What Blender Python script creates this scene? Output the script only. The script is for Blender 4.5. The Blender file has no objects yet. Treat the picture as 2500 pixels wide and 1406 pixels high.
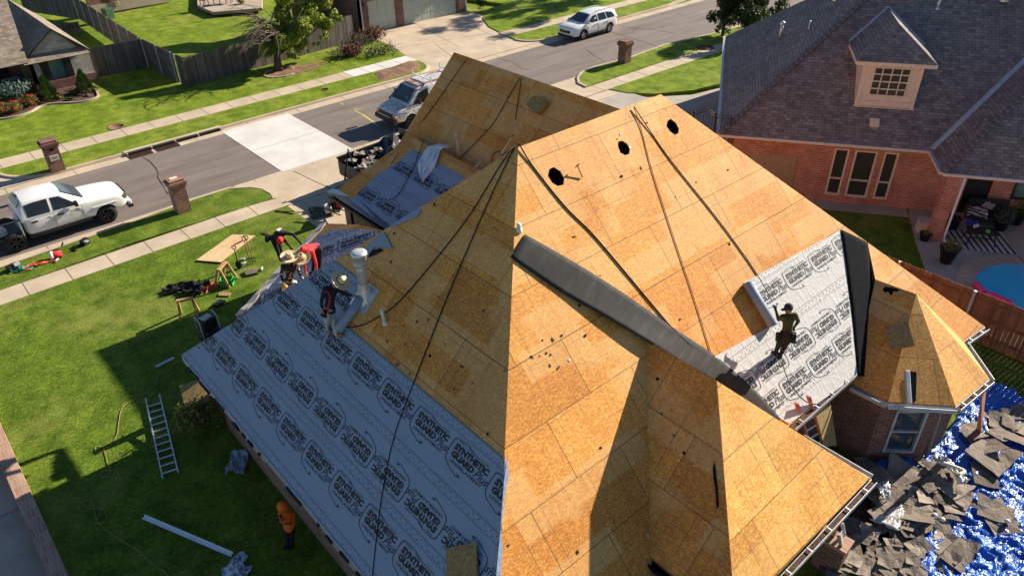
import bpy, bmesh, math, random
from mathutils import Vector as V3, Matrix
from mathutils.geometry import tessellate_polygon
random.seed(7)
R = math.radians
C = bpy.context.scene.collection
sc = bpy.context.scene

# ---------------------------------------------------------------- camera, sky, sun, exposure
CAM_Z, YAW, PIT, ROLL, FPX = 15.5, R(49.0704), R(33.7104), R(-1.0672), 1830.79
_f = V3((math.cos(PIT)*math.cos(YAW), math.cos(PIT)*math.sin(YAW), -math.sin(PIT)))
_r0 = V3((math.sin(YAW), -math.cos(YAW), 0)); _u0 = _r0.cross(_f)
_r = _r0*math.cos(ROLL)+_u0*math.sin(ROLL); _u = -_r0*math.sin(ROLL)+_u0*math.cos(ROLL)
cd = bpy.data.cameras.new('camera'); cam = bpy.data.objects.new('camera', cd); C.objects.link(cam)
cd.sensor_width = 36; cd.sensor_fit = 'HORIZONTAL'; cd.lens = FPX/2500*36; cd.clip_end = 2000
M = Matrix((_r, _u, -_f)).transposed().to_4x4(); M.translation = V3((0, 0, CAM_Z)); cam.matrix_world = M
sc.camera = cam
SUN_EL, SUN_AZ = 25.6, -4.5          # azimuth measured from +x (along the street) towards +y
w = bpy.data.worlds.new('World'); sc.world = w; w.use_nodes = True
nt = w.node_tree; bg = nt.nodes['Background']; sky = nt.nodes.new('ShaderNodeTexSky'); sky.sky_type = 'NISHITA'
sky.sun_disc = False; sky.sun_elevation = R(SUN_EL); sky.sun_rotation = R(90-SUN_AZ)
sky.altitude = 300; sky.air_density = 0.85; sky.dust_density = 0.05; sky.ozone_density = 2.6
nt.links.new(sky.outputs[0], bg.inputs[0]); bg.inputs[1].default_value = 0.054
sl = bpy.data.lights.new('sun', 'SUN'); sl.energy = 5.0; sl.angle = R(0.5); sl.color = (1.0, 0.89, 0.73)
so = bpy.data.objects.new('sun', sl); C.objects.link(so)
sd = V3((math.cos(R(SUN_EL))*math.cos(R(SUN_AZ)), math.cos(R(SUN_EL))*math.sin(R(SUN_AZ)), math.sin(R(SUN_EL))))
so.rotation_euler = sd.to_track_quat('Z', 'Y').to_euler(); so.location = sd*60
sc.view_settings.view_transform = 'Standard'; sc.view_settings.look = 'None'
sc.view_settings.gamma = 1; sc.view_settings.exposure = 1.12; sc.view_settings.use_curve_mapping = False

# ---------------------------------------------------------------- measuring helpers
CO = V3((0, 0, CAM_Z))
def ray(px, py): return _r*((px-1250)/FPX)+_u*(-(py-703)/FPX)+_f
def at(px, py, z=0.0):
    d = ray(px, py); return CO+d*((z-CAM_Z)/d.z)
def hit(px, py, n, q):
    d = ray(px, py); return CO+d*(n.dot(q-CO)/n.dot(d))
class Plane:
    """a frame on a flat face: o origin, U along, V up the slope, N outward"""
    def __init__(s, o, U, Vv):
        s.o = V3(o); s.U = V3(U).normalized(); s.V = V3(Vv).normalized(); s.N = s.U.cross(s.V).normalized()
    def P(s, u, v, h=0.0): return s.o+s.U*u+s.V*v+s.N*h
    def uv(s, p): d = V3(p)-s.o; return (d.dot(s.U), d.dot(s.V))
    def on(s, px, py, h=0.0): return hit(px, py, s.N, s.o+s.N*h)
    def px(s, px, py): return s.uv(s.on(px, py))

# ---------------------------------------------------------------- materials
def ramp(nt, stops, fac):
    n = nt.nodes.new('ShaderNodeValToRGB'); e = n.color_ramp.elements
    while len(e) < len(stops): e.new(0.5)
    for el, (p, c) in zip(e, stops): el.position = p; el.color = (*c, 1) if len(c) == 3 else c
    nt.links.new(fac, n.inputs[0]); return n.outputs[0]
class Mat:
    def __init__(s, name, rough=0.8, metal=0.0, spec=0.4):
        s.m = bpy.data.materials.new(name); s.m.use_nodes = True; s.nt = s.m.node_tree
        s.b = s.nt.nodes['Principled BSDF']; s.b.inputs['Roughness'].default_value = rough
        s.b.inputs['Metallic'].default_value = metal; s.b.inputs['Specular IOR Level'].default_value = spec
        s.tc = None
    def n(s, t, **k):
        q = s.nt.nodes.new('ShaderNode'+t)
        for a, v in k.items(): setattr(q, a, v)
        return q
    def l(s, a, b): s.nt.links.new(a, b)
    def co(s, kind='Object', scale=(1, 1, 1), rot=(0, 0, 0), loc=(0, 0, 0)):
        if not s.tc: s.tc = s.n('TexCoord')
        mp = s.n('Mapping'); mp.inputs['Scale'].default_value = scale; mp.inputs['Rotation'].default_value = rot; mp.inputs['Location'].default_value = loc
        s.l(s.tc.outputs[kind], mp.inputs[0]); return mp.outputs[0]
    def noise(s, co, scale, detail=4, rough=0.55, dist=0.0):
        q = s.n('TexNoise'); q.inputs['Scale'].default_value = scale; q.inputs['Detail'].default_value = detail
        q.inputs['Roughness'].default_value = rough; q.inputs['Distortion'].default_value = dist; s.l(co, q.inputs['Vector']); return q.outputs[0]
    def ramp(s, fac, *stops): return ramp(s.nt, stops, fac)
    def mix(s, a, b, fac, mode='MIX'):
        q = s.n('Mix', data_type='RGBA', blend_type=mode)
        for i, x in ((0, fac), (6, a), (7, b)):
            if hasattr(x, 'links'): s.l(x, q.inputs[i])
            elif i == 0: q.inputs[0].default_value = x
            else: q.inputs[i].default_value = (*x, 1)
        return q.outputs[2]
    def math(s, op, a, b=0.0):
        q = s.n('Math', operation=op)
        for i, x in enumerate((a, b)):
            if hasattr(x, 'links'): s.l(x, q.inputs[i])
            else: q.inputs[i].default_value = x
        return q.outputs[0]
    def color(s, c):
        if hasattr(c, 'links'): s.l(c, s.b.inputs['Base Color'])
        else: s.b.inputs['Base Color'].default_value = (*c, 1)
        return s
    def bump(s, h, strength=0.3, dist=0.02):
        q = s.n('Bump'); q.inputs['Strength'].default_value = strength; q.inputs['Distance'].default_value = dist
        s.l(h, q.inputs['Height']); s.l(q.outputs[0], s.b.inputs['Normal']); return s
    def sepy(s, c):
        q = s.n('SeparateXYZ'); s.l(c, q.inputs[0]); return q.outputs[1]
    def rough(s, f): s.l(f, s.b.inputs['Roughness']); return s
def plain(name, c, rough=0.7, metal=0.0, var=0.18, scale=6.0, bump=0.0, bscale=40, spec=0.4):
    m = Mat(name, rough, metal, spec); co = m.co()
    lo = tuple(x*(1-var) for x in c); hi = tuple(min(1, x*(1+var)) for x in c)
    m.color(m.ramp(m.noise(co, scale, 5), (0.3, lo), (0.7, hi)))
    if bump: m.bump(m.noise(co, bscale, 3), bump, 0.02)
    return m.m

def mat_osb(name, a, b, pale, sw=2.44, sh=1.22):
    m = Mat(name, 0.72, spec=0.3); uv = m.co('UV')
    br = m.n('TexBrick', offset=0.5, squash=1.0); m.l(uv, br.inputs['Vector'])
    for k, v in (('Scale', 1.0), ('Brick Width', sw), ('Row Height', sh), ('Mortar Size', 0.0065), ('Mortar Smooth', 0.0), ('Bias', 0.0)): br.inputs[k].default_value = v
    br.inputs['Color1'].default_value = (0, 0, 0, 1); br.inputs['Color2'].default_value = (1, 1, 1, 1); br.inputs['Mortar'].default_value = (0.5, 0.5, 0.5, 1)
    # strands: elongated flakes in two directions
    fl = []
    for rot, loc in ((R(20), 0), (R(-35), 7), (R(80), 3)):
        vo = m.n('TexVoronoi', feature='F1'); vo.inputs['Scale'].default_value = 1.0
        cc = m.co('UV', (22, 50, 1), (0, 0, rot), (loc, loc*1.7, 0)); m.l(cc, vo.inputs['Vector'])
        sp = m.n('SeparateColor'); m.l(vo.outputs['Color'], sp.inputs[0]); fl.append(sp.outputs[0])
    f = m.math('ADD', m.math('MULTIPLY', fl[0], 0.4), m.math('ADD', m.math('MULTIPLY', fl[1], 0.35), m.math('MULTIPLY', fl[2], 0.25)))
    flake = m.ramp(f, (0.2, a), (0.5, tuple((x+y)/2 for x, y in zip(a, b))), (0.65, b), (0.85, tuple(min(1, x*1.2) for x in b)))
    # sheets differ; big weathered pale areas where shingles bleached the board, in rectangular pieces
    sheet = m.ramp(br.outputs['Color'], (0.0, (0.80, 0.74, 0.66)), (0.35, (1.0, 0.96, 0.92)), (0.7, (1.02, 1.02, 1.02)), (1.0, (1.18, 1.18, 1.2)))
    c1 = m.mix(flake, sheet, 1.0, 'MULTIPLY')
    b2 = m.n('TexBrick', offset=0.37); m.l(m.co('UV', (1, 1, 1), (0, 0, 0), (0.7, 0.45, 0)), b2.inputs['Vector'])
    for k, v in (('Scale', 1.0), ('Brick Width', 1.7), ('Row Height', 0.61), ('Mortar Size', 0.0), ('Bias', 0.0)): b2.inputs[k].default_value = v
    b2.inputs['Color1'].default_value = (0, 0, 0, 1); b2.inputs['Color2'].default_value = (1, 1, 1, 1)
    pm = m.ramp(m.math('ADD', m.math('MULTIPLY', b2.outputs['Color'], 0.55), m.math('ADD', m.math('MULTIPLY', m.noise(uv, 0.35, 2), 0.7), m.math('MULTIPLY', m.math('SUBTRACT', m.sepy(uv), 4.5), 0.026))), (0.62, (0, 0, 0)), (0.66, (1, 1, 1)))
    c2 = m.mix(c1, m.mix(pale, flake, 0.45), m.math('MULTIPLY', pm, 0.5))
    # rafter nail lines and blue chalk lines
    def lines(w, h, off, size, ramps):
        q = m.n('TexBrick', offset=off); m.l(m.co('UV', (1, 1, 1), (0, 0, 0), (0.21, 0.33, 0)), q.inputs['Vector'])
        for k, v in (('Scale', 1.0), ('Brick Width', w), ('Row Height', h), ('Mortar Size', size), ('Mortar Smooth', 0.2), ('Bias', 0.0)): q.inputs[k].default_value = v
        return m.math('MULTIPLY', q.outputs['Fac'], m.ramp(m.noise(uv, 0.9, 3), (0.36, (0, 0, 0)), (0.6, (ramps,)*3)))
    c3 = m.mix(c2, (0.05, 0.028, 0.012), lines(0.61, 5.2, 0.27, 0.0045, 0.8))
    c3 = m.mix(c3, (0.10, 0.055, 0.03), lines(0.405, 7.3, 0.41, 0.004, 0.55))
    c4 = m.mix(c3, (0.05, 0.10, 0.12), lines(40, 0.56, 0.0, 0.005, 0.75))
    spk = m.ramp(m.noise(uv, 26, 2, 0.4), (0.69, (0, 0, 0)), (0.74, (1, 1, 1)))
    c5 = m.mix(c4, (0.035, 0.02, 0.012), m.math('MULTIPLY', spk, 0.6))
    st = m.ramp(m.noise(m.co('UV', (0.9, 0.35, 1)), 1.3, 4), (0.45, (1, 1, 1)), (0.78, (0.84, 0.74, 0.62)))
    c6 = m.mix(c5, st, 1.0, 'MULTIPLY')
    m.color(m.mix(c6, (0.03, 0.018, 0.01), m.math('MULTIPLY', br.outputs['Fac'], 0.9)))
    m.bump(f, 0.12, 0.01); return m.m

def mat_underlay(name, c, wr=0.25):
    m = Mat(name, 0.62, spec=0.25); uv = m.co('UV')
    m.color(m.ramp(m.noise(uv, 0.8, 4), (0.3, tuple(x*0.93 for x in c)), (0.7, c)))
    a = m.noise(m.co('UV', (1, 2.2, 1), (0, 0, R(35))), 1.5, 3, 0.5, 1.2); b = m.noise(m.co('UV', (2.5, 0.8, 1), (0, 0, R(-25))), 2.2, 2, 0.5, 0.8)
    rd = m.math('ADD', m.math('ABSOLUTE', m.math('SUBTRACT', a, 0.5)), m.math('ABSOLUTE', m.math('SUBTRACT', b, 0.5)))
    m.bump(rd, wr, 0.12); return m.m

def mat_brick(name, a, b, mortar, bw=0.215, bh=0.082, bump=0.35):
    m = Mat(name, 0.85, spec=0.25); uv = m.co('UV')
    br = m.n('TexBrick', offset=0.5); m.l(uv, br.inputs['Vector'])
    for k, v in (('Scale', 1.0), ('Brick Width', bw), ('Row Height', bh), ('Mortar Size', 0.0085), ('Mortar Smooth', 0.2), ('Bias', 0.0)): br.inputs[k].default_value = v
    br.inputs['Color1'].default_value = (*a, 1); br.inputs['Color2'].default_value = (*b, 1); br.inputs['Mortar'].default_value = (*mortar, 1)
    v = m.ramp(m.noise(uv, 1.1, 5), (0.3, (0.75, 0.73, 0.7)), (0.7, (1.12, 1.08, 1.05)))
    m.color(m.mix(br.outputs['Color'], v, 1.0, 'MULTIPLY'))
    m.bump(m.math('ADD', m.math('MULTIPLY', br.outputs['Fac'], -0.8), m.math('MULTIPLY', m.noise(uv, 45, 3), 0.5)), bump, 0.012); return m.m

def mat_shingle(name, a, b, dark):
    m = Mat(name, 0.9, spec=0.2); uv = m.co('UV')
    def br(w, h, off, c1, c2, mo, ms):
        q = m.n('TexBrick', offset=off); m.l(uv, q.inputs['Vector'])
        for k, v in (('Scale', 1.0), ('Brick Width', w), ('Row Height', h), ('Mortar Size', ms), ('Mortar Smooth', 0.3), ('Bias', 0.0)): q.inputs[k].default_value = v
        q.inputs['Color1'].default_value = (*c1, 1); q.inputs['Color2'].default_value = (*c2, 1); q.inputs['Mortar'].default_value = (*mo, 1); return q
    q = br(0.30, 0.145, 0.37, a, b, dark, 0.009); q2 = br(0.17, 0.145, 0.61, (0.78,)*3, (1.15,)*3, (0.8,)*3, 0.004)
    c = m.mix(q.outputs['Color'], q2.outputs['Color'], 1.0, 'MULTIPLY')
    v = m.ramp(m.noise(uv, 0.5, 5), (0.3, (0.85, 0.85, 0.87)), (0.7, (1.12, 1.08, 1.05)))
    g = m.ramp(m.noise(uv, 90, 2), (0.3, (0.8,)*3), (0.7, (1.18,)*3))
    m.color(m.mix(m.mix(c, v, 1.0, 'MULTIPLY'), g, 1.0, 'MULTIPLY'))
    m.bump(m.math('ADD', m.math('MULTIPLY', q.outputs['Fac'], -1.0), m.math('MULTIPLY', m.noise(uv, 60, 2), 0.25)), 0.5, 0.012); return m.m

def mat_grass(name, a, b, dry, dryness=0.35):
    m = Mat(name, 0.95, spec=0.1); co = m.co()
    bl = m.noise(m.co('Object', (1, 1.6, 1), (0, 0, R(30))), 9, 6, 0.75); med = m.noise(co, 1.6, 4); big = m.noise(co, 0.22, 4)
    c = m.ramp(bl, (0.30, tuple(x*0.45 for x in a)), (0.47, a), (0.62, b), (0.8, tuple(min(1, x*1.5) for x in b)))
    c = m.mix(c, m.ramp(med, (0.28, (0.58, 0.64, 0.52)), (0.5, (0.95, 0.95, 0.9)), (0.72, (1.32, 1.22, 1.12))), 1.0, 'MULTIPLY')
    dm = m.ramp(m.math('ADD', m.math('MULTIPLY', big, 0.75), m.math('MULTIPLY', med, 0.3)), (0.52, (0, 0, 0)), (0.70, (1, 1, 1)))
    c = m.mix(c, dry, m.math('MULTIPLY', dm, dryness))
    st = m.n('TexWave', wave_type='BANDS'); st.inputs['Scale'].default_value = 0.55; st.inputs['Distortion'].default_value = 1.5
    m.l(m.co('Object', (0.3, 1, 1)), st.inputs['Vector'])
    c = m.mix(c, m.ramp(st.outputs[0], (0.3, (0.93, 0.94, 0.93)), (0.7, (1.06, 1.06, 1.03))), 1.0, 'MULTIPLY')
    m.color(c); m.bump(m.noise(co, 22, 5, 0.75), 0.9, 0.05); return m.m

def mat_concrete(name, c, stain=0.25, rough=0.85):
    m = Mat(name, rough, spec=0.25); co = m.co()
    c0 = m.ramp(m.noise(co, 0.7, 6, 0.65), (0.3, tuple(x*(1-stain) for x in c)), (0.68, tuple(min(1, x*1.06) for x in c)))
    c1 = m.mix(c0, m.ramp(m.noise(co, 40, 3), (0.3, (0.9,)*3), (0.7, (1.08,)*3)), 1.0, 'MULTIPLY')
    m.color(c1); m.bump(m.noise(co, 60, 3), 0.15, 0.01); return m.m

def mat_asphalt(name, c):
    m = Mat(name, 0.9, spec=0.3); co = m.co()
    b = m.ramp(m.noise(m.co('Object', (0.10, 0.9, 1)), 1.6, 6, 0.65), (0.3, tuple(x*0.68 for x in c)), (0.55, c), (0.72, tuple(x*1.25 for x in c)))
    s = m.ramp(m.noise(co, 38, 4, 0.8), (0.3, (0.6,)*3), (0.5, (1.0,)*3), (0.72, (1.7, 1.65, 1.6)))
    red = m.mix(m.mix(b, s, 1.0, 'MULTIPLY'), (0.11, 0.075, 0.055), m.ramp(m.noise(co, 0.25, 3), (0.5, (0, 0, 0)), (0.75, (0.4,)*3)))
    m.color(red); m.bump(m.noise(co, 90, 3), 0.4, 0.01); return m.m

def mat_planks(name, a, b, wd, streak=1.0, rough=0.85):
    m = Mat(name, rough, spec=0.2); uv = m.co('UV')
    br = m.n('TexBrick', offset=0.0); m.l(uv, br.inputs['Vector'])
    for k, v in (('Scale', 1.0), ('Brick Width', wd), ('Row Height', 60.0), ('Mortar Size', 0.004), ('Mortar Smooth', 0.1), ('Bias', 0.0)): br.inputs[k].default_value = v
    br.inputs['Color1'].default_value = (*a, 1); br.inputs['Color2'].default_value = (*b, 1); br.inputs['Mortar'].default_value = (*[x*0.2 for x in a], 1)
    g = m.ramp(m.noise(m.co('UV', (14, 0.9, 1)), 1.5, 5, 0.7), (0.3, (1-0.35*streak,)*3), (0.7, (1+0.3*streak,)*3))
    g2 = m.ramp(m.noise(m.co('UV', (1.2, 0.8, 1)), 0.8, 3), (0.3, (0.75,)*3), (0.7, (1.15,)*3))
    m.color(m.mix(m.mix(br.outputs['Color'], g, 1.0, 'MULTIPLY'), g2, 1.0, 'MULTIPLY')); m.bump(m.noise(m.co('UV', (30, 2, 1)), 2, 3), 0.3, 0.01); return m.m

def mat_glass(name, c, rough=0.06):
    m = Mat(name, rough, spec=0.6); m.color(m.ramp(m.noise(m.co(), 1.5, 3), (0.3, tuple(x*0.6 for x in c)), (0.7, c))); return m.m
def mat_paint(name, c, rough=0.22):
    m = Mat(name, rough, spec=0.5); m.color(m.ramp(m.noise(m.co(), 2.5, 5), (0.3, tuple(x*0.93 for x in c)), (0.7, c)))
    m.b.inputs['Coat Weight'].default_value = 0.5; m.b.inputs['Coat Roughness'].default_value = 0.08; return m.m
def mat_leaf(name, a, b, trans=0.25):
    m = Mat(name, 0.6, spec=0.25); oi = m.n('NewGeometry')
    m.color(m.ramp(oi.outputs['Random Per Island'], (0.0, a), (0.5, tuple((x+y)/2 for x, y in zip(a, b))), (1.0, b)))
    if trans:
        t = m.n('BsdfTranslucent'); m.l(m.b.inputs['Base Color'].links[0].from_socket, t.inputs[0])
        mx = m.n('MixShader'); mx.inputs[0].default_value = trans; m.l(m.b.outputs[0], mx.inputs[1]); m.l(t.outputs[0], mx.inputs[2])
        m.l(mx.outputs[0], m.nt.nodes['Material Output'].inputs[0])
    return m.m
M_OSB = mat_osb('osb_deck', (0.52, 0.195, 0.032), (0.75, 0.365, 0.085), (0.82, 0.56, 0.27))
M_OSB2 = mat_osb('osb_fresh', (0.55, 0.245, 0.045), (0.80, 0.46, 0.135), (0.72, 0.46, 0.18))
M_OSBP = mat_osb('osb_new_sheet', (0.56, 0.38, 0.19), (0.76, 0.58, 0.36), (0.74, 0.58, 0.38))
M_OSBE = plain('osb_edge', (0.30, 0.14, 0.06), 0.8, var=0.3)
M_OSBD = plain('osb_scrap', (0.29, 0.20, 0.08), 0.85, var=0.35, scale=14, bump=0.4, bscale=30)
M_UND = mat_underlay('underlayment', (0.275, 0.335, 0.435), 0.22)  # shaded copy of the product: darkness and blue of shade put into the colour
M_UNDSUN = mat_underlay('underlayment_sunlit', (0.55, 0.54, 0.535), 0.20)  # sunlit copy of the same product, paler than the shaded one
M_INK = plain('ink', (0.022, 0.022, 0.026), 0.6); M_INKG = plain('grey_ink', (0.19, 0.20, 0.22), 0.6)
M_FELT = plain('black_felt', (0.035, 0.036, 0.040), 0.85, var=0.35, scale=9, bump=0.2); M_FELTD = plain('dark_felt', (0.009, 0.010, 0.013), 1.0, var=0.3, bump=0.2, spec=0.08)
M_BRICK = mat_brick('brown_brick', (0.20, 0.085, 0.06), (0.32, 0.17, 0.12), (0.36, 0.31, 0.26))
M_BRICKR = mat_brick('red_brick', (0.38, 0.10, 0.06), (0.50, 0.21, 0.15), (0.62, 0.48, 0.42))
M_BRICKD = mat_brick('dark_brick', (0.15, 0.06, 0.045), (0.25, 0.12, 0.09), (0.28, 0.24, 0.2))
M_BRICKT = mat_brick('coping_brick', (0.36, 0.20, 0.14), (0.47, 0.30, 0.22), (0.45, 0.38, 0.32), 0.09, 0.35)
M_STONE = mat_brick('grey_stone', (0.40, 0.37, 0.34), (0.58, 0.55, 0.50), (0.42, 0.39, 0.36), 0.42, 0.2, 0.6)
M_SHN = mat_shingle('grey_shingle', (0.185, 0.163, 0.160), (0.29, 0.25, 0.235), (0.07, 0.062, 0.06))
M_SHT = mat_shingle('tan_shingle', (0.22, 0.18, 0.145), (0.31, 0.265, 0.215), (0.13, 0.105, 0.085))
M_SHR = mat_shingle('brown_shingle', (0.16, 0.07, 0.05), (0.21, 0.10, 0.07), (0.07, 0.035, 0.03))
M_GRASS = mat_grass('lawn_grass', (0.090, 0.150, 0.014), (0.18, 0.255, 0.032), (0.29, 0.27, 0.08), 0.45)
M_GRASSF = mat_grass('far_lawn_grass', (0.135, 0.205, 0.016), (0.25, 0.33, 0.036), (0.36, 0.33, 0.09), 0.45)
M_SOIL = plain('soil', (0.20, 0.11, 0.065), 0.95, var=0.45, scale=3, bump=1.0, bscale=12)
M_MULCH = plain('mulch', (0.085, 0.04, 0.028), 0.95, var=0.5, scale=12, bump=1.0, bscale=20)
M_CON = mat_concrete('old_concrete', (0.54, 0.44, 0.325)); M_CONN = mat_concrete('new_concrete', (0.64, 0.62, 0.585), 0.17)
M_CONG = mat_concrete('grey_concrete', (0.40, 0.37, 0.33)); M_CONP = mat_concrete('warm_concrete', (0.45, 0.36, 0.29))
M_JOINT = plain('joint', (0.10, 0.08, 0.06), 0.95)
M_ASPH = mat_asphalt('asphalt', (0.190, 0.160, 0.143))
M_TAR = plain('tar', (0.018, 0.017, 0.017), 0.8); M_YEL = plain('yellow_paint', (0.55, 0.47, 0.10), 0.8, var=0.4, scale=30)
M_WHITE = plain('white_paint', (0.74, 0.73, 0.70), 0.5, var=0.06); M_TRIM = plain('beige_trim', (0.68, 0.56, 0.46), 0.6, var=0.08)
M_CREAM = plain('cream_trim', (0.62, 0.58, 0.48), 0.6, var=0.06)
M_DOOR = plain('garage_paint', (0.42, 0.47, 0.40), 0.55, var=0.06); M_TAN = plain('tan_door', (0.40, 0.27, 0.17), 0.6, var=0.1)
M_DARK = plain('dark_void', (0.008, 0.007, 0.006), 0.95); M_BLK = plain('black_plastic', (0.016, 0.016, 0.018), 0.45, var=0.25)
M_RUB = plain('rubber', (0.018, 0.018, 0.018), 0.85, var=0.3, bump=0.2); M_MET = plain('galvanised', (0.66, 0.68, 0.70), 0.42, 0.55, 0.2, 8)
M_ALU = plain('aluminium', (0.62, 0.63, 0.65), 0.38, 0.7, 0.1); M_GUT = plain('gutter_metal', (0.45, 0.47, 0.50), 0.5, 0.3, 0.2)
M_RUST = plain('rusty_iron', (0.10, 0.042, 0.028), 0.85, 0.2, 0.4, 15)
M_GLASS = mat_glass('dark_glass', (0.022, 0.027, 0.028)); M_GLASSB = mat_glass('windscreen_glass', (0.05, 0.075, 0.10), 0.04); M_GLASST = mat_glass('teal_glass', (0.14, 0.27, 0.24), 0.15)
M_GLASSG = mat_glass('garden_glass', (0.03, 0.034, 0.02), 0.22)
M_PAINT = mat_paint('white_car_paint', (0.80, 0.80, 0.79)); M_CHR = plain('chrome', (0.7, 0.7, 0.72), 0.15, 1.0, 0.05)
M_ROPE = plain('black_rope', (0.012, 0.010, 0.010), 0.9); M_HOSE = plain('yellow_cord', (0.30, 0.23, 0.09), 0.6)
M_WOODG = mat_planks('grey_fence_wood', (0.10, 0.083, 0.070), (0.19, 0.165, 0.142), 0.14)
M_WOODB = mat_planks('cedar_fence_wood', (0.21, 0.085, 0.042), (0.32, 0.145, 0.078), 0.14)
M_LUM = plain('lumber', (0.44, 0.25, 0.11), 0.8, var=0.25, scale=9, bump=0.2); M_LUMR = plain('orange_lumber', (0.42, 0.17, 0.075), 0.7, var=0.25, scale=9)
M_BARK = plain('bark', (0.085, 0.062, 0.047), 0.95, var=0.4, scale=14, bump=0.8, bscale=18); M_TWIG = plain('bare_twigs', (0.115, 0.09, 0.075), 0.9, var=0.3)
M_LEAFY = mat_leaf('yellow_green_leaves', (0.085, 0.15, 0.015), (0.36, 0.40, 0.045)); M_LEAFD = mat_leaf('dark_leaves', (0.018, 0.038, 0.010), (0.05, 0.085, 0.022))
M_LEAFC = mat_leaf('conifer_needles', (0.035, 0.075, 0.015), (0.085, 0.15, 0.030)); M_LEAFB = mat_leaf('spruce_needles', (0.06, 0.11, 0.085), (0.14, 0.21, 0.18))
M_LEAFR = mat_leaf('dead_brown_leaves', (0.085, 0.03, 0.018), (0.22, 0.085, 0.05)); M_LEAFM = mat_leaf('maroon_leaves', (0.04, 0.016, 0.018), (0.09, 0.035, 0.035))
M_FLOW = mat_leaf('red_petals', (0.50, 0.03, 0.03), (0.75, 0.08, 0.10)); M_LEAFO = mat_leaf('olive_leaves', (0.10, 0.12, 0.02), (0.24, 0.21, 0.05))
M_SKIN = plain('skin', (0.33, 0.17, 0.11), 0.6, var=0.1)
M_STRAW = plain('straw', (0.62, 0.49, 0.31), 0.8, var=0.15, scale=30, bump=0.3, bscale=60); M_BAND = plain('hat_band', (0.10, 0.055, 0.035), 0.8)
M_RED = plain('red_cloth', (0.62, 0.030, 0.045), 0.85, var=0.15, bump=0.3, bscale=18); M_NAVY = plain('navy_cloth', (0.016, 0.018, 0.034), 0.9, var=0.25, bump=0.4, bscale=18)
M_BLKC = plain('black_cloth', (0.012, 0.012, 0.014), 0.9, var=0.3, bump=0.4, bscale=18); M_OLIVE = plain('olive_cloth', (0.045, 0.050, 0.018), 0.9, var=0.35, bump=0.4, bscale=18)
M_ORANGE = plain('orange_fleece', (0.85, 0.16, 0.012), 0.9, var=0.12, bump=0.5, bscale=14); M_JEAN = plain('pale_denim', (0.42, 0.42, 0.40), 0.9, var=0.35, scale=14, bump=0.4, bscale=20)
M_BOOT = plain('tan_boots', (0.30, 0.14, 0.06), 0.8); M_PLAST = plain('white_plastic', (0.72, 0.76, 0.78), 0.35, var=0.06, bump=0.5, bscale=9)
def mat_tarp():
    m = Mat('blue_tarp', 0.27, spec=0.6); co = m.co()
    m.color(m.ramp(m.noise(co, 1.5, 4), (0.3, (0.008, 0.085, 0.45)), (0.7, (0.025, 0.17, 0.72))))
    m.bump(m.noise(m.co('Object', (1, 2.4, 1), (0, 0, R(35))), 2.6, 3, 0.5, 1.6), 0.75, 0.16); return m.m
M_TARP = mat_tarp()
def mat_dots():
    m = Mat('dotted_cloth', 0.9); v = m.n('TexVoronoi'); v.inputs['Scale'].default_value = 11; m.l(m.co(), v.inputs['Vector'])
    m.color(m.ramp(v.outputs['Distance'], (0.24, (0.6, 0.6, 0.6)), (0.30, (0.012, 0.012, 0.014)))); return m.m
M_DOTS = mat_dots()
def mat_graffiti():
    m = Mat('graffiti_paint', 0.4); n = m.noise(m.co('Object', (1, 1, 1)), 7, 3, 0.6, 2.0)
    m.color(m.ramp(n, (0.37, (0.02, 0.02, 0.025)), (0.40, (0.65, 0.66, 0.68)), (0.53, (0.72, 0.72, 0.72)), (0.55, (0.03, 0.03, 0.04)), (0.60, (0.03, 0.03, 0.04)), (0.62, (0.6, 0.62, 0.66)))); return m.m
M_GRAF = mat_graffiti()
def mat_rustroof():
    m = Mat('peeling_roof', 0.7); n = m.noise(m.co('Object', (0.35, 2.2, 1)), 2.0, 5, 0.65, 0.6)
    m.color(m.ramp(n, (0.44, (0.22, 0.10, 0.08)), (0.54, (0.28, 0.15, 0.12)), (0.6, (0.62, 0.6, 0.6)))); return m.m
M_RROOF = mat_rustroof()
def mat_debris():
    m = Mat('felt_scrap', 0.85, spec=0.25); oi = m.n('ObjectInfo'); co = m.co()
    base = m.ramp(oi.outputs['Random'], (0.0, (0.10, 0.080, 0.064)), (0.5, (0.20, 0.165, 0.135)), (1.0, (0.30, 0.25, 0.205)))
    m.color(m.mix(base, m.ramp(m.noise(co, 3, 5), (0.3, (0.65,)*3), (0.7, (1.2,)*3)), 1.0, 'MULTIPLY')); m.bump(m.noise(co, 5, 4, 0.6, 1.0), 0.6, 0.05); return m.m
M_DEB = mat_debris()
def mat_pool():
    m = Mat('pool_water', 0.05, spec=0.5); co = m.co()
    m.color(m.ramp(m.noise(co, 1.0, 3), (0.3, (0.005, 0.46, 0.80)), (0.7, (0.01, 0.55, 0.86)))); m.bump(m.noise(co, 4, 3), 0.08, 0.05); return m.m
M_POOL = mat_pool()
def mat_stripes():
    m = Mat('striped_rug', 0.9); w_ = m.n('TexWave', wave_type='BANDS', bands_direction='X'); w_.inputs['Scale'].default_value = 1.35; m.l(m.co('UV'), w_.inputs['Vector'])
    m.color(m.ramp(w_.outputs[0], (0.33, (0.025, 0.03, 0.05)), (0.36, (0.52, 0.50, 0.48)))); return m.m
M_RUG = mat_stripes()
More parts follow.
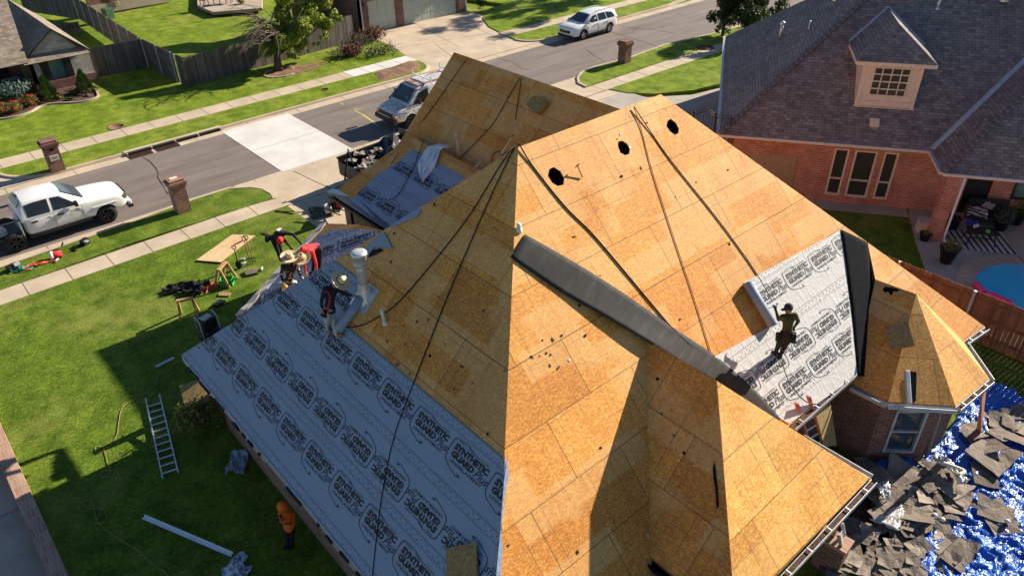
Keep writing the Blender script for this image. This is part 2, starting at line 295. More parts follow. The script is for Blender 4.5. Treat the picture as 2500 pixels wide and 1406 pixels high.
# ---------------------------------------------------------------- mesh builder
class MB:
    def __init__(s, *mats): s.mats = list(mats); s.v = []; s.f = []; s.mi = []; s.uv = []; s.sm = []
    def face(s, pts, m=0, uv=None, smooth=False):
        b = len(s.v); s.v += [V3(p) for p in pts]; s.f.append(tuple(range(b, b+len(pts)))); s.mi.append(m); s.sm.append(smooth)
        s.uv.append(uv); return s
    def mesh(s, verts, faces, m=0, smooth=False, uv=None):
        b = len(s.v); s.v += [V3(p) for p in verts]
        for f in faces:
            s.f.append(tuple(b+i for i in f)); s.mi.append(m); s.sm.append(smooth); s.uv.append([uv[i] for i in f] if uv else None)
        return s
    def box(s, c, size, rot=None, m=0, bev=0.0):
        c = V3(c); hx, hy, hz = (x/2 for x in size); Rm = rot if isinstance(rot, Matrix) else Matrix.Rotation(rot or 0, 3, 'Z')
        if bev:
            bm = bmesh.new(); bmesh.ops.create_cube(bm, size=1)
            for v in bm.verts: v.co = V3((v.co.x*2*hx, v.co.y*2*hy, v.co.z*2*hz))
            bmesh.ops.bevel(bm, geom=bm.edges[:], offset=bev, segments=2, affect='EDGES', profile=0.6)
            bm.verts.index_update(); vs = [c+Rm@v.co for v in bm.verts]; fs = [[v.index for v in f.verts] for f in bm.faces]; bm.free()
            return s.mesh(vs, fs, m)
        vs = [c+Rm@V3((x, y, z)) for z in (-hz, hz) for y in (-hy, hy) for x in (-hx, hx)]
        q = [(0, 2, 3, 1, 'z'), (4, 5, 7, 6, 'z'), (0, 1, 5, 4, 'y'), (2, 6, 7, 3, 'y'), (0, 4, 6, 2, 'x'), (1, 3, 7, 5, 'x')]
        lv = [V3((x, y, z)) for z in (-hz, hz) for y in (-hy, hy) for x in (-hx, hx)]
        for *ix, ax in q:
            uv = [((lv[i].x, lv[i].y) if ax == 'z' else (lv[i].x, lv[i].z) if ax == 'y' else (lv[i].y, lv[i].z)) for i in ix]
            s.face([vs[i] for i in ix], m, uv)
        return s
    def beam(s, a, b, w, h, m=0, up=(0, 0, 1)):
        a = V3(a); b = V3(b); d = (b-a); L = d.length; x = d.normalized(); y = V3(up).cross(x)
        y = y.normalized() if y.length > 1e-5 else V3((1, 0, 0)); z = x.cross(y)
        return s.box((a+b)/2, (L, w, h), Matrix((x, y, z)).transposed(), m)
    def tube(s, pts, r, n=8, m=0, smooth=True, cap=True, uv=False):
        pts = [V3(p) for p in pts]; k = len(pts); rs = r if isinstance(r, (list, tuple)) else [r]*k
        vs = []; up = None
        for i in range(k):
            t = (pts[min(i+1, k-1)]-pts[max(i-1, 0)]).normalized()
            if up is None: up = V3((0, 0, 1)) if abs(t.z) < 0.9 else V3((1, 0, 0))
            a = t.cross(up).normalized(); b = a.cross(t).normalized(); up = b
            vs += [pts[i]+(a*math.cos(2*math.pi*j/n)+b*math.sin(2*math.pi*j/n))*rs[i] for j in range(n)]
        fs = [(i*n+j, i*n+(j+1) % n, (i+1)*n+(j+1) % n, (i+1)*n+j) for i in range(k-1) for j in range(n)]
        if cap: fs += [tuple(range(n-1, -1, -1)), tuple((k-1)*n+j for j in range(n))]
        return s.mesh(vs, fs, m, smooth)
    def lathe(s, prof, c=(0, 0, 0), n=20, m=0, axis=None, smooth=True):
        c = V3(c); Q = V3((0, 0, 1)).rotation_difference(V3(axis)).to_matrix() if axis is not None else Matrix.Identity(3)
        vs = [c+Q@V3((r*math.cos(2*math.pi*j/n), r*math.sin(2*math.pi*j/n), z)) for r, z in prof for j in range(n)]
        fs = [(i*n+j, i*n+(j+1) % n, (i+1)*n+(j+1) % n, (i+1)*n+j) for i in range(len(prof)-1) for j in range(n)]
        return s.mesh(vs, fs, m, smooth)
    def slab(s, pts, t, m=0, me=None, N=None, plane=None, dir=None):
        """flat polygon pts (top face) with thickness t below it; uv in metres from plane"""
        pts = [V3(p) for p in pts]; k = len(pts)
        nn = V3((0, 0, 0))
        for i in range(k): nn += pts[i].cross(pts[(i+1) % k])
        nn.normalize()
        ref = plane.N if plane else (N or V3((0, 0, 1)))
        if nn.dot(ref) < 0: pts.reverse(); nn = -nn
        uv = [plane.uv(p) for p in pts] if plane else [(p.x, p.y) for p in pts]
        s.face(pts, m, uv); low = [p-(V3(dir) if dir else nn)*t for p in pts]; s.face(list(reversed(low)), m if me is None else me, list(reversed(uv)))
        for i in range(k):
            j = (i+1) % k; L = (pts[j]-pts[i]).length
            s.face([pts[j], pts[i], low[i], low[j]], m if me is None else me, [(L, t), (0, t), (0, 0), (L, 0)])
        return s
    def wall(s, a, b, z0, z1, t=0.2, m=0, holes=()):
        """vertical wall from a to b (front face on the right of a->b), uv in metres; holes = (u0,u1,v0,v1) left open on the face as recesses are set by windows"""
        a = V3((a[0], a[1], 0)); b = V3((b[0], b[1], 0)); d = (b-a); L = d.length; d.normalize(); n = V3((d.y, -d.x, 0))
        def P(u, z, h=0): return a+d*u+n*h+V3((0, 0, z))
        us = sorted({0, L, *[h[0] for h in holes], *[h[1] for h in holes]}); zs = sorted({z0, z1, *[h[2] for h in holes], *[h[3] for h in holes]})
        for i in range(len(us)-1):
            for j in range(len(zs)-1):
                u0, u1, q0, q1 = us[i], us[i+1], zs[j], zs[j+1]; uc, qc = (u0+u1)/2, (q0+q1)/2
                if any(h[0] < uc < h[1] and h[2] < qc < h[3] for h in holes):
                    continue
                s.face([P(u0, q0), P(u1, q0), P(u1, q1), P(u0, q1)], m, [(u0, q0), (u1, q0), (u1, q1), (u0, q1)])
        for h in holes:
            u0, u1, q0, q1 = h
            for A, B in (((u0, q0), (u0, q1)), ((u0, q1), (u1, q1)), ((u1, q1), (u1, q0)), ((u1, q0), (u0, q0))):
                s.face([P(*A), P(*B), P(*B, -t), P(*A, -t)], m, [(A[0], A[1]), (B[0], B[1]), (B[0]+.1, B[1]), (A[0]+.1, A[1])])
        s.face([P(0, z0, -t), P(0, z1, -t), P(L, z1, -t), P(L, z0, -t)], m, [(0, z0), (0, z1), (L, z1), (L, z0)])
        s.face([P(0, z1), P(L, z1), P(L, z1, -t), P(0, z1, -t)], m, [(0, 0), (L, 0), (L, t), (0, t)])
        for u in (0, L): s.face([P(u, z0), P(u, z1), P(u, z1, -t), P(u, z0, -t)], m, [(0, z0), (0, z1), (t, z1), (t, z0)])
        return s
    def grid(s, rows, m=0, smooth=True, us=1.0, vs=.2):
        k = len(rows[0]); n = len(rows)
        return s.mesh([p for r in rows for p in r], [(i*k+j, (i+1)*k+j, (i+1)*k+j+1, i*k+j+1) for i in range(n-1) for j in range(k-1)], m, smooth, [(j/(k-1)*us, i*vs) for i in range(n) for j in range(k)])
    def build(s, name, parent=None, world=True, label=None):
        off = V3((0, 0, 0))
        if parent is not None and world:
            p = parent
            while p: off += p.location; p = p.parent
        me = bpy.data.meshes.new(name); me.from_pydata([v-off for v in s.v], [], s.f)
        for mt in s.mats: me.materials.append(mt)
        me.polygons.foreach_set('material_index', s.mi); me.polygons.foreach_set('use_smooth', s.sm)
        if any(s.uv):
            ul = me.uv_layers.new(name='UVMap'); k = 0
            for f, uv in zip(s.f, s.uv):
                for i in range(len(f)):
                    if uv: ul.data[k].uv = uv[i]
                    k += 1
        me.validate(); me.update()
        o = bpy.data.objects.new(name, me); C.objects.link(o)
        if parent is not None: o.parent = parent
        if label: o['label'] = label
        return o
def tag(o, label, cat, group=None, kind=None):
    o['label'] = label; o['category'] = cat
    if group: o['group'] = group
    if kind: o['kind'] = kind
    return o
def struct(o): o['kind'] = 'structure'; return o
def thing(name, label, cat, loc=(0, 0, 0), rotz=0.0, group=None):
    o = bpy.data.objects.new(name, None); C.objects.link(o); o.location = loc; o.rotation_euler = (0, 0, rotz); o.empty_display_size = 0.3
    return tag(o, label, cat, group)
def copy_tree(o, parent=None):
    c = o.copy(); C.objects.link(c)
    if parent is not None: c.parent = parent
    for ch in [x for x in bpy.data.objects if x.parent == o]: copy_tree(ch, c)
    return c
def baked(o, mods):
    """apply modifiers given as (type, settings) and keep the plain mesh"""
    for t, kw in mods:
        md = o.modifiers.new(t, t)
        for k, v in kw.items(): setattr(md, k, v)
    dg = bpy.context.evaluated_depsgraph_get(); dg.update()
    me = bpy.data.meshes.new_from_object(o.evaluated_get(dg)); old = o.data; o.modifiers.clear(); o.data = me
    return o
def smooth_path(pts, k=6):
    pts = [V3(p) for p in pts]; out = []
    for i in range(len(pts)-1):
        p0, p1, p2, p3 = pts[max(i-1, 0)], pts[i], pts[i+1], pts[min(i+2, len(pts)-1)]
        for j in range(k):
            t = j/k; out.append(0.5*((2*p1)+(p2-p0)*t+(2*p0-5*p1+4*p2-p3)*t*t+(3*p1-p0-3*p2+p3)*t**3))
    return out+[pts[-1]]
def clip(poly, conv):
    """Sutherland-Hodgman in 2d, conv counter-clockwise"""
    out = poly
    for i in range(len(conv)):
        a = conv[i]; b = conv[(i+1) % len(conv)]; ex, ey = b[0]-a[0], b[1]-a[1]; inp = out; out = []
        if not inp: return []
        for k in range(len(inp)):
            p = inp[k-1]; q = inp[k]; sp = ex*(p[1]-a[1])-ey*(p[0]-a[0]); sq = ex*(q[1]-a[1])-ey*(q[0]-a[0])
            if (sp >= 0) != (sq >= 0):
                t = sp/(sp-sq); out.append((p[0]+(q[0]-p[0])*t, p[1]+(q[1]-p[1])*t))
            if sq >= 0: out.append(q)
    return out
def ccw(p):
    a = sum(p[i][0]*p[(i+1) % len(p)][1]-p[(i+1) % len(p)][0]*p[i][1] for i in range(len(p)))
    return p if a > 0 else list(reversed(p))
_txt = {}
def text2d(body, w=None, h=None, bold=0.0, shear=0.0, space=1.0):
    """flat letters as (points, faces) in 2d; lower-left corner at 0,0, scaled into w x h"""
    key = (body, bold, shear, space)
    if key not in _txt:
        cu = bpy.data.curves.new('lettering', 'FONT'); cu.body = body; cu.size = 1; cu.offset = bold; cu.shear = shear; cu.space_character = space; cu.resolution_u = 2; cu.fill_mode = 'FRONT'
        o = bpy.data.objects.new('lettering', cu); C.objects.link(o); dg = bpy.context.evaluated_depsgraph_get(); dg.update()
        me = bpy.data.meshes.new_from_object(o.evaluated_get(dg)); vs = [(v.co.x, v.co.y) for v in me.vertices]; fs = [tuple(p.vertices) for p in me.polygons]
        bpy.data.objects.remove(o); bpy.data.curves.remove(cu); bpy.data.meshes.remove(me)
        x0 = min(v[0] for v in vs); y0 = min(v[1] for v in vs); x1 = max(v[0] for v in vs); y1 = max(v[1] for v in vs)
        _txt[key] = ([((v[0]-x0)/(x1-x0), (v[1]-y0)/(y1-y0)) for v in vs], fs, (x1-x0)/(y1-y0))
    vs, fs, asp = _txt[key]
    if w is None: w = h*asp
    if h is None: h = w/asp
    return [(a*w, b*h) for a, b in vs], fs
# ---------------------------------------------------------------- setting: ground, street, pavements
def sheet(name, pts, z, t, m, side=None):
    mb = MB(m, side or m); mb.slab([(p[0], p[1], z) for p in pts], t, 0, 1); return struct(mb.build(name))
def P(z, *pp): return [tuple(at(x, y, z)[:2]) for x, y in pp]
sheet('ground', [(-600, -600), (700, -600), (700, 700), (-600, 700)], -0.14, 0.2, M_GRASSF)
sheet('road', [(-300, 33.0), (300, 33.0), (300, 39.6), (-300, 39.6)], 0.0, 0.1, M_ASPH)
mb = MB(M_CON, M_JOINT)
for y0, y1 in ((32.58, 33.0), (39.6, 40.32)):
    mb.slab([(-300, y0, .006), (300, y0, .006), (300, y1, .006), (-300, y1, .006)], .1)
    for i in range(60): mb.box((-6+i*3.05, (y0+y1)/2, .008), (.02, y1-y0, .006), m=1)
struct(mb.build('road_gutter'))
patch = [(13.75, 39.98), (17.75, 39.98), (17.75, 32.86), (13.75, 32.86)]
mb = MB(M_CONN, M_JOINT); mb.slab([(x, y, .014) for x, y in patch], .08); mb.box((15.75, 36.3, .0155), (4.0, .018, .003), m=1); struct(mb.build('concrete_road_patch'))
def kerb(name, path, w=.15, z=.135):
    mb = MB(M_CON); pts = [V3((p[0], p[1], 0)) for p in path]
    ns = []
    for i in range(len(pts)):
        t = (pts[min(i+1, len(pts)-1)]-pts[max(i-1, 0)]).normalized(); ns.append(V3((-t.y, t.x, 0)))
    for i in range(len(pts)-1):
        a, b, na, nb = pts[i], pts[i+1], ns[i]*w, ns[i+1]*w; up = V3((0, 0, z)); dn = V3((0, 0, -.1))
        mb.face([a+up, a+na+up, b+nb+up, b+up]); mb.face([a-na*.35+dn, a+up, b+up, b-nb*.35+dn]); mb.face([a+na+up, a+na+dn, b+nb+dn, b+nb+up])
    for i in (0, len(pts)-1):
        mb.face([pts[i]+V3((0, 0, -.1)), pts[i]+V3((0, 0, z)), pts[i]+ns[i]*w+V3((0, 0, z)), pts[i]+ns[i]*w+V3((0, 0, -.1))])
    return struct(mb.build(name))
def arc(cx, cy, r, a0, a1, n=8): return [(cx+r*math.cos(R(a0+(a1-a0)*i/n)), cy+r*math.sin(R(a0+(a1-a0)*i/n))) for i in range(n+1)]
# far kerb: straight with rounded returns at the driveways, and matching verge
far_l = arc(5.6, 42.72, 2.4, 182, 270)+[(8.9, 40.32), (12, 40.32), (20, 40.32), (26.8, 40.32)]+arc(27.2, 42.05, 1.73, 270, 352)
kerb('kerb', far_l)
far_r = arc(38.6, 41.9, 1.58, 180, 270)+[(46, 40.32), (53, 40.45), (58, 41.4), (66, 44), (90, 56)]
kerb('kerb', far_r)
sheet('verge', [(3.35, 42.72)]+[(x, y+.14 if i > 3 else y+.1) for i, (x, y) in enumerate(far_l)]+[(28.9, 42.72)], .118, .2, M_GRASSF)
sheet('verge', [(37.15, 42.75)]+[(x+.1, y+.15) for x, y in far_r]+[(90, 58), (64, 45), (55, 42.75)], .118, .2, M_GRASSF)
sheet('far_driveway', [(25.5, 40.3), (40, 40.3), (40, 53.2), (25.5, 53.2)], .05, .1, M_CON)
sheet('far_driveway', [(-9, 40.3), (5.5, 40.3), (5.5, 53), (-9, 53)], .048, .1, M_CON)
def pavement(name, x0, x1, y0, y1, m, z=.124, step=1.52, off=0.0):
    mb = MB(m, M_JOINT); mb.slab([(x0, y0, z), (x1, y0, z), (x1, y1, z), (x0, y1, z)], .15)
    x = x0+off
    while x < x1:
        mb.box((x, (y0+y1)/2, z+.0005), (.028, y1-y0, .005), m=1); x += step
    return struct(mb.build(name))
pavement('pavement', 3.2, 23.85, 42.75, 44.05, M_CON, .110, off=.4); pavement('new_pavement', 23.87, 28.9, 42.75, 44.15, M_CONN, .112, 1.26)
pavement('pavement', 37.3, 62, 42.8, 44.0, M_CON, .110)
sheet('lawn', [(-9, 44.05), (28.95, 44.05)]+P(.1, (955, 112), (930, 101), (868, 84))+[(29.5, 52.4), (29.5, 62), (-9, 62)], .105, .2, M_GRASSF)
sheet('lawn', P(.1, (1222, 80), (1193, 65), (1178, 45), (1190, 24), (1230, 10))+[(42, 56), (80, 56), (80, 44.0), (37.6, 44.0)], .105, .2, M_GRASSF)
# near side
nv = P(.1, (-70, 683), (0, 655), (310, 548), (470, 490), (560, 462), (612, 459), (640, 463), (660, 474), (667, 487))
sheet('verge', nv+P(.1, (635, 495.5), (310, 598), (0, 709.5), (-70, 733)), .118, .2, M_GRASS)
kerb('kerb', [(-20, 32.45), (-1, 32.45)]+[(x, y+.02) for x, y in nv[1:]])
pavement('pavement', -8, 12.3, 29.28, 30.40, M_CON, .104, off=.55)
sheet('driveway', [(11.6, 32.6), (34.5, 32.6), (34.5, 26.0), (46, 17), (30, 17), (11.6, 17)], .055, .1, M_CON)
mb = MB(M_JOINT)
for a, b in (((717, 418), (810, 462)), ((664, 478), (690, 500)), ((690, 505), (840, 455)), ((1420, 258), (1530, 225)), ((1690, 262), (1688, 350)), ((1330, 290), (1480, 250)), ((1688, 235), (1757, 228))):
    A = at(*a, .06); B = at(*b, .06); mb.beam(A, B, .025, .006)
for a, b in (((1000, 52), (1120, 115)), ((960, 120), (1190, 82)), ((1063, 108), (1150, 175)), ((1130, 55), (1230, 100))): mb.beam(at(*a, .052), at(*b, .052), .025, .006)
struct(mb.build('driveway_joint'))
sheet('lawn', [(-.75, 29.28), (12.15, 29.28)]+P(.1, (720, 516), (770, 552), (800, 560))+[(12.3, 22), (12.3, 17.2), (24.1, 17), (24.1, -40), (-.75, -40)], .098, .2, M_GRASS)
nvr = P(.1, (1800, 66), (1757, 78), (1620, 110), (1530, 143), (1450, 163), (1418, 177), (1408, 190), (1410, 203), (1430, 213))
sheet('verge', list(nvr)+P(.1, (1757, 107), (1800, 93)), .118, .2, M_GRASSF); kerb('kerb', nvr)
sheet('pavement', [(31.5, 29.8), (60, 29.5), (60, 30.9), (31.5, 30.9)], .104, .15, M_CON)
mb = MB(M_JOINT)
for x in (33.6, 35.6, 37.6, 39.6, 41.6, 43.6): mb.box((x, 30.3, .105), (.03, 1.1, .006))
struct(mb.build('pavement_joint'))
sheet('lawn', P(.1, (1480, 216), (1530, 226), (1600, 229), (1690, 221), (1757, 205), (1880, 180))+[(60, 26), (60, 29.5)], .1, .2, M_GRASSF)
sheet('grey_driveway', P(.06, (1330, 330), (1510, 225), (1580, 238), (1690, 232), (1800, 205), (1850, 420), (1600, 480)), .064, .1, M_CONG)
# street wear: cracks, yellow utility marks
mb = MB(M_TAR)
for path in ([(350, 385), (366, 396), (383, 415), (388, 424), (386, 433), (398, 452), (405, 466), (413, 475)], [(1500, 60), (1560, 75), (1620, 68), (1760, 38)], [(1490, 78), (1560, 100), (1620, 118), (1690, 122)], [(1210, 142), (1250, 152), (1275, 168), (1300, 170)], [(1520, 66), (1540, 68), (1600, 74), (1650, 83)], [(1430, 122), (1450, 138), (1475, 150)], [(96, 455), (107, 468)], [(1560, 68), (1545, 80), (1500, 88)], [(955, 210), (975, 224), (985, 245)]):
    pts = [at(x+random.uniform(-2, 2), y+random.uniform(-1, 1), .001) for x, y in path]
    for a, b in zip(pts, pts[1:]): mb.beam(a, b, random.uniform(.03, .06), .005)
struct(mb.build('road_crack'))
mb = MB(M_YEL)
for path in ([(865, 270), (885, 280), (902, 292), (912, 298), (922, 308)], [(830, 252), (840, 256)], [(866, 266), (880, 268)]):
    pts = [at(x, y, .001) for x, y in path]
    for a, b in zip(pts, pts[1:]): mb.beam(a, b, random.uniform(.05, .12), .004)
struct(mb.build('road_paint_mark'))
# bed of bare soil and mulch
def blob(name, px, z, m, h=.05, n=3):
    mb = MB(m); pts = [V3((*p, z)) for p in P(z, *px)]; c = sum(pts, V3((0, 0, 0)))/len(pts); rings = [pts]
    for k in range(1, n+1): rings.append([p.lerp(c, k/(n+.6))+V3((random.uniform(-.06, .06), random.uniform(-.06, .06), h*min(1, k*.7)+random.uniform(-.02, .02))) for p in pts])
    N = len(pts)
    for a, b in zip(rings, rings[1:]):
        for i in range(N): mb.face([a[i], a[(i+1) % N], b[(i+1) % N], b[i]])
    mb.face(rings[-1]); return struct(mb.build(name))
blob('bare_soil', [(912, 180), (925, 174), (960, 163), (1000, 149), (1018, 150), (1027, 160), (1018, 172), (1000, 180), (960, 190), (930, 199)], .12, M_SOIL, .10)
blob('bare_soil', [(655, 178), (690, 160), (740, 155), (800, 152), (770, 172), (710, 186), (665, 190)], .106, M_SOIL, .012)
blob('mulch_bed', [(-30, 280), (0, 289), (40, 283), (75, 272), (95, 260), (130, 252), (180, 250), (225, 242), (238, 233), (228, 215), (200, 205), (100, 225), (20, 245), (-30, 260)], .106, M_MULCH, .06)
# ---------------------------------------------------------------- the house being re-roofed
EZ = 2.75
RA = V3((10.05, 11.30, 9.05)); RB = V3((14.85, 11.30, 9.05))            # ends of the main ridge
PL = Plane((3.74, 0, EZ), (0, -1, 0), (1, 0, 1))                            # left slope (faces the lawn)
PM = Plane((3.74, 5.0, EZ), (1, 0, 0), (0, 1, 1))                           # rear slope
WP = V3((10.55, 5.96, 5.56)); WV = V3((10.55, 7.81, 5.56)); WC = V3((13.30, 3.45, EZ)); WL = V3((8.0, 3.30, 3.0))
PWE = Plane(WC, (1, 0, 0), WP-V3((WP.x, WC.y, WC.z))); PWS = Plane(WL, (0, -1, 0), V3((WP.x-WL.x, 0, WP.z-WL.z)))
cornerF = V3((3.74, 18.1, EZ)); A_ = PM.on(2118, 592); RC = at(2405, 797, EZ); RE = at(2352, 833, EZ)
PM2 = Plane(RE, (1, 0, 0), V3((0, 1, 0))); _n = (RC-A_).cross(RE-A_).normalized(); _n = _n if _n.z > 0 else -_n
_U = V3((1, 0, -_n.x/_n.z)).normalized(); PM2 = Plane(RE, _U, _n.cross(_U))
T_ = PM2.on(2137, 682); K_ = at(2237, 718, T_.z)
e0, e1, e2, e3 = (at(*p, EZ) for p in ((2082, 939), (2168.5, 981), (2333.6, 992.6), (2415.5, 924.8))); e4 = RE
house = thing('brick_house', 'large brick house with its steep roof stripped to bare wood decking in the foreground', 'house', (10, 11, 0))
def deck(pts, plane, m=M_OSB, t=.03): return MB(m, M_OSBE).slab(pts, t, 0, 1, plane=plane).build('roof_deck', house)
def pl_of(a, b, c, u):
    n = (V3(b)-V3(a)).cross(V3(c)-V3(a)).normalized(); n = n if n.z > 0 else -n
    U = V3(u)-n*V3(u).dot(n); U.normalize(); return Plane(a, U, n.cross(U))
NC = V3((3.74, 5.0, EZ))
deck([NC, RA, cornerF], PL)
d = deck([NC, RA, RB, A_, PM.on(2137, 682), V3((15.97, 5.36, 3.11)), V3((13.0, 5.36, 3.11)), WV, V3((7.74, 5.0, EZ))], PM)
hb = MB(M_OSBE)
HOLES = [(1358, 432, .20), (1523, 361, .18), (1643, 311, .19)]
for px, py, r in HOLES:
    c = PM.on(px, py); bl = [c+PM.U*(r*random.uniform(.86, 1.1)*math.cos(R(45*i+20)))+PM.V*(1.15*r*random.uniform(.9, 1.1)*math.sin(R(45*i+20))) for i in range(8)]
    hb.face([p+PM.N*.2 for p in bl]); hb.face([p-PM.N*.2 for p in reversed(bl)])
    for i in range(8): hb.face([bl[i]+PM.N*.2, bl[i]-PM.N*.2, bl[(i+1) % 8]-PM.N*.2, bl[(i+1) % 8]+PM.N*.2])
cut = hb.build('hole_cutter')
baked(d, [('BOOLEAN', dict(operation='DIFFERENCE', object=cut, solver='EXACT'))]); bpy.data.objects.remove(cut)
deck([A_, RC, RE, T_], PM2); deck([T_, RE, K_], pl_of(T_, RE, K_, (1, -1, 0)))
EC = V3((21.4, 17.6, EZ))
deck([RB, A_, EC], pl_of(RB, A_, EC, (0, 1, 0))); deck([A_, RC, EC+V3((.3, -.2, 0))], pl_of(A_, RC, EC, (0, 1, 0)))
PF = Plane((3.74, 18.1, EZ), (-1, 0, 0), RA-V3((RA.x, 18.1, EZ))); deck([cornerF, RA, RB, EC], PF)
# rear wing
deck([WP, WC, V3((8.0, 3.45, EZ)), WL+V3((0, .15, 0))], PWE, M_OSB2); deck([WV, WP, WL, V3((8.0, 5.26, 3.0))], PWS)
deck([WV, WP, WC, V3((13.1, 5.26, 3.01))], pl_of(WV, WP, WC, (0, 1, 0)))
# bay
for pts, u in (((e0, e1, K_, T_), (0, -1, 0)), ((e1, e2, K_), e2-e1), ((e2, e3, K_), e3-e2), ((e3, e4, K_), e4-e3)):
    deck(list(pts), pl_of(pts[0], pts[1], pts[2], u), M_OSB if u == (0, -1, 0) else M_OSB2)
# front wing over the garage: tall slope behind, lower lean-to slope with underlayment in front
GE = at(900, 530, 3.5); PG = Plane((GE.x, 0, 3.5), (0, -1, 0), (math.cos(R(26)), 0, math.sin(R(26))))
gr = PG.on(985, 333); gr2 = PG.on(1127, 386); GZ = (gr.z+gr2.z)/2; GX = (gr.x+gr2.x)/2
deck([V3((GX, gr.y, GZ)), PG.on(962, 364), PG.on(823, 461), V3((GE.x, 17.3, 3.5)), V3((GX, 20.75-GZ, GZ))], PG)
UZ = 7.2; ue = at(1113, 127, UZ); UX = (ue.x+at(1272, 187, UZ).x)/2; PU = Plane((UX-UZ+3.0, 0, 3.0), (0, -1, 0), (1, 0, 1))
ua = PU.on(975, 350); ub = ua+(ua-ue)*.35
deck([V3((GX, gr.y, GZ)), V3((GX, 20.75-GZ, GZ)), V3((GX+.9, 20.75-GZ+.5, GZ-.9)), V3((GX+.9, gr.y, GZ-.9))], pl_of((GX, 0, GZ), (GX, 1, GZ), (GX+1, 0, GZ-1), (0, 1, 0)))
deck([V3((UX, ue.y, UZ)), ub, V3((ub.x, 17, ub.z)), V3((UX, 13.4, UZ))], PU)
deck([V3((UX, ue.y, UZ)), V3((UX, 13.4, UZ)), V3((UX+4.3, 16, UZ-4.3)), V3((UX+4.3, ue.y, UZ-4.3))], Plane((UX, 0, UZ), (0, 1, 0), (-1, 0, 1)))
# low porch roof at the front corner
PP = Plane((5.75, 18.9, 2.8), (1, -.85, .45), V3((-.45, 0, 1)).cross(V3((1, -.85, .45))))
porch = [PP.on(*q) for q in ((578, 778), (690, 652), (783, 556), (800, 546), (872, 548))]
deck(porch+[PP.on(935, 563), V3((9.6, 16.3, 4.53)), V3((5.0, 18.35, 2.46))], PP); MB(M_BRICK).wall((11.4, 18.9), (5.9, 18.9), -.1, 2.5, .2).build('wall', house)
# brick walls with windows
def wall(a, b, z0, z1, m=M_BRICK, holes=()): return MB(m).wall(a, b, z0, z1, .2, 0, holes).build('wall', house)
def window(parent, a, b, u0, u1, z0, z1, frame, glass, fw=.055, inset=.06, bars=(), mull=(), name='window'):
    """framed window in the wall a->b, at u0..u1 along and z0..z1 up; bars = fractions of height, mull = fractions of width"""
    a = V3((a[0], a[1], 0)); b = V3((b[0], b[1], 0)); d = (b-a).normalized(); n = V3((d.y, -d.x, 0)); Rm = Matrix((d, -n, V3((0, 0, 1)))).transposed()
    def Q(u, z, h): return a+d*u+V3((0, 0, z))+n*h
    fr = MB(frame); um, zm = (u0+u1)/2, (z0+z1)/2; D = inset+.05; hc = .02-inset/2
    for u in (u0+fw/2, u1-fw/2): fr.box(Q(u, zm, hc), (fw, D, z1-z0), Rm)
    for z in (z0+fw/2, z1-fw/2): fr.box(Q(um, z, hc), (u1-u0-2*fw, D-.004, fw), Rm)
    for f in bars: fr.box(Q(um, z0+(z1-z0)*f, hc-.004), (u1-u0-2*fw, D-.02, fw*.8), Rm)
    for f in mull: fr.box(Q(u0+(u1-u0)*f, zm, hc-.006), (fw*.6, D-.026, z1-z0-2*fw), Rm)
    f = fr.build(name, parent)
    g = MB(glass); g.box(Q(um, zm, -inset), (u1-u0-fw, .012, z1-z0-fw), Rm); g.build('pane', f); return f
Lw = ((4.18, 17.5), (4.18, 5.4))
wall(*Lw, -.1, 2.68, holes=((1.6, 2.7, .9, 2.1), (6.0, 7.3, .9, 2.1)))
for u0, u1 in ((1.6, 2.7), (6.0, 7.3)): window(house, *Lw, u0, u1, .9, 2.1, M_CREAM, M_GLASS, bars=(.5,))
wall((4.18, 5.4), (8.4, 5.4), -.1, 2.68); wall((8.4, 5.4), (8.4, 4.2), -.1, 2.68); wall((8.4, 4.2), (10.6, 4.2), -.1, 2.68, M_BRICKD); wall((10.6, 4.2), (10.6, 5.85), -.1, 2.68); wall((10.6, 5.85), (16.45, 5.85), -.1, 3.0, M_BRICKD)
bw = [(16.45, 5.85), (16.45, 4.55), (17.5, 3.55), (18.6, 3.45), (19.4, 4.35), (19.4, 5.4)]
PB = Plane((bw[1][0], bw[1][1], 0), (bw[2][0]-bw[1][0], bw[2][1]-bw[1][1], 0), (0, 0, 1))
q0 = PB.px(2190, 1000); q1 = PB.px(2264, 1001); q2 = PB.px(2152, 1100); q3 = PB.px(2232, 1104)
wu0, wu1, wz0, wz1 = max(.18, (q0[0]+q2[0])/2), min(1.30, (q1[0]+q3[0])/2), max(.45, (q2[1]+q3[1])/2), min(2.3, (q0[1]+q1[1])/2)
for i in range(5):
    wall(bw[i], bw[i+1], -.1, 2.68, M_BRICKD, holes=((wu0, wu1, wz0, wz1),) if i == 1 else ())
window(house, bw[1], bw[2], wu0, wu1, wz0, wz1, M_GUT, M_GLASSB, .06, bars=(.5,))
wall((19.4, 5.4), (20.9, 5.4), -.1, 2.68, M_BRICKD); wall((20.9, 5.4), (20.9, 17.2), -.1, 2.68); wall((12.4, 17.2), (4.18, 17.2), -.1, 2.68)
gw = GE.x+.42; wall((gw, 22.6), (gw, 17.3), -.1, 3.42); wall((20.8, 17.3), (20.8, 22.2), -.1, 3.0); wall((20.8, 22.2), (gw, 22.2), -.1, 3.0)
# garage gable and door towards the street
MB(M_BRICK).slab([V3((UX-3.9, 22.2, 3.0)), V3((UX+3.3, 22.2, 3.0)), V3((UX, 22.2, UZ-.45))], .2, N=V3((0, 1, 0))).build('gable_wall', house)
MB(M_TAN).box((16.4, 22.23, 1.15), (4.9, .05, 2.3)).build('garage_door', house)
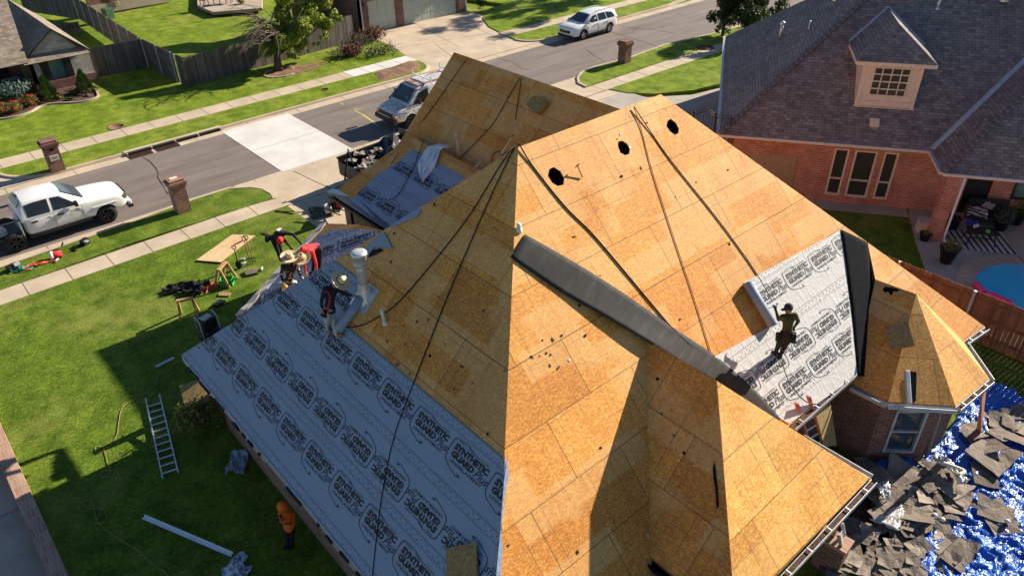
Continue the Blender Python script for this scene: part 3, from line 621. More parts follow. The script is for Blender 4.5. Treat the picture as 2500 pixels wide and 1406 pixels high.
# soffits
for x0, y0, x1, y1 in ((3.76, 5.0, 4.18, 18.0), (4.18, 5.02, 8.0, 5.4), (13.1, 5.38, 15.95, 5.85), (8.02, 3.47, 13.25, 4.2)): MB(M_TRIM).slab([(x0, y0, 2.68), (x1, y0, 2.68), (x1, y1, 2.68), (x0, y1, 2.68)], .02).build('soffit', house)
MB(M_TRIM).slab([(e1.x, e1.y, 2.69), (e2.x, e2.y, 2.69), (e3.x, e3.y, 2.69), (e4.x, e4.y, 2.69), (19.4, 5.4, 2.69), (16.45, 5.4, 2.69)], .02).build('soffit', house); MB(M_TRIM).slab([(GE.x+.02, 17.3, 3.42), (gw, 17.3, 3.42), (gw, 22.6, 3.42), (GE.x+.02, 23.0, 3.42)], .02).build('soffit', house)
# gutters and eave trim
def gutter(a, b, out, full=True, step=.78, m=M_GUT, w=.13, h=.11):
    a = V3(a); b = V3(b); d = (b-a).normalized(); o = V3(out).normalized(); L = (b-a).length; mid = (a+b)/2; Rm = Matrix((d, o, d.cross(o))).transposed()
    g = MB(m, M_MULCH, M_GUT); up = V3((0, 0, 1))
    g.box(mid+o*.008-up*h/2, (L, .012, h), Rm); g.box(mid+o*w-up*(h/2-.012), (L, .014, h), Rm, 2 if full else 0); g.box(mid+o*w/2-up*h, (L, w-.02, .012), Rm)
    if full:
        g.box(mid+o*w/2-up*h*.62, (L-.02, w-.03, .04), Rm, 1); k = int(L/step)
        for i in range(k+1): g.box(a+d*(L*(i+.5)/(k+1))+o*w/2+up*.004, (.035, w, .012), Rm, 2)
    return g.build('gutter', house)
gutter(V3((8.0, 3.42, EZ-.02)), WC+V3((.02, -.03, -.02)), (0, -1, 0)); gutter(WC+V3((.03, .0, -.02)), V3((13.25, 5.1, EZ+.05)), (1, 0, 0), False)
gutter(WL+V3((-.02, .1, -.02)), V3((7.98, 5.2, 2.98)), (-1, 0, 0), False, m=M_FELTD)
for a, b, fl in ((e0, e1, 0), (e1, e2, 0), (e2, e3, 1), (e3, e4, 0), (RE, RC, 1)):
    dd = (b-a); gutter(a-V3((0, 0, .02)), b-V3((0, 0, .02)), (dd.y, -dd.x, 0), bool(fl))
gutter((13.1, 5.34, 3.09), (15.9, 5.34, 3.09), (0, -1, 0), True, m=M_OSBD)
gutter((GE.x-.02, 17.4, 3.46), (GE.x-.02, PG.on(823, 461).y, 3.46), (-1, 0, 0), False, m=M_BLK)
ft = MB(M_GUT, M_BLK); ft.box((3.71, 11.5, EZ-.05), (.03, 13.1, .10)); ft.box((3.695, 11.5, EZ-.12), (.02, 13.0, .07), m=0)
for i in range(46):
    y = random.uniform(5.2, 17.8); ft.box((3.655, y, EZ-.07-random.uniform(0, .05)), (.05, random.uniform(.06, .4), random.uniform(.03, .06)), m=1)
ft.build('fascia', house); MB(M_MET).beam((PG.on(823, 461)+V3((-.2, .1, -.02))), (PG.on(823, 461)+V3((.2, -1.0, -.02))), .25, .03).build('eave_flashing', house)
# downpipe on the bay
MB(M_BRICKD).tube([e2+V3((.05, .1, -.2)), V3((17.75, 3.6, 2.2)), V3((17.7, 3.46, .3))], .05).build('downpipe', house)
# ---------------------------------------------------------------- printed underlayment
def logo():
    """one printed emblem, local metres, list of (polygon, ink)"""
    out = []
    def put(body, x, y, w, h, bold=0, shear=0, ink=1, sp=1.0):
        vs, fs = text2d(body, w, h, bold, shear, sp)
        for f in fs: out.append(([(vs[i][0]+x, vs[i][1]+y) for i in f], ink))
    put('SYNTHETIC', -.345, .075, .70, .165, .062, 0, 1, .95); put('GUARD', -.335, -.115, .47, .165, .065, 0, 1, .95)
    put('Plus', .155, -.135, .27, .20, .008, .35); put('UNDERLAYMENT', -.31, -.235, .66, .078, .012, 0, 1, 1.04)
    def line(pts, w=.016):
        for a, b in zip(pts, pts[1:]):
            dx, dy = b[0]-a[0], b[1]-a[1]; L = math.hypot(dx, dy); nx, ny = -dy/L*w/2, dx/L*w/2
            out.append(([(a[0]-nx, a[1]-ny), (b[0]-nx, b[1]-ny), (b[0]+nx, b[1]+ny), (a[0]+nx, a[1]+ny)], 1))
    line([(-.40, .30), (-.415, .12), (-.41, -.14), (-.39, -.22), (-.34, -.29), (-.22, -.35), (-.08, -.41), (-.01, -.37)]); line([(-.06, -.33), (-.065, -.375), (-.02, -.355)])
    line([(-.40, .30), (-.37, .335), (-.26, .355), (-.14, .355), (-.05, .325), (.02, .285), (.12, .278)]); line([(-.33, .30), (-.24, .315), (-.22, .29)]); line([(-.13, .315), (-.06, .29), (-.02, .265)])
    for x, y in ((-.37, .30), (-.19, .30), (.0, .25)): out.append(([(x-.012, y), (x, y-.012), (x+.012, y), (x, y+.012)], 1))
    out.append(([(.14, .262), (.30, .262), (.30, .312), (.14, .312)], 2))
    for k, L in ((0, .17), (1, .22), (2, .13)): out.append(([(.50, .06-.035*k), (.50+L, .06-.035*k), (.50+L, .07-.035*k+(.012 if k == 0 else 0)), (.50, .07-.035*k+(.012 if k == 0 else 0))], 2))
    return [([(x*1.42, (y+.02)*.80) for x, y in p], k) for p, k in out]
LOGO = logo()
def underlay(plane, parts, rows, laps, mat, lift=.012, name='underlayment', wave=0.0, curl=None):
    """parts: convex polygons in plane uv; rows: (v, inverted, u of one emblem); laps: v of the roll edges"""
    mb = MB(mat, M_INK, M_INKG); rnd = random.Random(5)
    for pg in parts:
        pg = ccw(pg); mb.slab([plane.P(u, v, lift) for u, v in pg], .006, plane=plane)
        us = [p[0] for p in pg]; vs = [p[1] for p in pg]; u0, u1, v0, v1 = min(us), max(us), min(vs), max(vs)
        def stamp(poly, ink, z=.004):
            c = clip(poly, pg)
            if len(c) > 2: mb.face([plane.P(a, b, lift+z) for a, b in c], ink)
        for v, inv, us0 in rows:
            s = -1 if inv else 1; k0 = math.floor((u0-.8-us0)/1.2); k1 = math.ceil((u1+.8-us0)/1.2)
            for k in range(k0, k1+1):
                c = us0+k*1.2
                if v+.5 < v0 or v-.5 > v1: continue
                for poly, ink in LOGO:
                    q = [(c+s*x, v+s*y) for x, y in poly]; stamp(q, ink)
        for v in laps:
            for dv, t in ((0, .008), (-.17, .006)):
                if v0 < v+dv < v1: stamp([(u0, v+dv), (u1, v+dv), (u1, v+dv+t), (u0, v+dv+t)], 1)
            for dv, st in ((-.05, .17), (-.12, .17)):
                u = u0+(.08 if dv < -.1 else 0)
                while u < u1:
                    if rnd.random() < .8: stamp([(u-.016, v+dv), (u, v+dv-.016), (u+.016, v+dv), (u, v+dv+.016)], 1)
                    u += st
    return mb.build(name)
# left slope: three courses across the whole slope, a fourth one half unrolled
uvL = PL.px
hipF = lambda v: -18.1+v/math.sqrt(2)*(18.1-RA.y)/(RA.x-3.74); hipN = lambda v: -5.0-v/math.sqrt(2)*(RA.y-5.0)/(RA.x-3.74)
vt = (uvL(870, 820)[1]+uvL(1228, 1110)[1])/2; ru = uvL(815, 812)[0]
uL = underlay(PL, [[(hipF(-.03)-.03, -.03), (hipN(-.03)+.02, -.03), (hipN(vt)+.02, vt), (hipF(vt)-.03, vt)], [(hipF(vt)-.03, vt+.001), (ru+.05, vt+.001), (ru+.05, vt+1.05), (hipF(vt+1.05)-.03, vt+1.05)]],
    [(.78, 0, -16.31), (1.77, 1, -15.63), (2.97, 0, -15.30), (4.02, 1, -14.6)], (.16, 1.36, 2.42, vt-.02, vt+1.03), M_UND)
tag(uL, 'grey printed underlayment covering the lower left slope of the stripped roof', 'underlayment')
# rear slope sheet in the sun, wrinkled
uvM = PM.px
q = [uvM(*p) for p in ((1741, 872), (1880, 796), (1815, 690), (2050, 563), (2062, 610), (2068, 700), (2080, 790), (2095, 914), (1925, 1034), (1905, 1022), (1850, 985))]
r1, r2, r3 = uvM(1922, 665)[1], uvM(1985, 770)[1], uvM(1955, 925)[1]
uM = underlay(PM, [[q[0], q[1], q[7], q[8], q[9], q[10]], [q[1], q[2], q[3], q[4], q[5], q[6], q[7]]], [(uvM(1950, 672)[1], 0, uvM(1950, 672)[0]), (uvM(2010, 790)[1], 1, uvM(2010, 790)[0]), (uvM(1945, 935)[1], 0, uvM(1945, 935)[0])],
    (uvM(1815, 692)[1]-.02, uvM(1880, 800)[1]-.03, uvM(1990, 915)[1]), M_UNDSUN, .02)
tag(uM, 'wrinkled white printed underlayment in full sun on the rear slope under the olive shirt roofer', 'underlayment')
# over the garage
z1 = lambda x, y: (800+x/5.021, 280+y/5.021)
g = [PG.px(*z1(*p)) for p in ((1035, 430), (1690, 775), (1240, 1110), (700, 1400), (260, 1040), (340, 1000), (600, 745), (860, 590))]
gv = lambda x, y: PG.px(*z1(x, y))
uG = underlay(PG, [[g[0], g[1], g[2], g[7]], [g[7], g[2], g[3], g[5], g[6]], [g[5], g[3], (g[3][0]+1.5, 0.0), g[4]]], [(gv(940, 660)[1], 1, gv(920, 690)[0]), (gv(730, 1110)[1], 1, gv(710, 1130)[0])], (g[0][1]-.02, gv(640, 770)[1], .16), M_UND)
tag(uG, 'shaded printed underlayment on the low roof over the garage, draped with white plastic', 'underlayment')
# porch roof and the folded edge catching the sun
pv = PP.px
pg = [pv(*p) for p in ((580, 777), (700, 645), (778, 578), (810, 562), (880, 560), (938, 566))]; pe_ = [PP.uv(V3((9.6, 16.35, 4.53))), PP.uv(V3((5.05, 18.3, 2.48)))]
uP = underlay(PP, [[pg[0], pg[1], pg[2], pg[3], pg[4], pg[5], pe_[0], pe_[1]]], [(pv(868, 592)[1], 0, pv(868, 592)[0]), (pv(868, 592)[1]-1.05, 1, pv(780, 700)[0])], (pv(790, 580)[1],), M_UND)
fm = MB(M_UNDSUN); rr = random.Random(3); prev = None
for i in range(19):
    t = i/18; a = PP.on(580+t*205, 777-t*223); b = a+PP.N*.02+V3((.06+.14*rr.random()+.05*t, -.05-.05*rr.random(), .03+.05*rr.random())); c = a+V3((-.05*rr.random(), .03, .05+.10*rr.random())); e = b+V3((.02, 0, .05+.03*rr.random()))
    if prev: fm.face([prev[0], a, c, prev[2]]); fm.face([prev[2], c, e, prev[3]]); fm.face([prev[3], e, b, prev[1]])
    prev = (a, b, c, e)
fm.build('folded_edge', uP); tag(uP, 'shaded printed underlayment on the low porch roof where three roofers crouch', 'underlayment')
# ragged pieces lapped over the hips
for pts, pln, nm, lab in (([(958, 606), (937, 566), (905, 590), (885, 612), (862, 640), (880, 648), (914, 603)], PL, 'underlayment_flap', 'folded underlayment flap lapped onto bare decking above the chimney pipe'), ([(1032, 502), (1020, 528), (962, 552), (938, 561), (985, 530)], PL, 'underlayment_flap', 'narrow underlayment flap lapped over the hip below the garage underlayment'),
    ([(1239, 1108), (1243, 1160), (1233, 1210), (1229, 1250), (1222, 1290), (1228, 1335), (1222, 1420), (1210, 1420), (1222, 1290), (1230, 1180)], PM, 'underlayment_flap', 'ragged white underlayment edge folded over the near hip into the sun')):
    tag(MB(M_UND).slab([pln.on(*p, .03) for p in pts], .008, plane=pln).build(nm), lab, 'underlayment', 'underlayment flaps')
# rolls
def roll(a, b, r, lab, label_cat='roll'):
    a = V3(a); b = V3(b); t = thing('underlayment_roll', lab, 'roll', a, 0, 'rolls of underlayment'); d = (b-a).normalized()
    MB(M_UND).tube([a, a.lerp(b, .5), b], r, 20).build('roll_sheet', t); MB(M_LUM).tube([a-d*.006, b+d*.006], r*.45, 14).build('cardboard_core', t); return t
roll(PL.on(826, 806, .11), PL.on(886, 722, .11), .11, 'shaded underlayment roll lying across the slope beside the navy shirted roofer')
roll(PM.on(1886, 795, .12), PM.on(1824, 689, .12), .12, 'white sunlit underlayment roll at the end of the wrinkled sheet')
roll(PP.on(668, 702, .1), PP.on(700, 690, .1), .10, 'short underlayment roll on the porch roof beside the dotted shirt roofer')
# ---------------------------------------------------------------- loose things on the roof
def ribbon(name, plane, pts_a, pts_b, m, lifts_a, lifts_b, t=.01, k=5):
    """a sheet between two edges given in pixels on a roof plane, lifted off it by the given heights"""
    A = smooth_path([plane.on(*p, h) for p, h in zip(pts_a, lifts_a)], k); B = smooth_path([plane.on(*p, h) for p, h in zip(pts_b, lifts_b)], k)
    mb = MB(m); n = 7; rr = random.Random(len(name)); rows = []
    for i, (a, b) in enumerate(zip(A, B)):
        rows.append([a.lerp(b, j/n)+plane.N*(.012*math.sin(i*.23+j*.5)+rr.uniform(-.0015, .0015)) for j in range(n+1)])
    mb.grid(rows)
    o = mb.build(name); return baked(o, [('SOLIDIFY', dict(thickness=t, offset=0))])
def felt_mat():
    m = Mat('mineral_felt', 0.85, spec=0.3); uv = m.co('UV', (0.5, 3.3, 1))
    m.color(m.ramp(m.noise(uv, 1.6, 4, 0.7), (0.3, (0.020, 0.020, 0.021)), (0.55, (0.034, 0.034, 0.034)), (0.75, (0.066, 0.066, 0.064)))); m.bump(m.noise(m.co(), 60, 2), 0.2, 0.01); return m.m
M_FELTS = felt_mat()
f1 = ribbon('valley_felt', PM, [(1281, 572), (1400, 640), (1520, 715), (1640, 797), (1700, 836), (1757, 876), (1840, 950), (1905, 1022)], [(1246, 628), (1370, 712), (1480, 774), (1600, 846), (1665, 890), (1745, 934), (1800, 985), (1880, 1045)],
    M_FELTS, (.02, .03, .03, .02, .02, .02, .03, .02), (.03, .05, .11, .14, .07, .04, .02, .02))
tag(f1, 'long dark grey valley felt strip laid diagonally across the sunlit rear slope', 'roofing felt')
f2 = ribbon('valley_felt', PM, [(2052, 560), (2064, 640), (2080, 760), (2088, 850), (2094, 918)], [(2119, 593), (2130, 680), (2143, 770), (2155, 850), (2166, 916)], M_FELTD, (.03, .03, .03, .03, .03), (.03, .03, .035, .04, .04))
tag(f2, 'black valley felt strip between the white underlayment and the bay roof', 'roofing felt')
def rope(name, pts, lab, r=.013, m=M_ROPE, cat='rope', group='black ropes over the roof', k=5):
    o = MB(m).tube(smooth_path(pts, k), r, 6).build(name); return tag(o, lab, cat, group)
PLn = lambda *p: [PL.on(x, y, .015) for x, y in p]; PMn = lambda *p: [PM.on(x, y, .015) for x, y in p]; PUn = lambda *p: [PU.on(x, y, .03) for x, y in p]
rope('safety_rope', [RA+V3((.02, .05, .06))]+PLn((1240, 392), (1180, 520), (1092, 725), (1000, 960), (960, 1075), (930, 1225), (908, 1420)), 'black rope running from the main peak straight down to the near eave')
rope('safety_rope', [RA+V3((.0, .0, .09))]+PLn((1225, 398), (1150, 520), (1070, 625), (985, 725), (938, 765), (880, 795), (838, 800), (822, 815)), 'black rope curving from the main peak to the navy shirted roofer')
rope('safety_rope', [PU.on(1272, 189, .05)]+PUn((1268, 225), (1258, 290), (1252, 330))+[RA+V3((-.25, .3, -.2)), RA+V3((0, .03, .06))], 'short black rope hanging from the garage ridge to the main peak')
rope('safety_rope', [PU.on(1270, 189, .05)]+PUn((1240, 240), (1205, 300), (1165, 345), (1125, 385)), 'black rope sloping from the garage ridge down behind the pale pipe')
rope('safety_rope', [PU.on(1141, 142, .05)]+PUn((1090, 215), (1040, 285), (1000, 335))+[PG.on(970, 378, .04), PG.on(955, 402, .04)], 'black rope along the street end of the garage roof')
rope('safety_rope', [PG.on(1036, 342, .05), PG.on(1024, 370, .04), PG.on(1010, 408, .04), PG.on(990, 445, .04), PG.on(972, 476, .04), PG.on(950, 488, .04)], 'short black rope lying on the garage underlayment', group=None)
rope('safety_rope', [RA+V3((.03, 0, .07))]+PMn((1300, 405), (1380, 505), (1450, 575), (1560, 705), (1640, 800), (1680, 838), (1740, 905), (1765, 925)), 'brown black rope crossing the sunlit rear slope to the felt strip', .016)
rope('safety_rope', [PM.on(1548, 261, .05)]+PMn((1590, 325), (1640, 395), (1740, 520), (1800, 600), (1845, 665), (1885, 735)), 'thin rope from the rear ridge down to the olive shirted roofer', .012)
rope('tether_line', [PM.on(1547, 261, .05)]+PMn((1565, 315), (1590, 410), (1625, 520), (1665, 640), (1700, 745), (1735, 860)), 'thin brown line from the rear ridge to the corner of the white underlayment', .009, plain('brown_line', (0.20, 0.09, 0.04), 0.9))
rope('trailing_rope', PMn((1903, 838), (1908, 870), (1912, 895), (1925, 930), (1945, 958), (1968, 980), (2008, 990)), 'dark cable trailing from the olive roofer to the wooden ladder', .014, group=None)
# chimney pipe with its square flashing, cowl and collar
b = PL.on(892, 726); ch = thing('flue_pipe', 'tall galvanised flue pipe with round cowl standing on the left slope', 'vent pipe', b)
top = CO+ray(868, 622)*((b-CO).length/ray(884, 722).length*.955); H_ = 1.16
fl = MB(M_MET); c = b+PL.N*.02
fl.slab([c+PL.U*x+PL.V*y for x, y in ((-.34, -.34), (.30, -.34), (.30, .32), (-.34, .32))], .01, N=PL.N); fl.build('flashing', ch)
MB(M_MET).lathe([(.20, -.15), (.17, .12), (.13, .34), (.128, .42)], b, 20).build('collar', ch)
MB(M_MET).lathe([(.115, .0), (.115, .75), (.119, .76), (.115, .78), (.115, H_-.2)], b, 20).build('pipe', ch)
MB(M_MET).lathe([(.13, H_-.32), (.155, H_-.26), (.16, H_-.22), (.16, H_-.02), (.185, H_-.02), (.185, H_+.03), (.165, H_+.06), (.08, H_+.075), (.001, H_+.078)], b, 22).build('cowl', ch)
def vent(name, base, h, r, m, lab, lean=(0, 0, 1), cap=False):
    base = V3(base); t = thing(name, lab, 'vent pipe', base); a = V3(lean).normalized()
    MB(m).tube([base-a*.1, base+a*h*.5, base+a*h], r, 12).build('pipe', t)
    if cap: MB(m).lathe([(r, h-.02), (r*1.7, h+.02), (r*1.8, h+.10), (r*1.3, h+.17), (.001, h+.2)], base, 14, axis=a).build('cap', t)
    else: MB(m).lathe([(r*1.5, -.02), (r*1.3, .06), (r*1.02, .07)], base, 12, axis=a).build('boot', t)
M_PVCP = plain('weathered_pvc', (0.55, 0.37, 0.28), 0.6); M_PVC = plain('white_pvc', (0.66, 0.66, 0.63), 0.5)
vent('vent_pipe', PU.on(1121, 398), .95, .055, M_PVCP, 'pale capped vent pipe rising behind the garage underlayment', cap=True)
vent('vent_pipe', PG.on(1166, 404), .32, .045, M_PVCP, 'short pink plumbing stub lying over near the main hip', (.75, .25, .25))
vent('vent_pipe', PL.on(940, 790), .42, .040, M_PVC, 'thin white plastic pipe on the shaded deck beside the cable', (-.1, .0, 1))
vent('vent_pipe', PM.on(1267, 563), .16, .05, M_PVC, 'small white vent stub near the hip above the felt strip')
hk = MB(M_ROPE).tube(smooth_path([PU.on(1200, 395, .03), PU.on(1205, 378, .1), PU.on(1216, 370, .14), PU.on(1223, 380, .05)], 5), .018, 6).build('rope_end'); tag(hk, 'curled end of rope poking up behind the main hip', 'rope')
# white plastic draped over the low garage ridge
pl = MB(M_PLAST); rr = random.Random(11)
L1 = [(1070, 352), (1045, 362), (1030, 385), (1020, 402), (1022, 425), (1030, 445)]; L2 = [(1083, 361), (1075, 372), (1066, 395), (1055, 415), (1042, 430), (1032, 446)]
A = smooth_path([PG.on(*p, .05+.05*(i % 2)) for i, p in enumerate(L1)], 4); B = smooth_path([PG.on(*p, .04+.07*((i+1) % 2)) for i, p in enumerate(L2)], 4); n = 9; rows = [[a.lerp(b, j/n)+PG.N*(.05*math.sin(j*2.2+i*.3)+rr.uniform(-.01, .01)) for j in range(n+1)] for i, (a, b) in enumerate(zip(A, B))]
rows.insert(0, [p+V3((.35, -.05, -.12)) for p in rows[0]])
pl.grid(rows)
tag(baked(pl.build('plastic_sheet'), [('SOLIDIFY', dict(thickness=.006))]), 'crumpled white plastic sheeting draped over the garage roof ridge', 'plastic sheet')
def board(name, pln, px, lift, t, m, lab, group=None):
    pts = [pln.on(x, y, lift) for x, y in px]; return tag(MB(m, m).slab(pts, t, 0, 1, plane=pln).build(name), lab, 'board', group)
board('osb_scrap', PU, [(1283, 255), (1303, 233), (1335, 250), (1312, 277)], .22, .16, M_OSBD, 'stack of grey wood board offcuts on the garage slope', 'offcuts of wood board')
board('osb_scrap', PL, [(1090, 1337), (1162, 1322), (1165, 1420), (1090, 1420)], .10, .03, M_OSBD, 'rectangular olive board offcut lying on the underlayment at the bottom edge', 'offcuts of wood board')
pbl = pl_of(e0, e1, K_, (0, -1, 0)); pbd = pl_of(e1, e2, K_, e2-e1)
board('osb_scrap', pbl, [(2160, 797), (2216, 783), (2233, 844), (2174, 853)], .16, .03, M_OSBD, 'square olive board offcut lying on the shaded bay roof', 'offcuts of wood board')
gb = MB(M_GUT, M_FELTD); ga, gb2 = pbd.on(2214, 905, .12), pbd.on(2219, 986, .12); dd = (gb2-ga); Rm = Matrix((dd.normalized(), pbd.N.cross(dd.normalized()), pbd.N)).transposed()
gb.box((ga+gb2)/2, (dd.length, .12, .10), Rm, 0, .02); gb.slab([pbd.on(*p, .03) for p in ((2222, 906), (2238, 908), (2236, 978), (2228, 985))], .01, 1, N=pbd.N)
tag(gb.build('gutter_offcut'), 'short pale gutter offcut lying down the shaded bay roof', 'gutter piece')
# hammer hooked on the deck, standing off it
hm = thing('hammer', 'claw hammer hanging on the sunlit deck beside the first round hole', 'hammer', PM.on(1410, 420)); a = PM.on(1410, 404, .14); b = PM.on(1422, 433, .03)
MB(M_LUM).tube([a, b], [.013, .018], 8).build('handle', hm); d = (b-a).normalized(); s = d.cross(PM.N).normalized(); h = MB(M_RUST); h.tube([a-s*.07, a-s*.03, a+s*.03], [.017, .012, .018], 8); h.tube([a+s*.03, a+s*.07-d*-.01, a+s*.10+d*.03], [.016, .012, .004], 6); h.build('head', hm)
# crumbs of torn felt and paper left on the deck
rr = random.Random(21); protos = []
for i in range(6):
    mb = MB([M_FELTD, M_FELT, M_PLAST][0 if i < 3 else 1 if i < 5 else 2]); k = rr.randint(5, 7); pts = []
    for j in range(k): an = 2*math.pi*j/k; pts.append(V3((.055*rr.uniform(.5, 1.3)*math.cos(an), .10*rr.uniform(.4, 1.2)*math.sin(an), rr.uniform(.005, .02))))
    mb.slab(pts, .006); protos.append(mb)
def crumb(pln, p, s, k, ang):
    me = protos[k]; o = crumb.cache.get(k)
    if o is None: o = me.build('felt_crumb', world=False); crumb.cache[k] = o
    else: o = o.copy(); C.objects.link(o)
    Rm = Matrix((pln.U, pln.V, pln.N)).transposed() @ Matrix.Rotation(ang, 3, 'Z'); M4 = Rm.to_4x4() @ Matrix.Scale(s, 4); M4.translation = p; o.matrix_world = M4
    tag(o, 'white scrap of paper lying loose on the bare roof deck' if k == 5 else 'small dark scrap of torn felt lying loose on the bare roof deck', 'scrap', 'scraps of paper on the roof deck' if k == 5 else 'scraps of torn felt on the roof deck')
crumb.cache = {}
for pln, px in ((PM, [(1298, 870), (1318, 868), (1334, 862), (1344, 866), (1343, 893), (1363, 897), (1466, 1092), (1402, 578), (1518, 430), (1700, 445), (1778, 415), (1515, 327), (1507, 340), (1465, 672), (1429, 820), (1414, 745), (1350, 830), (1325, 830), (1538, 360), (1780, 595), (1660, 780), (1320, 1180), (1240, 1330), (1410, 1345), (1372, 818), (1650, 480), (1565, 410), (1850, 350), (1390, 878), (1580, 300)]), (PL, [(1045, 780), (1018, 785), (985, 795), (945, 833), (988, 842), (968, 890), (1000, 912), (1009, 880), (1155, 935), (1128, 895), (1108, 950), (1190, 1060), (1238, 965), (1060, 500), (955, 640), (962, 570), (925, 610), (1050, 870), (1230, 490), (1085, 840), (1070, 725), (1180, 760), (1232, 905)]),
    (PU, [(1105, 318), (1135, 270), (1145, 265), (1190, 200), (1113, 262), (1075, 330), (1185, 318), (1240, 250), (1370, 230), (1090, 222), (1240, 238)]), (PWS, [(1645, 1062), (1650, 1095), (1605, 925), (1670, 1105), (1615, 1010), (1640, 1000)])):
    for p in px: crumb(pln, pln.on(*p, .006), rr.uniform(.22, .62), 5 if p in ((1390, 878), (1515, 327), (1538, 360)) else rr.randint(0, 4), rr.uniform(0, 6.28))
tf = MB(M_FELTD); pbt = PM2
tf.slab([pbl.on(*p, .02) for p in ((2143, 692), (2165, 700), (2196, 706), (2190, 712), (2182, 710), (2176, 722), (2168, 712), (2160, 714), (2152, 704))], .01, N=pbl.N); tag(tf.build('felt_strip'), 'torn black felt rag stuck under the sunlit edge of the bay roof', 'roofing felt')
tf = MB(M_FELTD); tf.slab([PWS.on(*p, .02) for p in ((1743, 1125), (1747, 1150), (1752, 1200), (1754, 1235), (1749, 1240), (1746, 1190), (1742, 1170), (1740, 1145))], .01, N=PWS.N); tag(tf.build('felt_strip'), 'long torn black felt rag beside the hip of the rear wing', 'roofing felt')
sp = MB(M_BLKC); sp.slab([PL.on(*p, .01) for p in ((905, 612), (928, 606), (936, 612), (915, 622), (900, 628))], .02, N=PL.N); tag(sp.build('felt_strip'), 'crumpled black rag at the foot of the underlayment flap behind the flue', 'roofing felt')
for x in range(18):
    pass
# ---------------------------------------------------------------- things on the lawn and drive
GZ0 = .10
def ladder(name, a, b, width, across, step, m, lab, rail=(.035, .075), mr=None, tip=None):
    a = V3(a); b = V3(b); d = (b-a).normalized(); x = V3(across).normalized(); L = (b-a).length; n = d.cross(x).normalized(); Rm = Matrix((d, x, n)).transposed()
    t = thing(name, lab, 'ladder', a)
    for s in (-1, 1): MB(m).box((a+b)/2+x*s*width/2, (L, rail[0], rail[1]), Rm).build('rail', t)
    k = int(L/step)
    for i in range(k): MB(mr or m).box(a+d*(step*(i+.6)), (.045, width-.03, .03), Rm).build('rung', t)
    if tip:
        for s in (-1, 1): MB(tip).box(b+d*.06+x*s*width/2, (.16, rail[0]+.01, rail[1]+.01), Rm).build('rail_tip', t)
    return t
a, b, c2, d2 = at(398, 1172, GZ0), at(357, 978, GZ0), at(438, 1158, GZ0), at(391, 966, GZ0)
ladder('extension_ladder', (a+c2)/2+V3((0, 0, .06)), (b+d2)/2+V3((0, 0, .06)), .40, (c2-a), .305, M_ALU, 'aluminium ladder lying flat on the shaded lawn')
# ladder against the rear eave between wing and bay
tp = at(1962, 985, 3.35); ft_ = at(2030, 1205, .1)
ladder('extension_ladder', ft_, tp, .42, (1, -.15, 0), .31, M_LUMR, 'orange railed ladder leaning on the rear eave beside the white underlayment', (.04, .09), M_ALU, plain('red_tip', (0.40, 0.06, 0.04), 0.7))
tp = at(2052, 1290, 1.9); ladder('step_ladder', at(2062, 1345, .15), tp, .36, (1, .3, 0), .3, M_ALU, 'grey ladder standing in the shade under the rear wing eave')
hp = [(447, 880), (410, 905), (385, 922), (378, 940), (366, 955), (340, 968), (312, 982), (296, 1000), (290, 1030), (285, 1062), (270, 1085), (258, 1095), (240, 1105), (232, 1098), (236, 1089), (250, 1092), (258, 1110), (262, 1128), (268, 1142), (270, 1152), (260, 1164), (248, 1162), (248, 1152), (264, 1148), (284, 1152), (294, 1168), (288, 1190), (272, 1215), (252, 1238), (238, 1262), (232, 1275), (246, 1277), (258, 1266), (256, 1248), (246, 1241), (228, 1242), (200, 1246), (193, 1235), (205, 1222), (222, 1224), (230, 1245), (236, 1268), (252, 1288), (280, 1308), (310, 1328), (340, 1345), (362, 1368), (395, 1390), (420, 1412)]
tag(MB(M_HOSE).tube(smooth_path([at(x, y, GZ0+.02) for x, y in hp], 3), .009, 5).build('air_hose'), 'thin yellow air hose looping over the shaded lawn', 'hose')
tr = MB(M_PLAST); A, B = at(350, 1262, GZ0+.05), at(566, 1354, GZ0+.05); dd = (B-A).normalized(); Rm = Matrix((dd, V3((0, 0, 1)).cross(dd), V3((0, 0, 1)))).transposed()
tr.box((A+B)/2, ((B-A).length, .10, .012), Rm); tr.box((A+B)/2+Rm@V3((0, .05, .03)), ((B-A).length, .012, .06), Rm)
tag(tr.build('metal_edging'), 'long white metal edging strip lying on the shaded lawn', 'edging')
# wrappers by the lower edge
wr = thing('wrapper_pile', 'heap of crumpled white printed shingle wrappers on the dark lawn at the bottom', 'wrappers', at(580, 1390, GZ0)); rr = random.Random(4)
M_WRAP = Mat('printed_wrapper', .5); M_WRAP.color(M_WRAP.ramp(M_WRAP.noise(M_WRAP.co(), 6, 3), (0.50, (0.58, 0.62, 0.68)), (0.57, (0.06, 0.06, 0.16)), (0.62, (0.5, 0.54, 0.6)))); M_WRAP = M_WRAP.m
def crumple(mb, c, s, m=0, n=5, amp=.25, rot=0.0, rnd=rr, h0=.03):
    g = [[V3(c)+Matrix.Rotation(rot, 3, 'Z')@V3(((i/(n-1)-.5)*s[0]*rnd.uniform(.92, 1.08), (j/(n-1)-.5)*s[1]*rnd.uniform(.92, 1.08), h0+amp*rnd.random()*min(s))) for j in range(n)] for i in range(n)]
    mb.grid(g, m, False); return mb
for p, s, r_ in (((578, 1380), (.55, .35), .6), ((568, 1402), (.5, .4), 1.4), ((592, 1400), (.4, .35), 2.2), ((585, 1368), (.35, .25), .2)):
    baked(crumple(MB(M_WRAP), at(*p, GZ0), s, 0, 6, .35, r_).build('wrapper', wr), [('SOLIDIFY', dict(thickness=.005))])
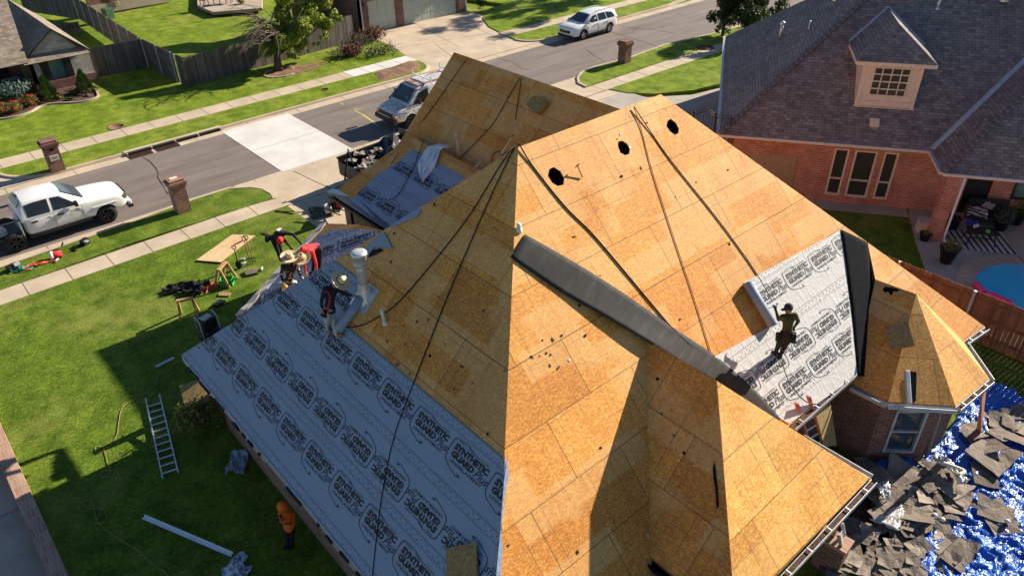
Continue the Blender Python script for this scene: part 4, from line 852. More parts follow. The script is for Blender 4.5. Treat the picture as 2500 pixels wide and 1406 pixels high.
tag(baked(crumple(MB(M_UND), at(582, 1135, GZ0), (.75, .5), 0, 6, .35, .9).build('underlayment_scrap'), [('SOLIDIFY', dict(thickness=.005))]), 'crumpled grey underlayment scrap against the brick wall on the shaded lawn', 'scrap')
# board leaning over the shrub by the left wall
pa = [at(437, 942, 1.0), at(488, 924, 1.15), at(512, 978, .95), at(456, 1002, .8)]; tag(MB(M_OSBD).slab(pa, .02).build('plywood_offcut'), 'olive wood panel tilted on top of the shrub by the left brick wall', 'board')
ob = thing('osb_sheet', 'sunlit wood board sheet lying on the near lawn', 'board', at(550, 605, GZ0)); pa = [at(567, 572, GZ0+.06), at(624, 575, GZ0+.06), at(540, 640, GZ0+.06), at(479, 635, GZ0+.06)]
po = Plane(pa[3], pa[2]-pa[3], pa[0]-pa[3]); MB(M_OSBP, M_OSBE).slab(pa, .02, 0, 1, plane=po).build('board', ob)
tag(MB(M_RUST).beam(at(574, 596, GZ0+.09), at(592, 588, GZ0+.09), .05, .03).build('wood_stick'), 'short brown stick lying on the sunlit board sheet', 'stick')
def sawhorse(c, ang, lab, L=.62, h=.74):
    t = thing('sawhorse', lab, 'sawhorse', c, ang, 'sawhorses on the lawn'); MB(M_LUM).box((0, 0, h), (L, .13, .05)).build('beam', t, world=False); MB(M_LUMR).box((L/2-.02, 0, h-.13), (.03, .15, .24)).build('gusset', t, world=False)
    for x in (-1, 1):
        for y in (-1, 1): MB(M_LUM).beam((x*(L/2-.04), y*.05, h-.03), (x*(L/2+.02), y*.28, 0), .09, .04, up=(1, 0, 0)).build('leg', t, world=False)
    return t
sawhorse(at(553, 690, GZ0), R(40), 'wooden sawhorse straddling the green box')
sawhorse(at(464, 772, GZ0), R(-25), 'wooden sawhorse casting a long shadow nearest the house', .55, .72)
gx = thing('green_box', 'open bright green cardboard box under the sawhorse', 'box', at(556, 694, GZ0)); M_GRN = plain('green_card', (0.03, 0.36, 0.05), 0.6)
for x, y, sx, sy in ((-.22, 0, .015, .34), (.22, 0, .015, .34), (0, -.17, .44, .015), (0, .17, .44, .015)): MB(M_GRN).box((x, y, .14), (sx, sy, .28)).build('side', gx, world=False)
MB(M_DARK).box((0, 0, .02), (.42, .32, .02)).build('base', gx, world=False); MB(M_GRN).box((.31, 0, .24), (.20, .34, .012), Matrix.Rotation(R(-50), 3, 'Y')).build('flap', gx, world=False)
gx.rotation_euler.z = R(-35); vs, fs = text2d('NAILS', .16, .05, .02); 
def shovel(p, h, lab, m, fork=False, lean=(0, 0)):
    b = at(*p, GZ0); t = thing('garden_fork' if fork else 'spade', lab, 'fork' if fork else 'spade', b, R(-41), 'tools stuck upright in the lawn'); top = V3((lean[0], lean[1], h))
    MB(m).tube([V3((0, 0, .25)), top*.86], .022, 8).build('shaft', t, world=False); g = MB(M_BLK); g.tube([top*.84, top*.86+V3((-.07, 0, .05)), top+V3((-.07, 0, 0)), top+V3((.07, 0, 0)), top*.86+V3((.07, 0, .05)), top*.84], .018, 6); g.build('grip', t, world=False)
    hd = MB(M_BLK)
    if fork:
        hd.box((0, 0, .26), (.22, .02, .03))
        for x in (-.1, -.033, .033, .1): hd.tube([V3((x, 0, .26)), V3((x, .01, -.03))], .009, 5)
    else: hd.slab([V3((x, .01, z)) for x, z in ((-.11, .30), (.11, .30), (.11, .08), (0, -.03), (-.11, .08))], .012, N=V3((0, -1, 0)))
    hd.build('tines' if fork else 'blade', t, world=False)
shovel((584, 656), 1.02, 'black handled spade stuck upright in the lawn by the sawhorse', M_BLK)
shovel((611, 646), 1.25, 'left one of two orange shafted forks stuck in the lawn', M_LUMR, True); shovel((619, 643), 1.25, 'right one of two orange shafted forks stuck in the lawn', M_LUMR, True, (-.06, 0))
M_PET = mat_glass('clear_plastic', (0.62, 0.66, 0.68), 0.12)
for i, (p, lab) in enumerate((((591, 633), 'upper clear water bottle lying on the lawn beside the spade'), ((594, 643), 'middle clear water bottle lying on the lawn beside the spade'), ((592, 649), 'lower clear water bottle lying on the lawn beside the spade'), ((139, 634), 'clear bottle lying on the grass strip below the red bucket'), ((639, 656), 'crumpled white bottle lying beside the brown shingles'))):
    b = at(*p, GZ0+.045); tag(MB(M_PET).lathe([(.001, -.12), (.04, -.115), (.042, -.03), (.038, 0), (.042, .05), (.035, .085), (.014, .11), (.014, .14), (.001, .141)], b, 12, axis=(1, .4*(i-1), .02)).build('water_bottle'), lab, 'bottle', 'water bottles on the grass')
bs = MB(M_DEB).slab([at(*p, GZ0+.09) for p in ((594, 660), (626, 654), (630, 665), (601, 671))], .08).build('shingle_bundle'); tag(bs, 'flat brown bundle of shingles on the lawn below the forks', 'shingles')
tag(MB(M_OSBD).slab([at(*p, GZ0+.05) for p in ((536, 712), (565, 714), (560, 722), (532, 721))], .02).build('board_offcut'), 'small pale board offcut at the edge of the house shadow', 'board')
tag(MB(M_BLK).box(at(534, 740, GZ0+.06), (.42, .28, .06), R(20), 0, .02).build('plastic_tray'), 'small black plastic tray on the shaded lawn', 'tray')
tb = MB(M_BLKC); rr = random.Random(9)
for p, s, r_ in (((448, 705), (1.15, .5), -.5), ((425, 710), (.8, .4), -.2), ((470, 712), (.9, .55), -.9), ((490, 700), (.7, .4), -.3)): crumple(tb, at(*p, GZ0), s, 0, 7, .4, r_, rr)
tag(baked(tb.build('black_tarpaulin'), [('SOLIDIFY', dict(thickness=.006))]), 'rumpled black tarpaulin heap on the lawn behind the sawhorse', 'tarpaulin')
def tangle(name, px, r, m, lab, spread=.28, n=26, cat='cord', seed=1):
    rr = random.Random(seed); c = at(*px, GZ0); pts = [c+V3((rr.gauss(0, spread), rr.gauss(0, spread*.6), .03+abs(rr.gauss(0, .05)))) for _ in range(n)]
    return tag(MB(m).tube(smooth_path(pts, 4), r, 5).build(name), lab, cat)
M_ORC = plain('orange_cord', (0.62, 0.11, 0.045), 0.7); M_TEAL = plain('teal_strap', (0.01, 0.26, 0.22), 0.7)
tangle('orange_cable', (515, 703), .014, M_ORC, 'tangled orange cord beside the black tarpaulin and sawhorse', .26, 30); tangle('strap', (61, 655), .022, M_TEAL, 'tangled teal strap on the grass strip by the pickup', .22, 20, 'strap', 3); tangle('strap', (95, 650), .02, M_ORC, 'tangled dark orange strap on the grass strip by the pickup', .24, 20, 'strap', 5)
# paint bucket lying on its side
c = at(136, 622, GZ0+.17); ax = at(118, 626, GZ0+.17)-c; bk = thing('paint_bucket', 'red bucket with white rim lying on the grass strip by the pickup', 'bucket', c); MB(M_RED).lathe([(.001, -.22), (.13, -.22), (.145, .0), (.15, .08)], c, 20, axis=-ax*-1).build('body', bk)
MB(M_WHITE).lathe([(.15, .08), (.165, .08), (.17, .20), (.15, .20), (.14, .1)], c, 20, axis=ax).build('rim', bk); vs, fs = text2d('SUPPLY', .14, .04); MB(M_BLK).beam(at(150, 602, GZ0+.1), at(154, 592, GZ0+.25), .12, .02).build('handle', bk)
bw_ = thing('leaf_blower', 'black leaf blower lying on the grass strip by the kerb', 'leaf blower', at(200, 594, GZ0)); MB(M_BLK).box(at(207, 590, GZ0+.14), (.34, .26, .26), R(35), 0, .06).build('motor', bw_); MB(M_BLK).tube([at(203, 593, GZ0+.13), at(190, 602, GZ0+.08), at(174, 612, GZ0+.05)], [.06, .05, .04], 10).build('nozzle', bw_); MB(M_GUT).box(at(211, 589, GZ0+.28), (.14, .16, .03), R(35)).build('cover', bw_)
tl = thing('nail_gun', 'black and grey power tool on the grass strip left of the teal strap', 'power tool', at(33, 655, GZ0)); MB(M_BLK).box(at(30, 652, GZ0+.14), (.42, .26, .22), R(20), 0, .05).build('body', tl); MB(M_GUT).box(at(40, 645, GZ0+.24), (.22, .1, .14), R(20), 0, .03).build('cap', tl); MB(M_BLK).tube([at(22, 657, GZ0+.1), at(18, 664, GZ0+.05)], .05, 8).build('handle', tl)
# black machine at the corner of the house
mc = thing('air_compressor', 'black and grey compressor standing at the corner of the left eave', 'compressor', at(515, 815, GZ0)); b = at(522, 835, GZ0)
MB(M_BLK).tube([b+V3((-.35, .1, .35)), b+V3((.35, .1, .35))], .2, 16).build('tank', mc); MB(M_BLK).box(b+V3((0, .1, .75)), (.5, .4, .4), R(15), 0, .06).build('motor_cover', mc); MB(M_GUT).box(b+V3((0, .1, .98)), (.34, .26, .05), R(15), 0, .015).build('control_panel', mc)
fr = MB(M_GUT)
for x in (-.3, .3): fr.tube([b+V3((x, -.15, 0)), b+V3((x, -.12, 1.0)), b+V3((x, .3, 1.05)), b+V3((x, .35, 0))], .02, 6)
fr.build('frame', mc)
tag(MB(M_RUST).beam(at(640, 567, GZ0+.04), at(662, 575, GZ0+.04), .06, .03).build('pry_bar'), 'rusty red pry bar lying on the lawn behind the porch roof', 'tool')
# mailboxes of brick with a stone number plate
def mailbox(p, lab, m, w=.62, d=.62, h=1.35, plate=None, num=None, cream=False, cat='mailbox'):
    b = at(*p, .118); t = thing('brick_mailbox', lab, cat, b, 0, 'brick mailboxes along the kerb'); q = MB(m)
    q.box((0, 0, h*.42), (w, d, h*.84)); q.build('pillar', t, world=False); q = MB(m); q.box((0, 0, h*.84+.06), (w+.12, d+.12, .12)); q.box((0, 0, h*.84+.18), (w+.18, d+.18, .12)); q.box((0, 0, h*.84+.29), (w+.04, d+.04, .10)); q.build('cap', t, world=False)
    if num:
        MB(M_CREAM).box((0, -d/2-.015, h*.50), (.40, .03, .27)).build('number_plate', t, world=False); vs, fs = text2d(num, .30, .13, .015); MB(M_INK).mesh([(x-.15, -d/2-.034, h*.50-.065+y) for x, y in vs], fs).build('house_number', t, world=False)
        MB(M_DARK).tube([V3((0, -d/2+.05, h*.80)), V3((0, -d/2-.012, h*.80))], .10, 14).build('letter_opening', t, world=False)
    if cream: MB(M_CREAM).box((-.02, .02, h*.84+.35), (.34, .22, .02)).build('cap_tile', t, world=False)
    return t
mailbox((141, 414), 'brick mailbox pillar with the number plate 1505 across the street', M_BRICKD, num='1505', h=1.45); mailbox((447, 514), 'brown brick mailbox pillar with a pale tile on top beside the near drain', M_BRICK, cream=True, h=1.45, w=.58, d=.58); mailbox((1524, 152), 'red brick mailbox pillar on the verge below the white estate car', M_BRICKD, h=1.3)
# storm drains
def grate(name, c, L, wd, lab, n):
    t = thing(name, lab, 'storm drain', c, 0, 'storm drains in the gutter'); MB(M_DARK).box((0, 0, .012), (L, wd, .01)).build('pit', t, world=False); f = MB(M_RUST)
    for y in (-wd/2, wd/2): f.box((0, y, .02), (L, .05, .03))
    for i in range(n+1): f.box((-L/2+L*i/n, 0, .021), (.035, wd-.04, .025))
    f.build('grate', t, world=False); return t
grate('storm_drain', (9.35, 39.88, .0), 1.15, .50, 'first rusty grate at the left end of the far kerb inlet', 12); grate('storm_drain', (10.75, 39.88, .0), 1.15, .50, 'second rusty grate beside the far kerb inlet', 12); grate('storm_drain', (9.6, 32.78, .0), 1.0, .36, 'rusty grate in the near gutter beside the brown mailbox', 12); grate('storm_drain', (10.8, 32.78, .0), .9, .36, 'rusty grate in the near gutter right of the brown mailbox', 10)
ki = thing('kerb_inlet', 'long dark kerb inlet slots with rusty beams above the far grates', 'storm drain', (11.3, 40.33, 0)); MB(M_DARK).box((11.3, 40.20, .065), (5.1, .16, .13)).build('slot', ki); f = MB(M_CON); f.box((11.3, 40.42, .15), (5.2, .26, .03))
for i in range(5): f.box((8.8+i*1.25, 40.20, .07), (.06, .18, .145))
f.build('beam', ki)
def disc(p, r, m, lab, name='manhole_cover', z=.12):
    c = at(*p, z); tag(MB(m).lathe([(r*1.08, 0), (r*1.08, .018), (r*.95, .02), (r*.94, .012), (.001, .014)], c, 24).build(name), lab, 'manhole cover')
disc((1722, 117), .55, M_RUST, 'round rusty manhole cover beside the far right pavement'); disc((283, 310), .42, M_SOIL, 'brown cover plate in the lawn across the street', z=.105); disc((793, 219), .2, M_DARK, 'small dark valve hole in the far verge', 'valve_cover')
# trailer piled with torn roofing, and barrow on the drive
tz = .055; tr_ = thing('dump_trailer', 'black dump trailer heaped with torn roofing parked on the drive', 'trailer', (16.9, 28.5, tz)); O = V3((16.9, 28.5, tz)); rb = R(4); RM = Matrix.Rotation(rb, 3, 'Z')
def tb_(mb, c, s, r=0): return mb.box(O+RM@V3(c), s, RM@Matrix.Rotation(r, 3, 'Z'))
bd = MB(M_BLK)
for y in (-1.0, 1.0): tb_(bd, (0, y, 1.0), (3.6, .06, .75))
tb_(bd, (-1.8, 0, .95), (.06, 2.0, .6)); tb_(bd, (1.8, 0, 1.2), (.06, 2.0, 1.2)); tb_(bd, (0, 0, .62), (3.6, 2.0, .08)); bd.build('bed', tr_)
for i in range(5):
    for y in (-1.05, 1.05): tb_(MB(M_BLK), (-1.7+i*.85, y, 1.0), (.08, .06, .85)).build('stake', tr_)
for y in (-1.0, 1.0): tb_(MB(M_BLK), (0, y, 1.42), (3.7, .10, .08)).build('top_rail', tr_)
for x in (-.45, .45):
    for y in (-1.12, 1.12): w_ = MB(M_RUB, M_GUT); w_.lathe([(.001, -.1), (.2, -.1), (.34, -.11), (.36, 0), (.34, .11), (.2, .1), (.001, .1)], O+RM@V3((x, y, .36)), 20, axis=RM@V3((0, 1, 0))); w_.build('wheel', tr_)
MB(M_BLK).tube([O+RM@V3((-1.8, 0, .6)), O+RM@V3((-3.0, 0, .5))], .06, 8).build('drawbar', tr_)
tarp = MB(M_BLK); g = [[O+RM@V3((-.2+i*.33, -.9+j*.36, 1.45+.35*math.sin(i*1.3)*math.sin(j*1.1+.4)+random.uniform(0, .15))) for j in range(6)] for i in range(7)]
for i in range(6):
    for j in range(5): tarp.face([g[i][j], g[i+1][j], g[i+1][j+1], g[i][j+1]])
tag(tarp.build('roll_tarp'), 'black rubbish cover bunched over the load of the dump trailer', 'tarpaulin')
dp = MB(M_DEB); rr = random.Random(77)
for i in range(26): crumple(dp, O+RM@V3((rr.uniform(-1.6, 1.4), rr.uniform(-.8, .8), 1.15+rr.uniform(0, .35))), (rr.uniform(.4, .9), rr.uniform(.3, .6)), 0, 4, .25, rr.uniform(0, 3), rr, 0)
tag(dp.build('torn_roofing'), 'jumbled load of torn brown roofing inside the dump trailer', 'roofing felt', kind='stuff')
lt = at(850, 425, 1.5); MB(M_BLK).beam(at(849, 372, 1.9), at(842, 440, 1.0), .07, .07).build('tail_frame', tr_); MB(M_BLK).beam(at(849, 365, 1.95), at(862, 400, 1.6), .06, .06).build('tail_frame', tr_); MB(M_BLK).beam(at(858, 425, 1.5), at(880, 445, 1.3), .06, .06).build('tail_frame', tr_)
wb = thing('wheelbarrow', 'black wheelbarrow beside the garage corner on the drive', 'wheelbarrow', at(825, 530, tz)); b = at(824, 532, tz); tray = MB(M_BLK); tray.lathe([(.25, .35), (.5, .62), (.52, .63), (.24, .37), (.001, .36)], b, 4); tray.build('tray', wb)
for s in (-.2, .2): MB(M_BLK).tube([b+V3((s, .5, .3)), b+V3((s, -.3, .4)), b+V3((s*1.5, -.9, .6))], .025, 6).build('handle', wb)
MB(M_RUB).lathe([(.001, -.05), (.18, -.05), (.2, 0), (.18, .05), (.001, .05)], b+V3((0, .6, .2)), 18, axis=(1, 0, 0)).build('wheel', wb)
bx = MB(M_WRAP); bx.box(at(808, 507, .35), (.55, .4, .3), R(-20), 0, .02); tag(bx.build('carton'), 'white printed carton on top of the load beside the garage wall', 'carton')
tag(MB(M_RED).box(at(829, 493, .9), (.25, .25, .5), R(20), 0, .05).build('fuel_can'), 'red fuel can standing at the garage corner', 'can')
nt_ = MB(plain('green_net', (0.09, 0.11, 0.06), 0.9)); rr = random.Random(8)
for i in range(14): nt_.tube(smooth_path([at(752+rr.uniform(0, 60), 508+rr.uniform(-6, 28), .075) for _ in range(5)], 4), .012, 4)
tag(nt_.build('debris_net'), 'loose dark netting spread on the drive by the garage wall', 'net')
# yard drain slot near the left wall and brick retaining wall with the neighbouring pad
tag(MB(M_GUT).beam(at(380, 895, GZ0+.01), at(425, 873, GZ0+.01), .12, .02).build('drain_cover'), 'narrow grey drain channel in the shaded lawn near the left eave corner', 'drain')
rw = MB(M_BRICKT); rw.box((-.93, 4, .08), (.36, 70, .42)); tag(rw.build('retaining_wall'), 'low brick retaining wall along the left edge of the lawn', 'wall')
mb = MB(M_CONP, M_JOINT); mb.slab([(-12, -30, -.02), (-1.08, -30, -.02), (-1.08, 40, -.02), (-12, 40, -.02)], .1)
for y in (13.3, 15.8, 18.6, 21.4): mb.box((-6.5, y, -.019), (10.8, .025, .006), m=1)
struct(mb.build('concrete_pad'))
# ---------------------------------------------------------------- vehicles, built in their own frame: x forward, z up
def lerp(a, b, t): return a+(b-a)*t
def loft(mb, st, m=0, smooth=False):
    rows = []
    for x, pr in st: rows.append([V3((x, y, z)) for y, z in pr]+[V3((x, -y, z)) for y, z in reversed(pr) if y > 1e-4])
    n = len(rows[0]); vs = [p for r in rows for p in r]; fs = [(i*n+j, i*n+(j+1) % n, (i+1)*n+(j+1) % n, (i+1)*n+j) for i in range(len(rows)-1) for j in range(n)]
    fs += [tuple(range(n-1, -1, -1)), tuple((len(rows)-1)*n+j for j in range(n))]
    return mb.mesh(vs, fs, m, smooth)
def wheel(parent, x, y, r, w, rim, spokes=5, dark=False):
    s = 1 if y > 0 else -1; t = MB(M_RUB); t.lathe([(r*.62, -w/2), (r*.93, -w/2), (r, -w*.32), (r, w*.32), (r*.93, w/2), (r*.62, w/2)], (x, y, r), 28, axis=(0, s, 0)); t.build('tyre', parent, world=False)
    h = MB(rim, M_DARK); h.lathe([(.001, w*.28), (r*.16, w*.30), (r*.18, w*.2), (r*.6, w*.12), (r*.63, w*.42), (r*.60, w*.44)], (x, y, r), 28, 1, axis=(0, s, 0))
    for k in range(spokes):
        a = 2*math.pi*k/spokes+.3; d = V3((math.cos(a), 0, math.sin(a))); h.beam(V3((x, y+s*w*.33, r))+d*r*.1, V3((x, y+s*w*.38, r))+d*r*.6, r*.17, w*.14, 0, up=(0, 1, 0))
    h.lathe([(r*.55, w*.38), (r*.64, w*.43), (r*.66, w*.3)], (x, y, r), 28, 0, axis=(0, s, 0)); h.lathe([(.001, w*.44), (r*.13, w*.42), (r*.15, w*.2)], (x, y, r), 14, 0, axis=(0, s, 0))
    h.build('rim', parent, world=False)
def profile(hw, zb, zbelt, ztop, crown=.03): return [(0, zb), (hw*.90, zb), (hw*.985, zb+.14), (hw, (zb+zbelt)/2), (hw*.985, zbelt-.10), (hw*.93, ztop-.02 if ztop-zbelt < .3 else zbelt), (hw*.55, ztop+crown*.7), (0, ztop+crown)]
def car(name, label, cat, loc, rotz, body, house, belt, axles, track, wr, paint, roofm=None, wins=(), rim=M_ALU, group=None, spokes=5, lights=None, bev=.035):
    t = thing(name, label, cat, loc, rotz, group); mb = MB(paint); loft(mb, [(x, profile(hw, zb, zl, zt)) for x, hw, zb, zl, zt in body]); o = mb.build('body', t, world=False); baked(o, [('SUBSURF', dict(levels=2, render_levels=2))])
    cut = MB(M_DARK)
    for ax in axles:
        for s in (-1, 1): cut.lathe([(.001, -.34), (wr*1.17, -.34), (wr*1.17, .34), (.001, .34)], (ax, s*(track+.08), wr*1.03), 26, axis=(0, 1, 0))
    co_ = cut.build('arch_cutter', t, world=False); bpy.context.view_layer.update()
    baked(o, [('BOOLEAN', dict(operation='DIFFERENCE', object=co_, solver='EXACT')), ('BEVEL', dict(width=.012, segments=2, limit_method='ANGLE', angle_limit=R(40)))]); bpy.data.objects.remove(co_)
    if len(o.data.materials) < 2: o.data.materials.append(M_DARK)
    for p in o.data.polygons: p.use_smooth = True
    hp = lambda yr, zr: [(0, belt[1]-.12), (belt[0], belt[1]-.12), (belt[0], belt[1]), (yr+.05, zr-.10), (yr-.02, zr-.02), (yr*.5, zr+.02), (0, zr+.03)]
    mb = MB(paint); loft(mb, [(x, hp(yr, zr)) for x, zr, yr in house]); c = baked(mb.build('cab', t, world=False), [('BEVEL', dict(width=.06, segments=3, limit_method='ANGLE', angle_limit=R(20)))])
    for p in c.data.polygons: p.use_smooth = True
    def side(x, f, s, off=.012):
        for (xa, za, ya), (xb, zb_, yb) in zip(house, house[1:]):
            lo, hi = min(xa, xb), max(xa, xb)
            if lo <= x <= hi: k = (x-xa)/(xb-xa); yr, zr = lerp(ya, yb, k), lerp(za, zb_, k); break
        return V3((x, s*(lerp(belt[0], yr+.05, f)+off), lerp(belt[1], zr-.10, f)))
    for w in wins:
        for s in (-1, 1):
            g = MB(M_GLASS); pts = [side(x, f, s) for x, f in w]; g.slab(pts, .01, N=V3((0, s, .3))); g.build('side_window', t, world=False)
    (xa, za, ya), (xb, zb_, yb) = house[0], house[1]; g = MB(M_GLASSB)
    def scr(k, yy): z = lerp(za, zb_, k); x = lerp(xa, xb, k); return V3((x+.012*(1 if xa > xb else -1), yy*(lerp(ya, yb, k)), z+.035))
    g.slab([scr(.08, -.92), scr(.08, .92), scr(.92, .90), scr(.92, -.90)], .012, N=V3((.6, 0, .6))); g.build('windscreen', t, world=False)
    (xa, za, ya), (xb, zb_, yb) = house[-2], house[-1]; g = MB(M_GLASS); g.slab([V3((lerp(xa, xb, k)-.02, yy*lerp(ya, yb, k)*.88, lerp(za, zb_, k)+.03)) for k, yy in ((.15, -1), (.15, 1), (.8, 1), (.8, -1))], .012, N=V3((-1, 0, .3))); g.build('rear_window', t, world=False)
    for ax in axles:
        for s in (-1, 1): wheel(t, ax, s*track, wr, .26, rim, spokes)
    ch = MB(M_DARK); ch.box(((axles[0]+axles[1])/2, 0, .42), (axles[0]-axles[1]+.7, track*1.7, .3)); ch.build('underbody', t, world=False)
    return t
def extra(t, name, m, *boxes, bev=.0):
    o = MB(m)
    for c, s in boxes: o.box(c, s, None, 0, bev)
    return o.build(name, t, world=False)
# pickup
pk = car('pickup_truck', 'white crew cab pickup with black wheels parked at the near kerb', 'pickup', (3.93, 34.22, 0), 0,
    [(2.86, .78, .58, .95, 1.0), (2.74, .93, .46, 1.05, 1.12), (2.45, .98, .44, 1.12, 1.20), (1.8, .99, .44, 1.16, 1.27), (1.12, .99, .44, 1.19, 1.31), (.5, .99, .44, 1.22, 1.27), (-.9, .99, .44, 1.22, 1.27), (-1.28, .99, .44, 1.22, 1.27)],
    [(1.30, 1.31, .82), (.42, 1.88, .70), (-.3, 1.93, .70), (-1.0, 1.91, .69), (-1.26, 1.62, .74)], (.95, 1.24), (1.87, -1.70), .84, .40, M_PAINT,
    wins=([(.92, .08), (.34, .93), (.02, .95), (-.02, .06)], [(-.14, .06), (-.10, .95), (-.62, .95), (-.98, .90), (-.98, .08)]), rim=M_BLK, spokes=6)
bb = MB(M_PAINT)
for s in (-1, 1): bb.box((-2.12, s*.945, .90), (1.66, .10, .76), None, 0, .04)
MB(M_PAINT).box((-2.97, 0, .92), (.07, 1.84, .74), None, 0, .03).build('tailgate', pk, world=False); bb.box((-1.33, 0, .92), (.06, 1.84, .70)); bd_ = bb.build('bed', pk, world=False)
cu = MB(M_DARK)
for s in (-1, 1): cu.lathe([(.001, -.3), (.47, -.3), (.47, .3), (.001, .3)], (-1.70, s*.9, .41), 26, axis=(0, 1, 0))
cu = cu.build('arch_cutter', pk, world=False); bpy.context.view_layer.update(); baked(bd_, [('BOOLEAN', dict(operation='DIFFERENCE', object=cu, solver='EXACT'))]); bpy.data.objects.remove(cu)
extra(pk, 'bed_liner', M_BLK, ((-2.13, 0, .62), (1.58, 1.8, .06)), ((-2.12, .90, 1.275), (1.66, .17, .03)), ((-2.12, -.90, 1.275), (1.66, .17, .03)))
extra(pk, 'front_bumper', M_PAINT, ((2.88, 0, .62), (.16, 1.86, .22)), bev=.05); extra(pk, 'bumper_trim', M_BLK, ((2.86, -.62, .50), (.20, .7, .14)), ((2.86, .62, .50), (.20, .7, .14))); extra(pk, 'grille', M_BLK, ((2.85, 0, .93), (.06, 1.1, .26)))
for s in (-1, 1):
    extra(pk, 'headlight', M_CHR, ((2.72, s*.80, .96), (.22, .24, .20)), bev=.05); extra(pk, 'mirror', M_BLK, ((.82, s*1.10, 1.36), (.14, .24, .22)), bev=.04); extra(pk, 'fender_flare', M_PAINT, ((1.87, s*.985, .90), (1.0, .05, .06)), bev=.02); extra(pk, 'sill', M_BLK, ((.05, s*.96, .47), (2.4, .08, .10)))
    for x in (-.02, -1.0): extra(pk, 'door_handle', M_BLK, ((x+.18, s*1.0, 1.06), (.24, .05, .05)))
    dl = MB(M_JOINT)
    for x in (1.02, -.08, -1.15): dl.box((x, s*.988, .85), (.012, .012, .72))
    dl.box((-.06, s*.988, .50), (2.16, .010, .012)); dl.build('door_gap', pk, world=False)
vs, fs = text2d('RAM', .30, .10, .02); v2, f2_ = text2d('2500', .20, .05, .01); bdg = MB(M_INKG); bdg.mesh([(.55+x, -1.004, 1.0+y) for x, y in vs], fs); bdg.mesh([(.68+x, -1.004, .93+y) for x, y in v2], f2_); bdg.build('badge', pk, world=False)
extra(pk, 'cab_light', M_BLK, ((-1.02, .0, 1.955), (.10, .30, .03)))
bx_ = thing('tool_box', 'grey and white tool case lying in the pickup bed', 'tool case', (1.85, 33.85, .68)); MB(M_GUT).box((1.85, 33.85, .83), (.45, .55, .32), R(8), 0, .03).build('case', bx_); MB(M_WHITE).box((1.85, 33.85, 1.0), (.3, .4, .02), R(8)).build('lid_panel', bx_)
# estate car across the street
sv = car('estate_car', 'white sport utility car with silver wheels parked at the far kerb', 'car', (42.12, 39.36, 0), math.pi,
    [(2.42, .70, .34, .80, .84), (2.30, .88, .30, .86, .93), (1.95, .94, .28, .95, 1.04), (1.2, .965, .27, 1.02, 1.12), (.4, .965, .27, 1.06, 1.12), (-1.2, .965, .27, 1.10, 1.14), (-2.1, .95, .30, 1.08, 1.14), (-2.36, .86, .42, 1.0, 1.10)],
    [(1.32, 1.10, .78), (.45, 1.62, .62), (-.3, 1.71, .62), (-1.4, 1.69, .60), (-2.15, 1.52, .62), (-2.30, 1.16, .76)], (.90, 1.08), (1.42, -1.38), .80, .37, M_PAINT,
    wins=([(.92, .08), (.35, .92), (-.05, .95), (-.10, .06)], [(-.20, .06), (-.16, .95), (-.95, .95), (-1.05, .07)], [(-1.15, .07), (-1.06, .94), (-1.75, .88), (-1.95, .25), (-1.85, .10)]), rim=M_ALU)
extra(sv, 'grille', M_BLK, ((2.42, 0, .66), (.06, 1.0, .20)), bev=.02); extra(sv, 'bumper_trim', M_BLK, ((2.36, 0, .36), (.16, 1.5, .14)), bev=.03); extra(sv, 'badge_bar', M_CHR, ((2.45, 0, .76), (.03, .7, .03)))
for s in (-1, 1):
    extra(sv, 'headlight', M_CHR, ((2.24, s*.72, .82), (.30, .28, .11)), bev=.04); extra(sv, 'mirror', M_PAINT, ((.95, s*1.02, 1.13), (.14, .2, .15)), bev=.04); extra(sv, 'sill', M_BLK, ((0, s*.93, .30), (2.2, .06, .09))); extra(sv, 'roof_rail', M_CHR, ((-.8, s*.60, 1.75), (1.7, .04, .03))); extra(sv, 'tail_light', M_RED, ((-2.28, s*.80, 1.02), (.12, .2, .14)), bev=.03)
    for x in (.1, -.95): extra(sv, 'door_handle', M_CHR, ((x, s*.972, .95), (.2, .04, .04)))
    dl = MB(M_JOINT)
    for x in (.98, -.15, -1.1): dl.box((x, s*.962, .70), (.010, .012, .62))
    dl.build('door_gap', sv, world=False)
# work van
vn = car('work_van', 'white and black speckled work van with peeling roof and ladder rack', 'van', (23.55, 34.10, 0), math.pi,
    [(2.86, .82, .50, .88, .92), (2.70, .96, .42, 1.00, 1.06), (2.2, 1.0, .40, 1.10, 1.18), (1.75, 1.0, .40, 1.15, 1.26), (1.0, 1.0, .40, 1.2, 1.26), (-2.6, 1.0, .40, 1.2, 1.26), (-2.8, .97, .45, 1.18, 1.24)],
    [(1.95, 1.27, .86), (1.22, 2.0, .76), (.6, 2.10, .76), (-2.5, 2.10, .76), (-2.78, 1.96, .78)], (.97, 1.22), (1.85, -1.65), .84, .37, M_GRAF,
    wins=([(1.62, .06), (1.15, .85), (.55, .88), (.55, .06)],), rim=M_BLK)
rp = MB(M_RROOF); rp.slab([V3((x, y, 2.135-.03*abs(y))) for x, y in ((1.05, -.66), (1.05, .66), (-2.55, .66), (-2.55, -.66))], .02); rp.build('roof_skin', vn, world=False)
for x in (.3, -1.6):
    rk = MB(M_WHITE); rk.box((x, 0, 2.28), (.06, 1.75, .05))
    for s in (-1, 1): rk.box((x, s*.86, 2.25), (.05, .05, .45))
    rk.build('ladder_rack', vn, world=False)
extra(vn, 'grille', M_BLK, ((2.84, 0, .84), (.08, 1.3, .18)), bev=.02); extra(vn, 'bumper', M_BLK, ((2.86, 0, .56), (.22, 1.95, .26)), bev=.05); extra(vn, 'grille_bar', M_CHR, ((2.90, 0, .74), (.05, 1.3, .05)))
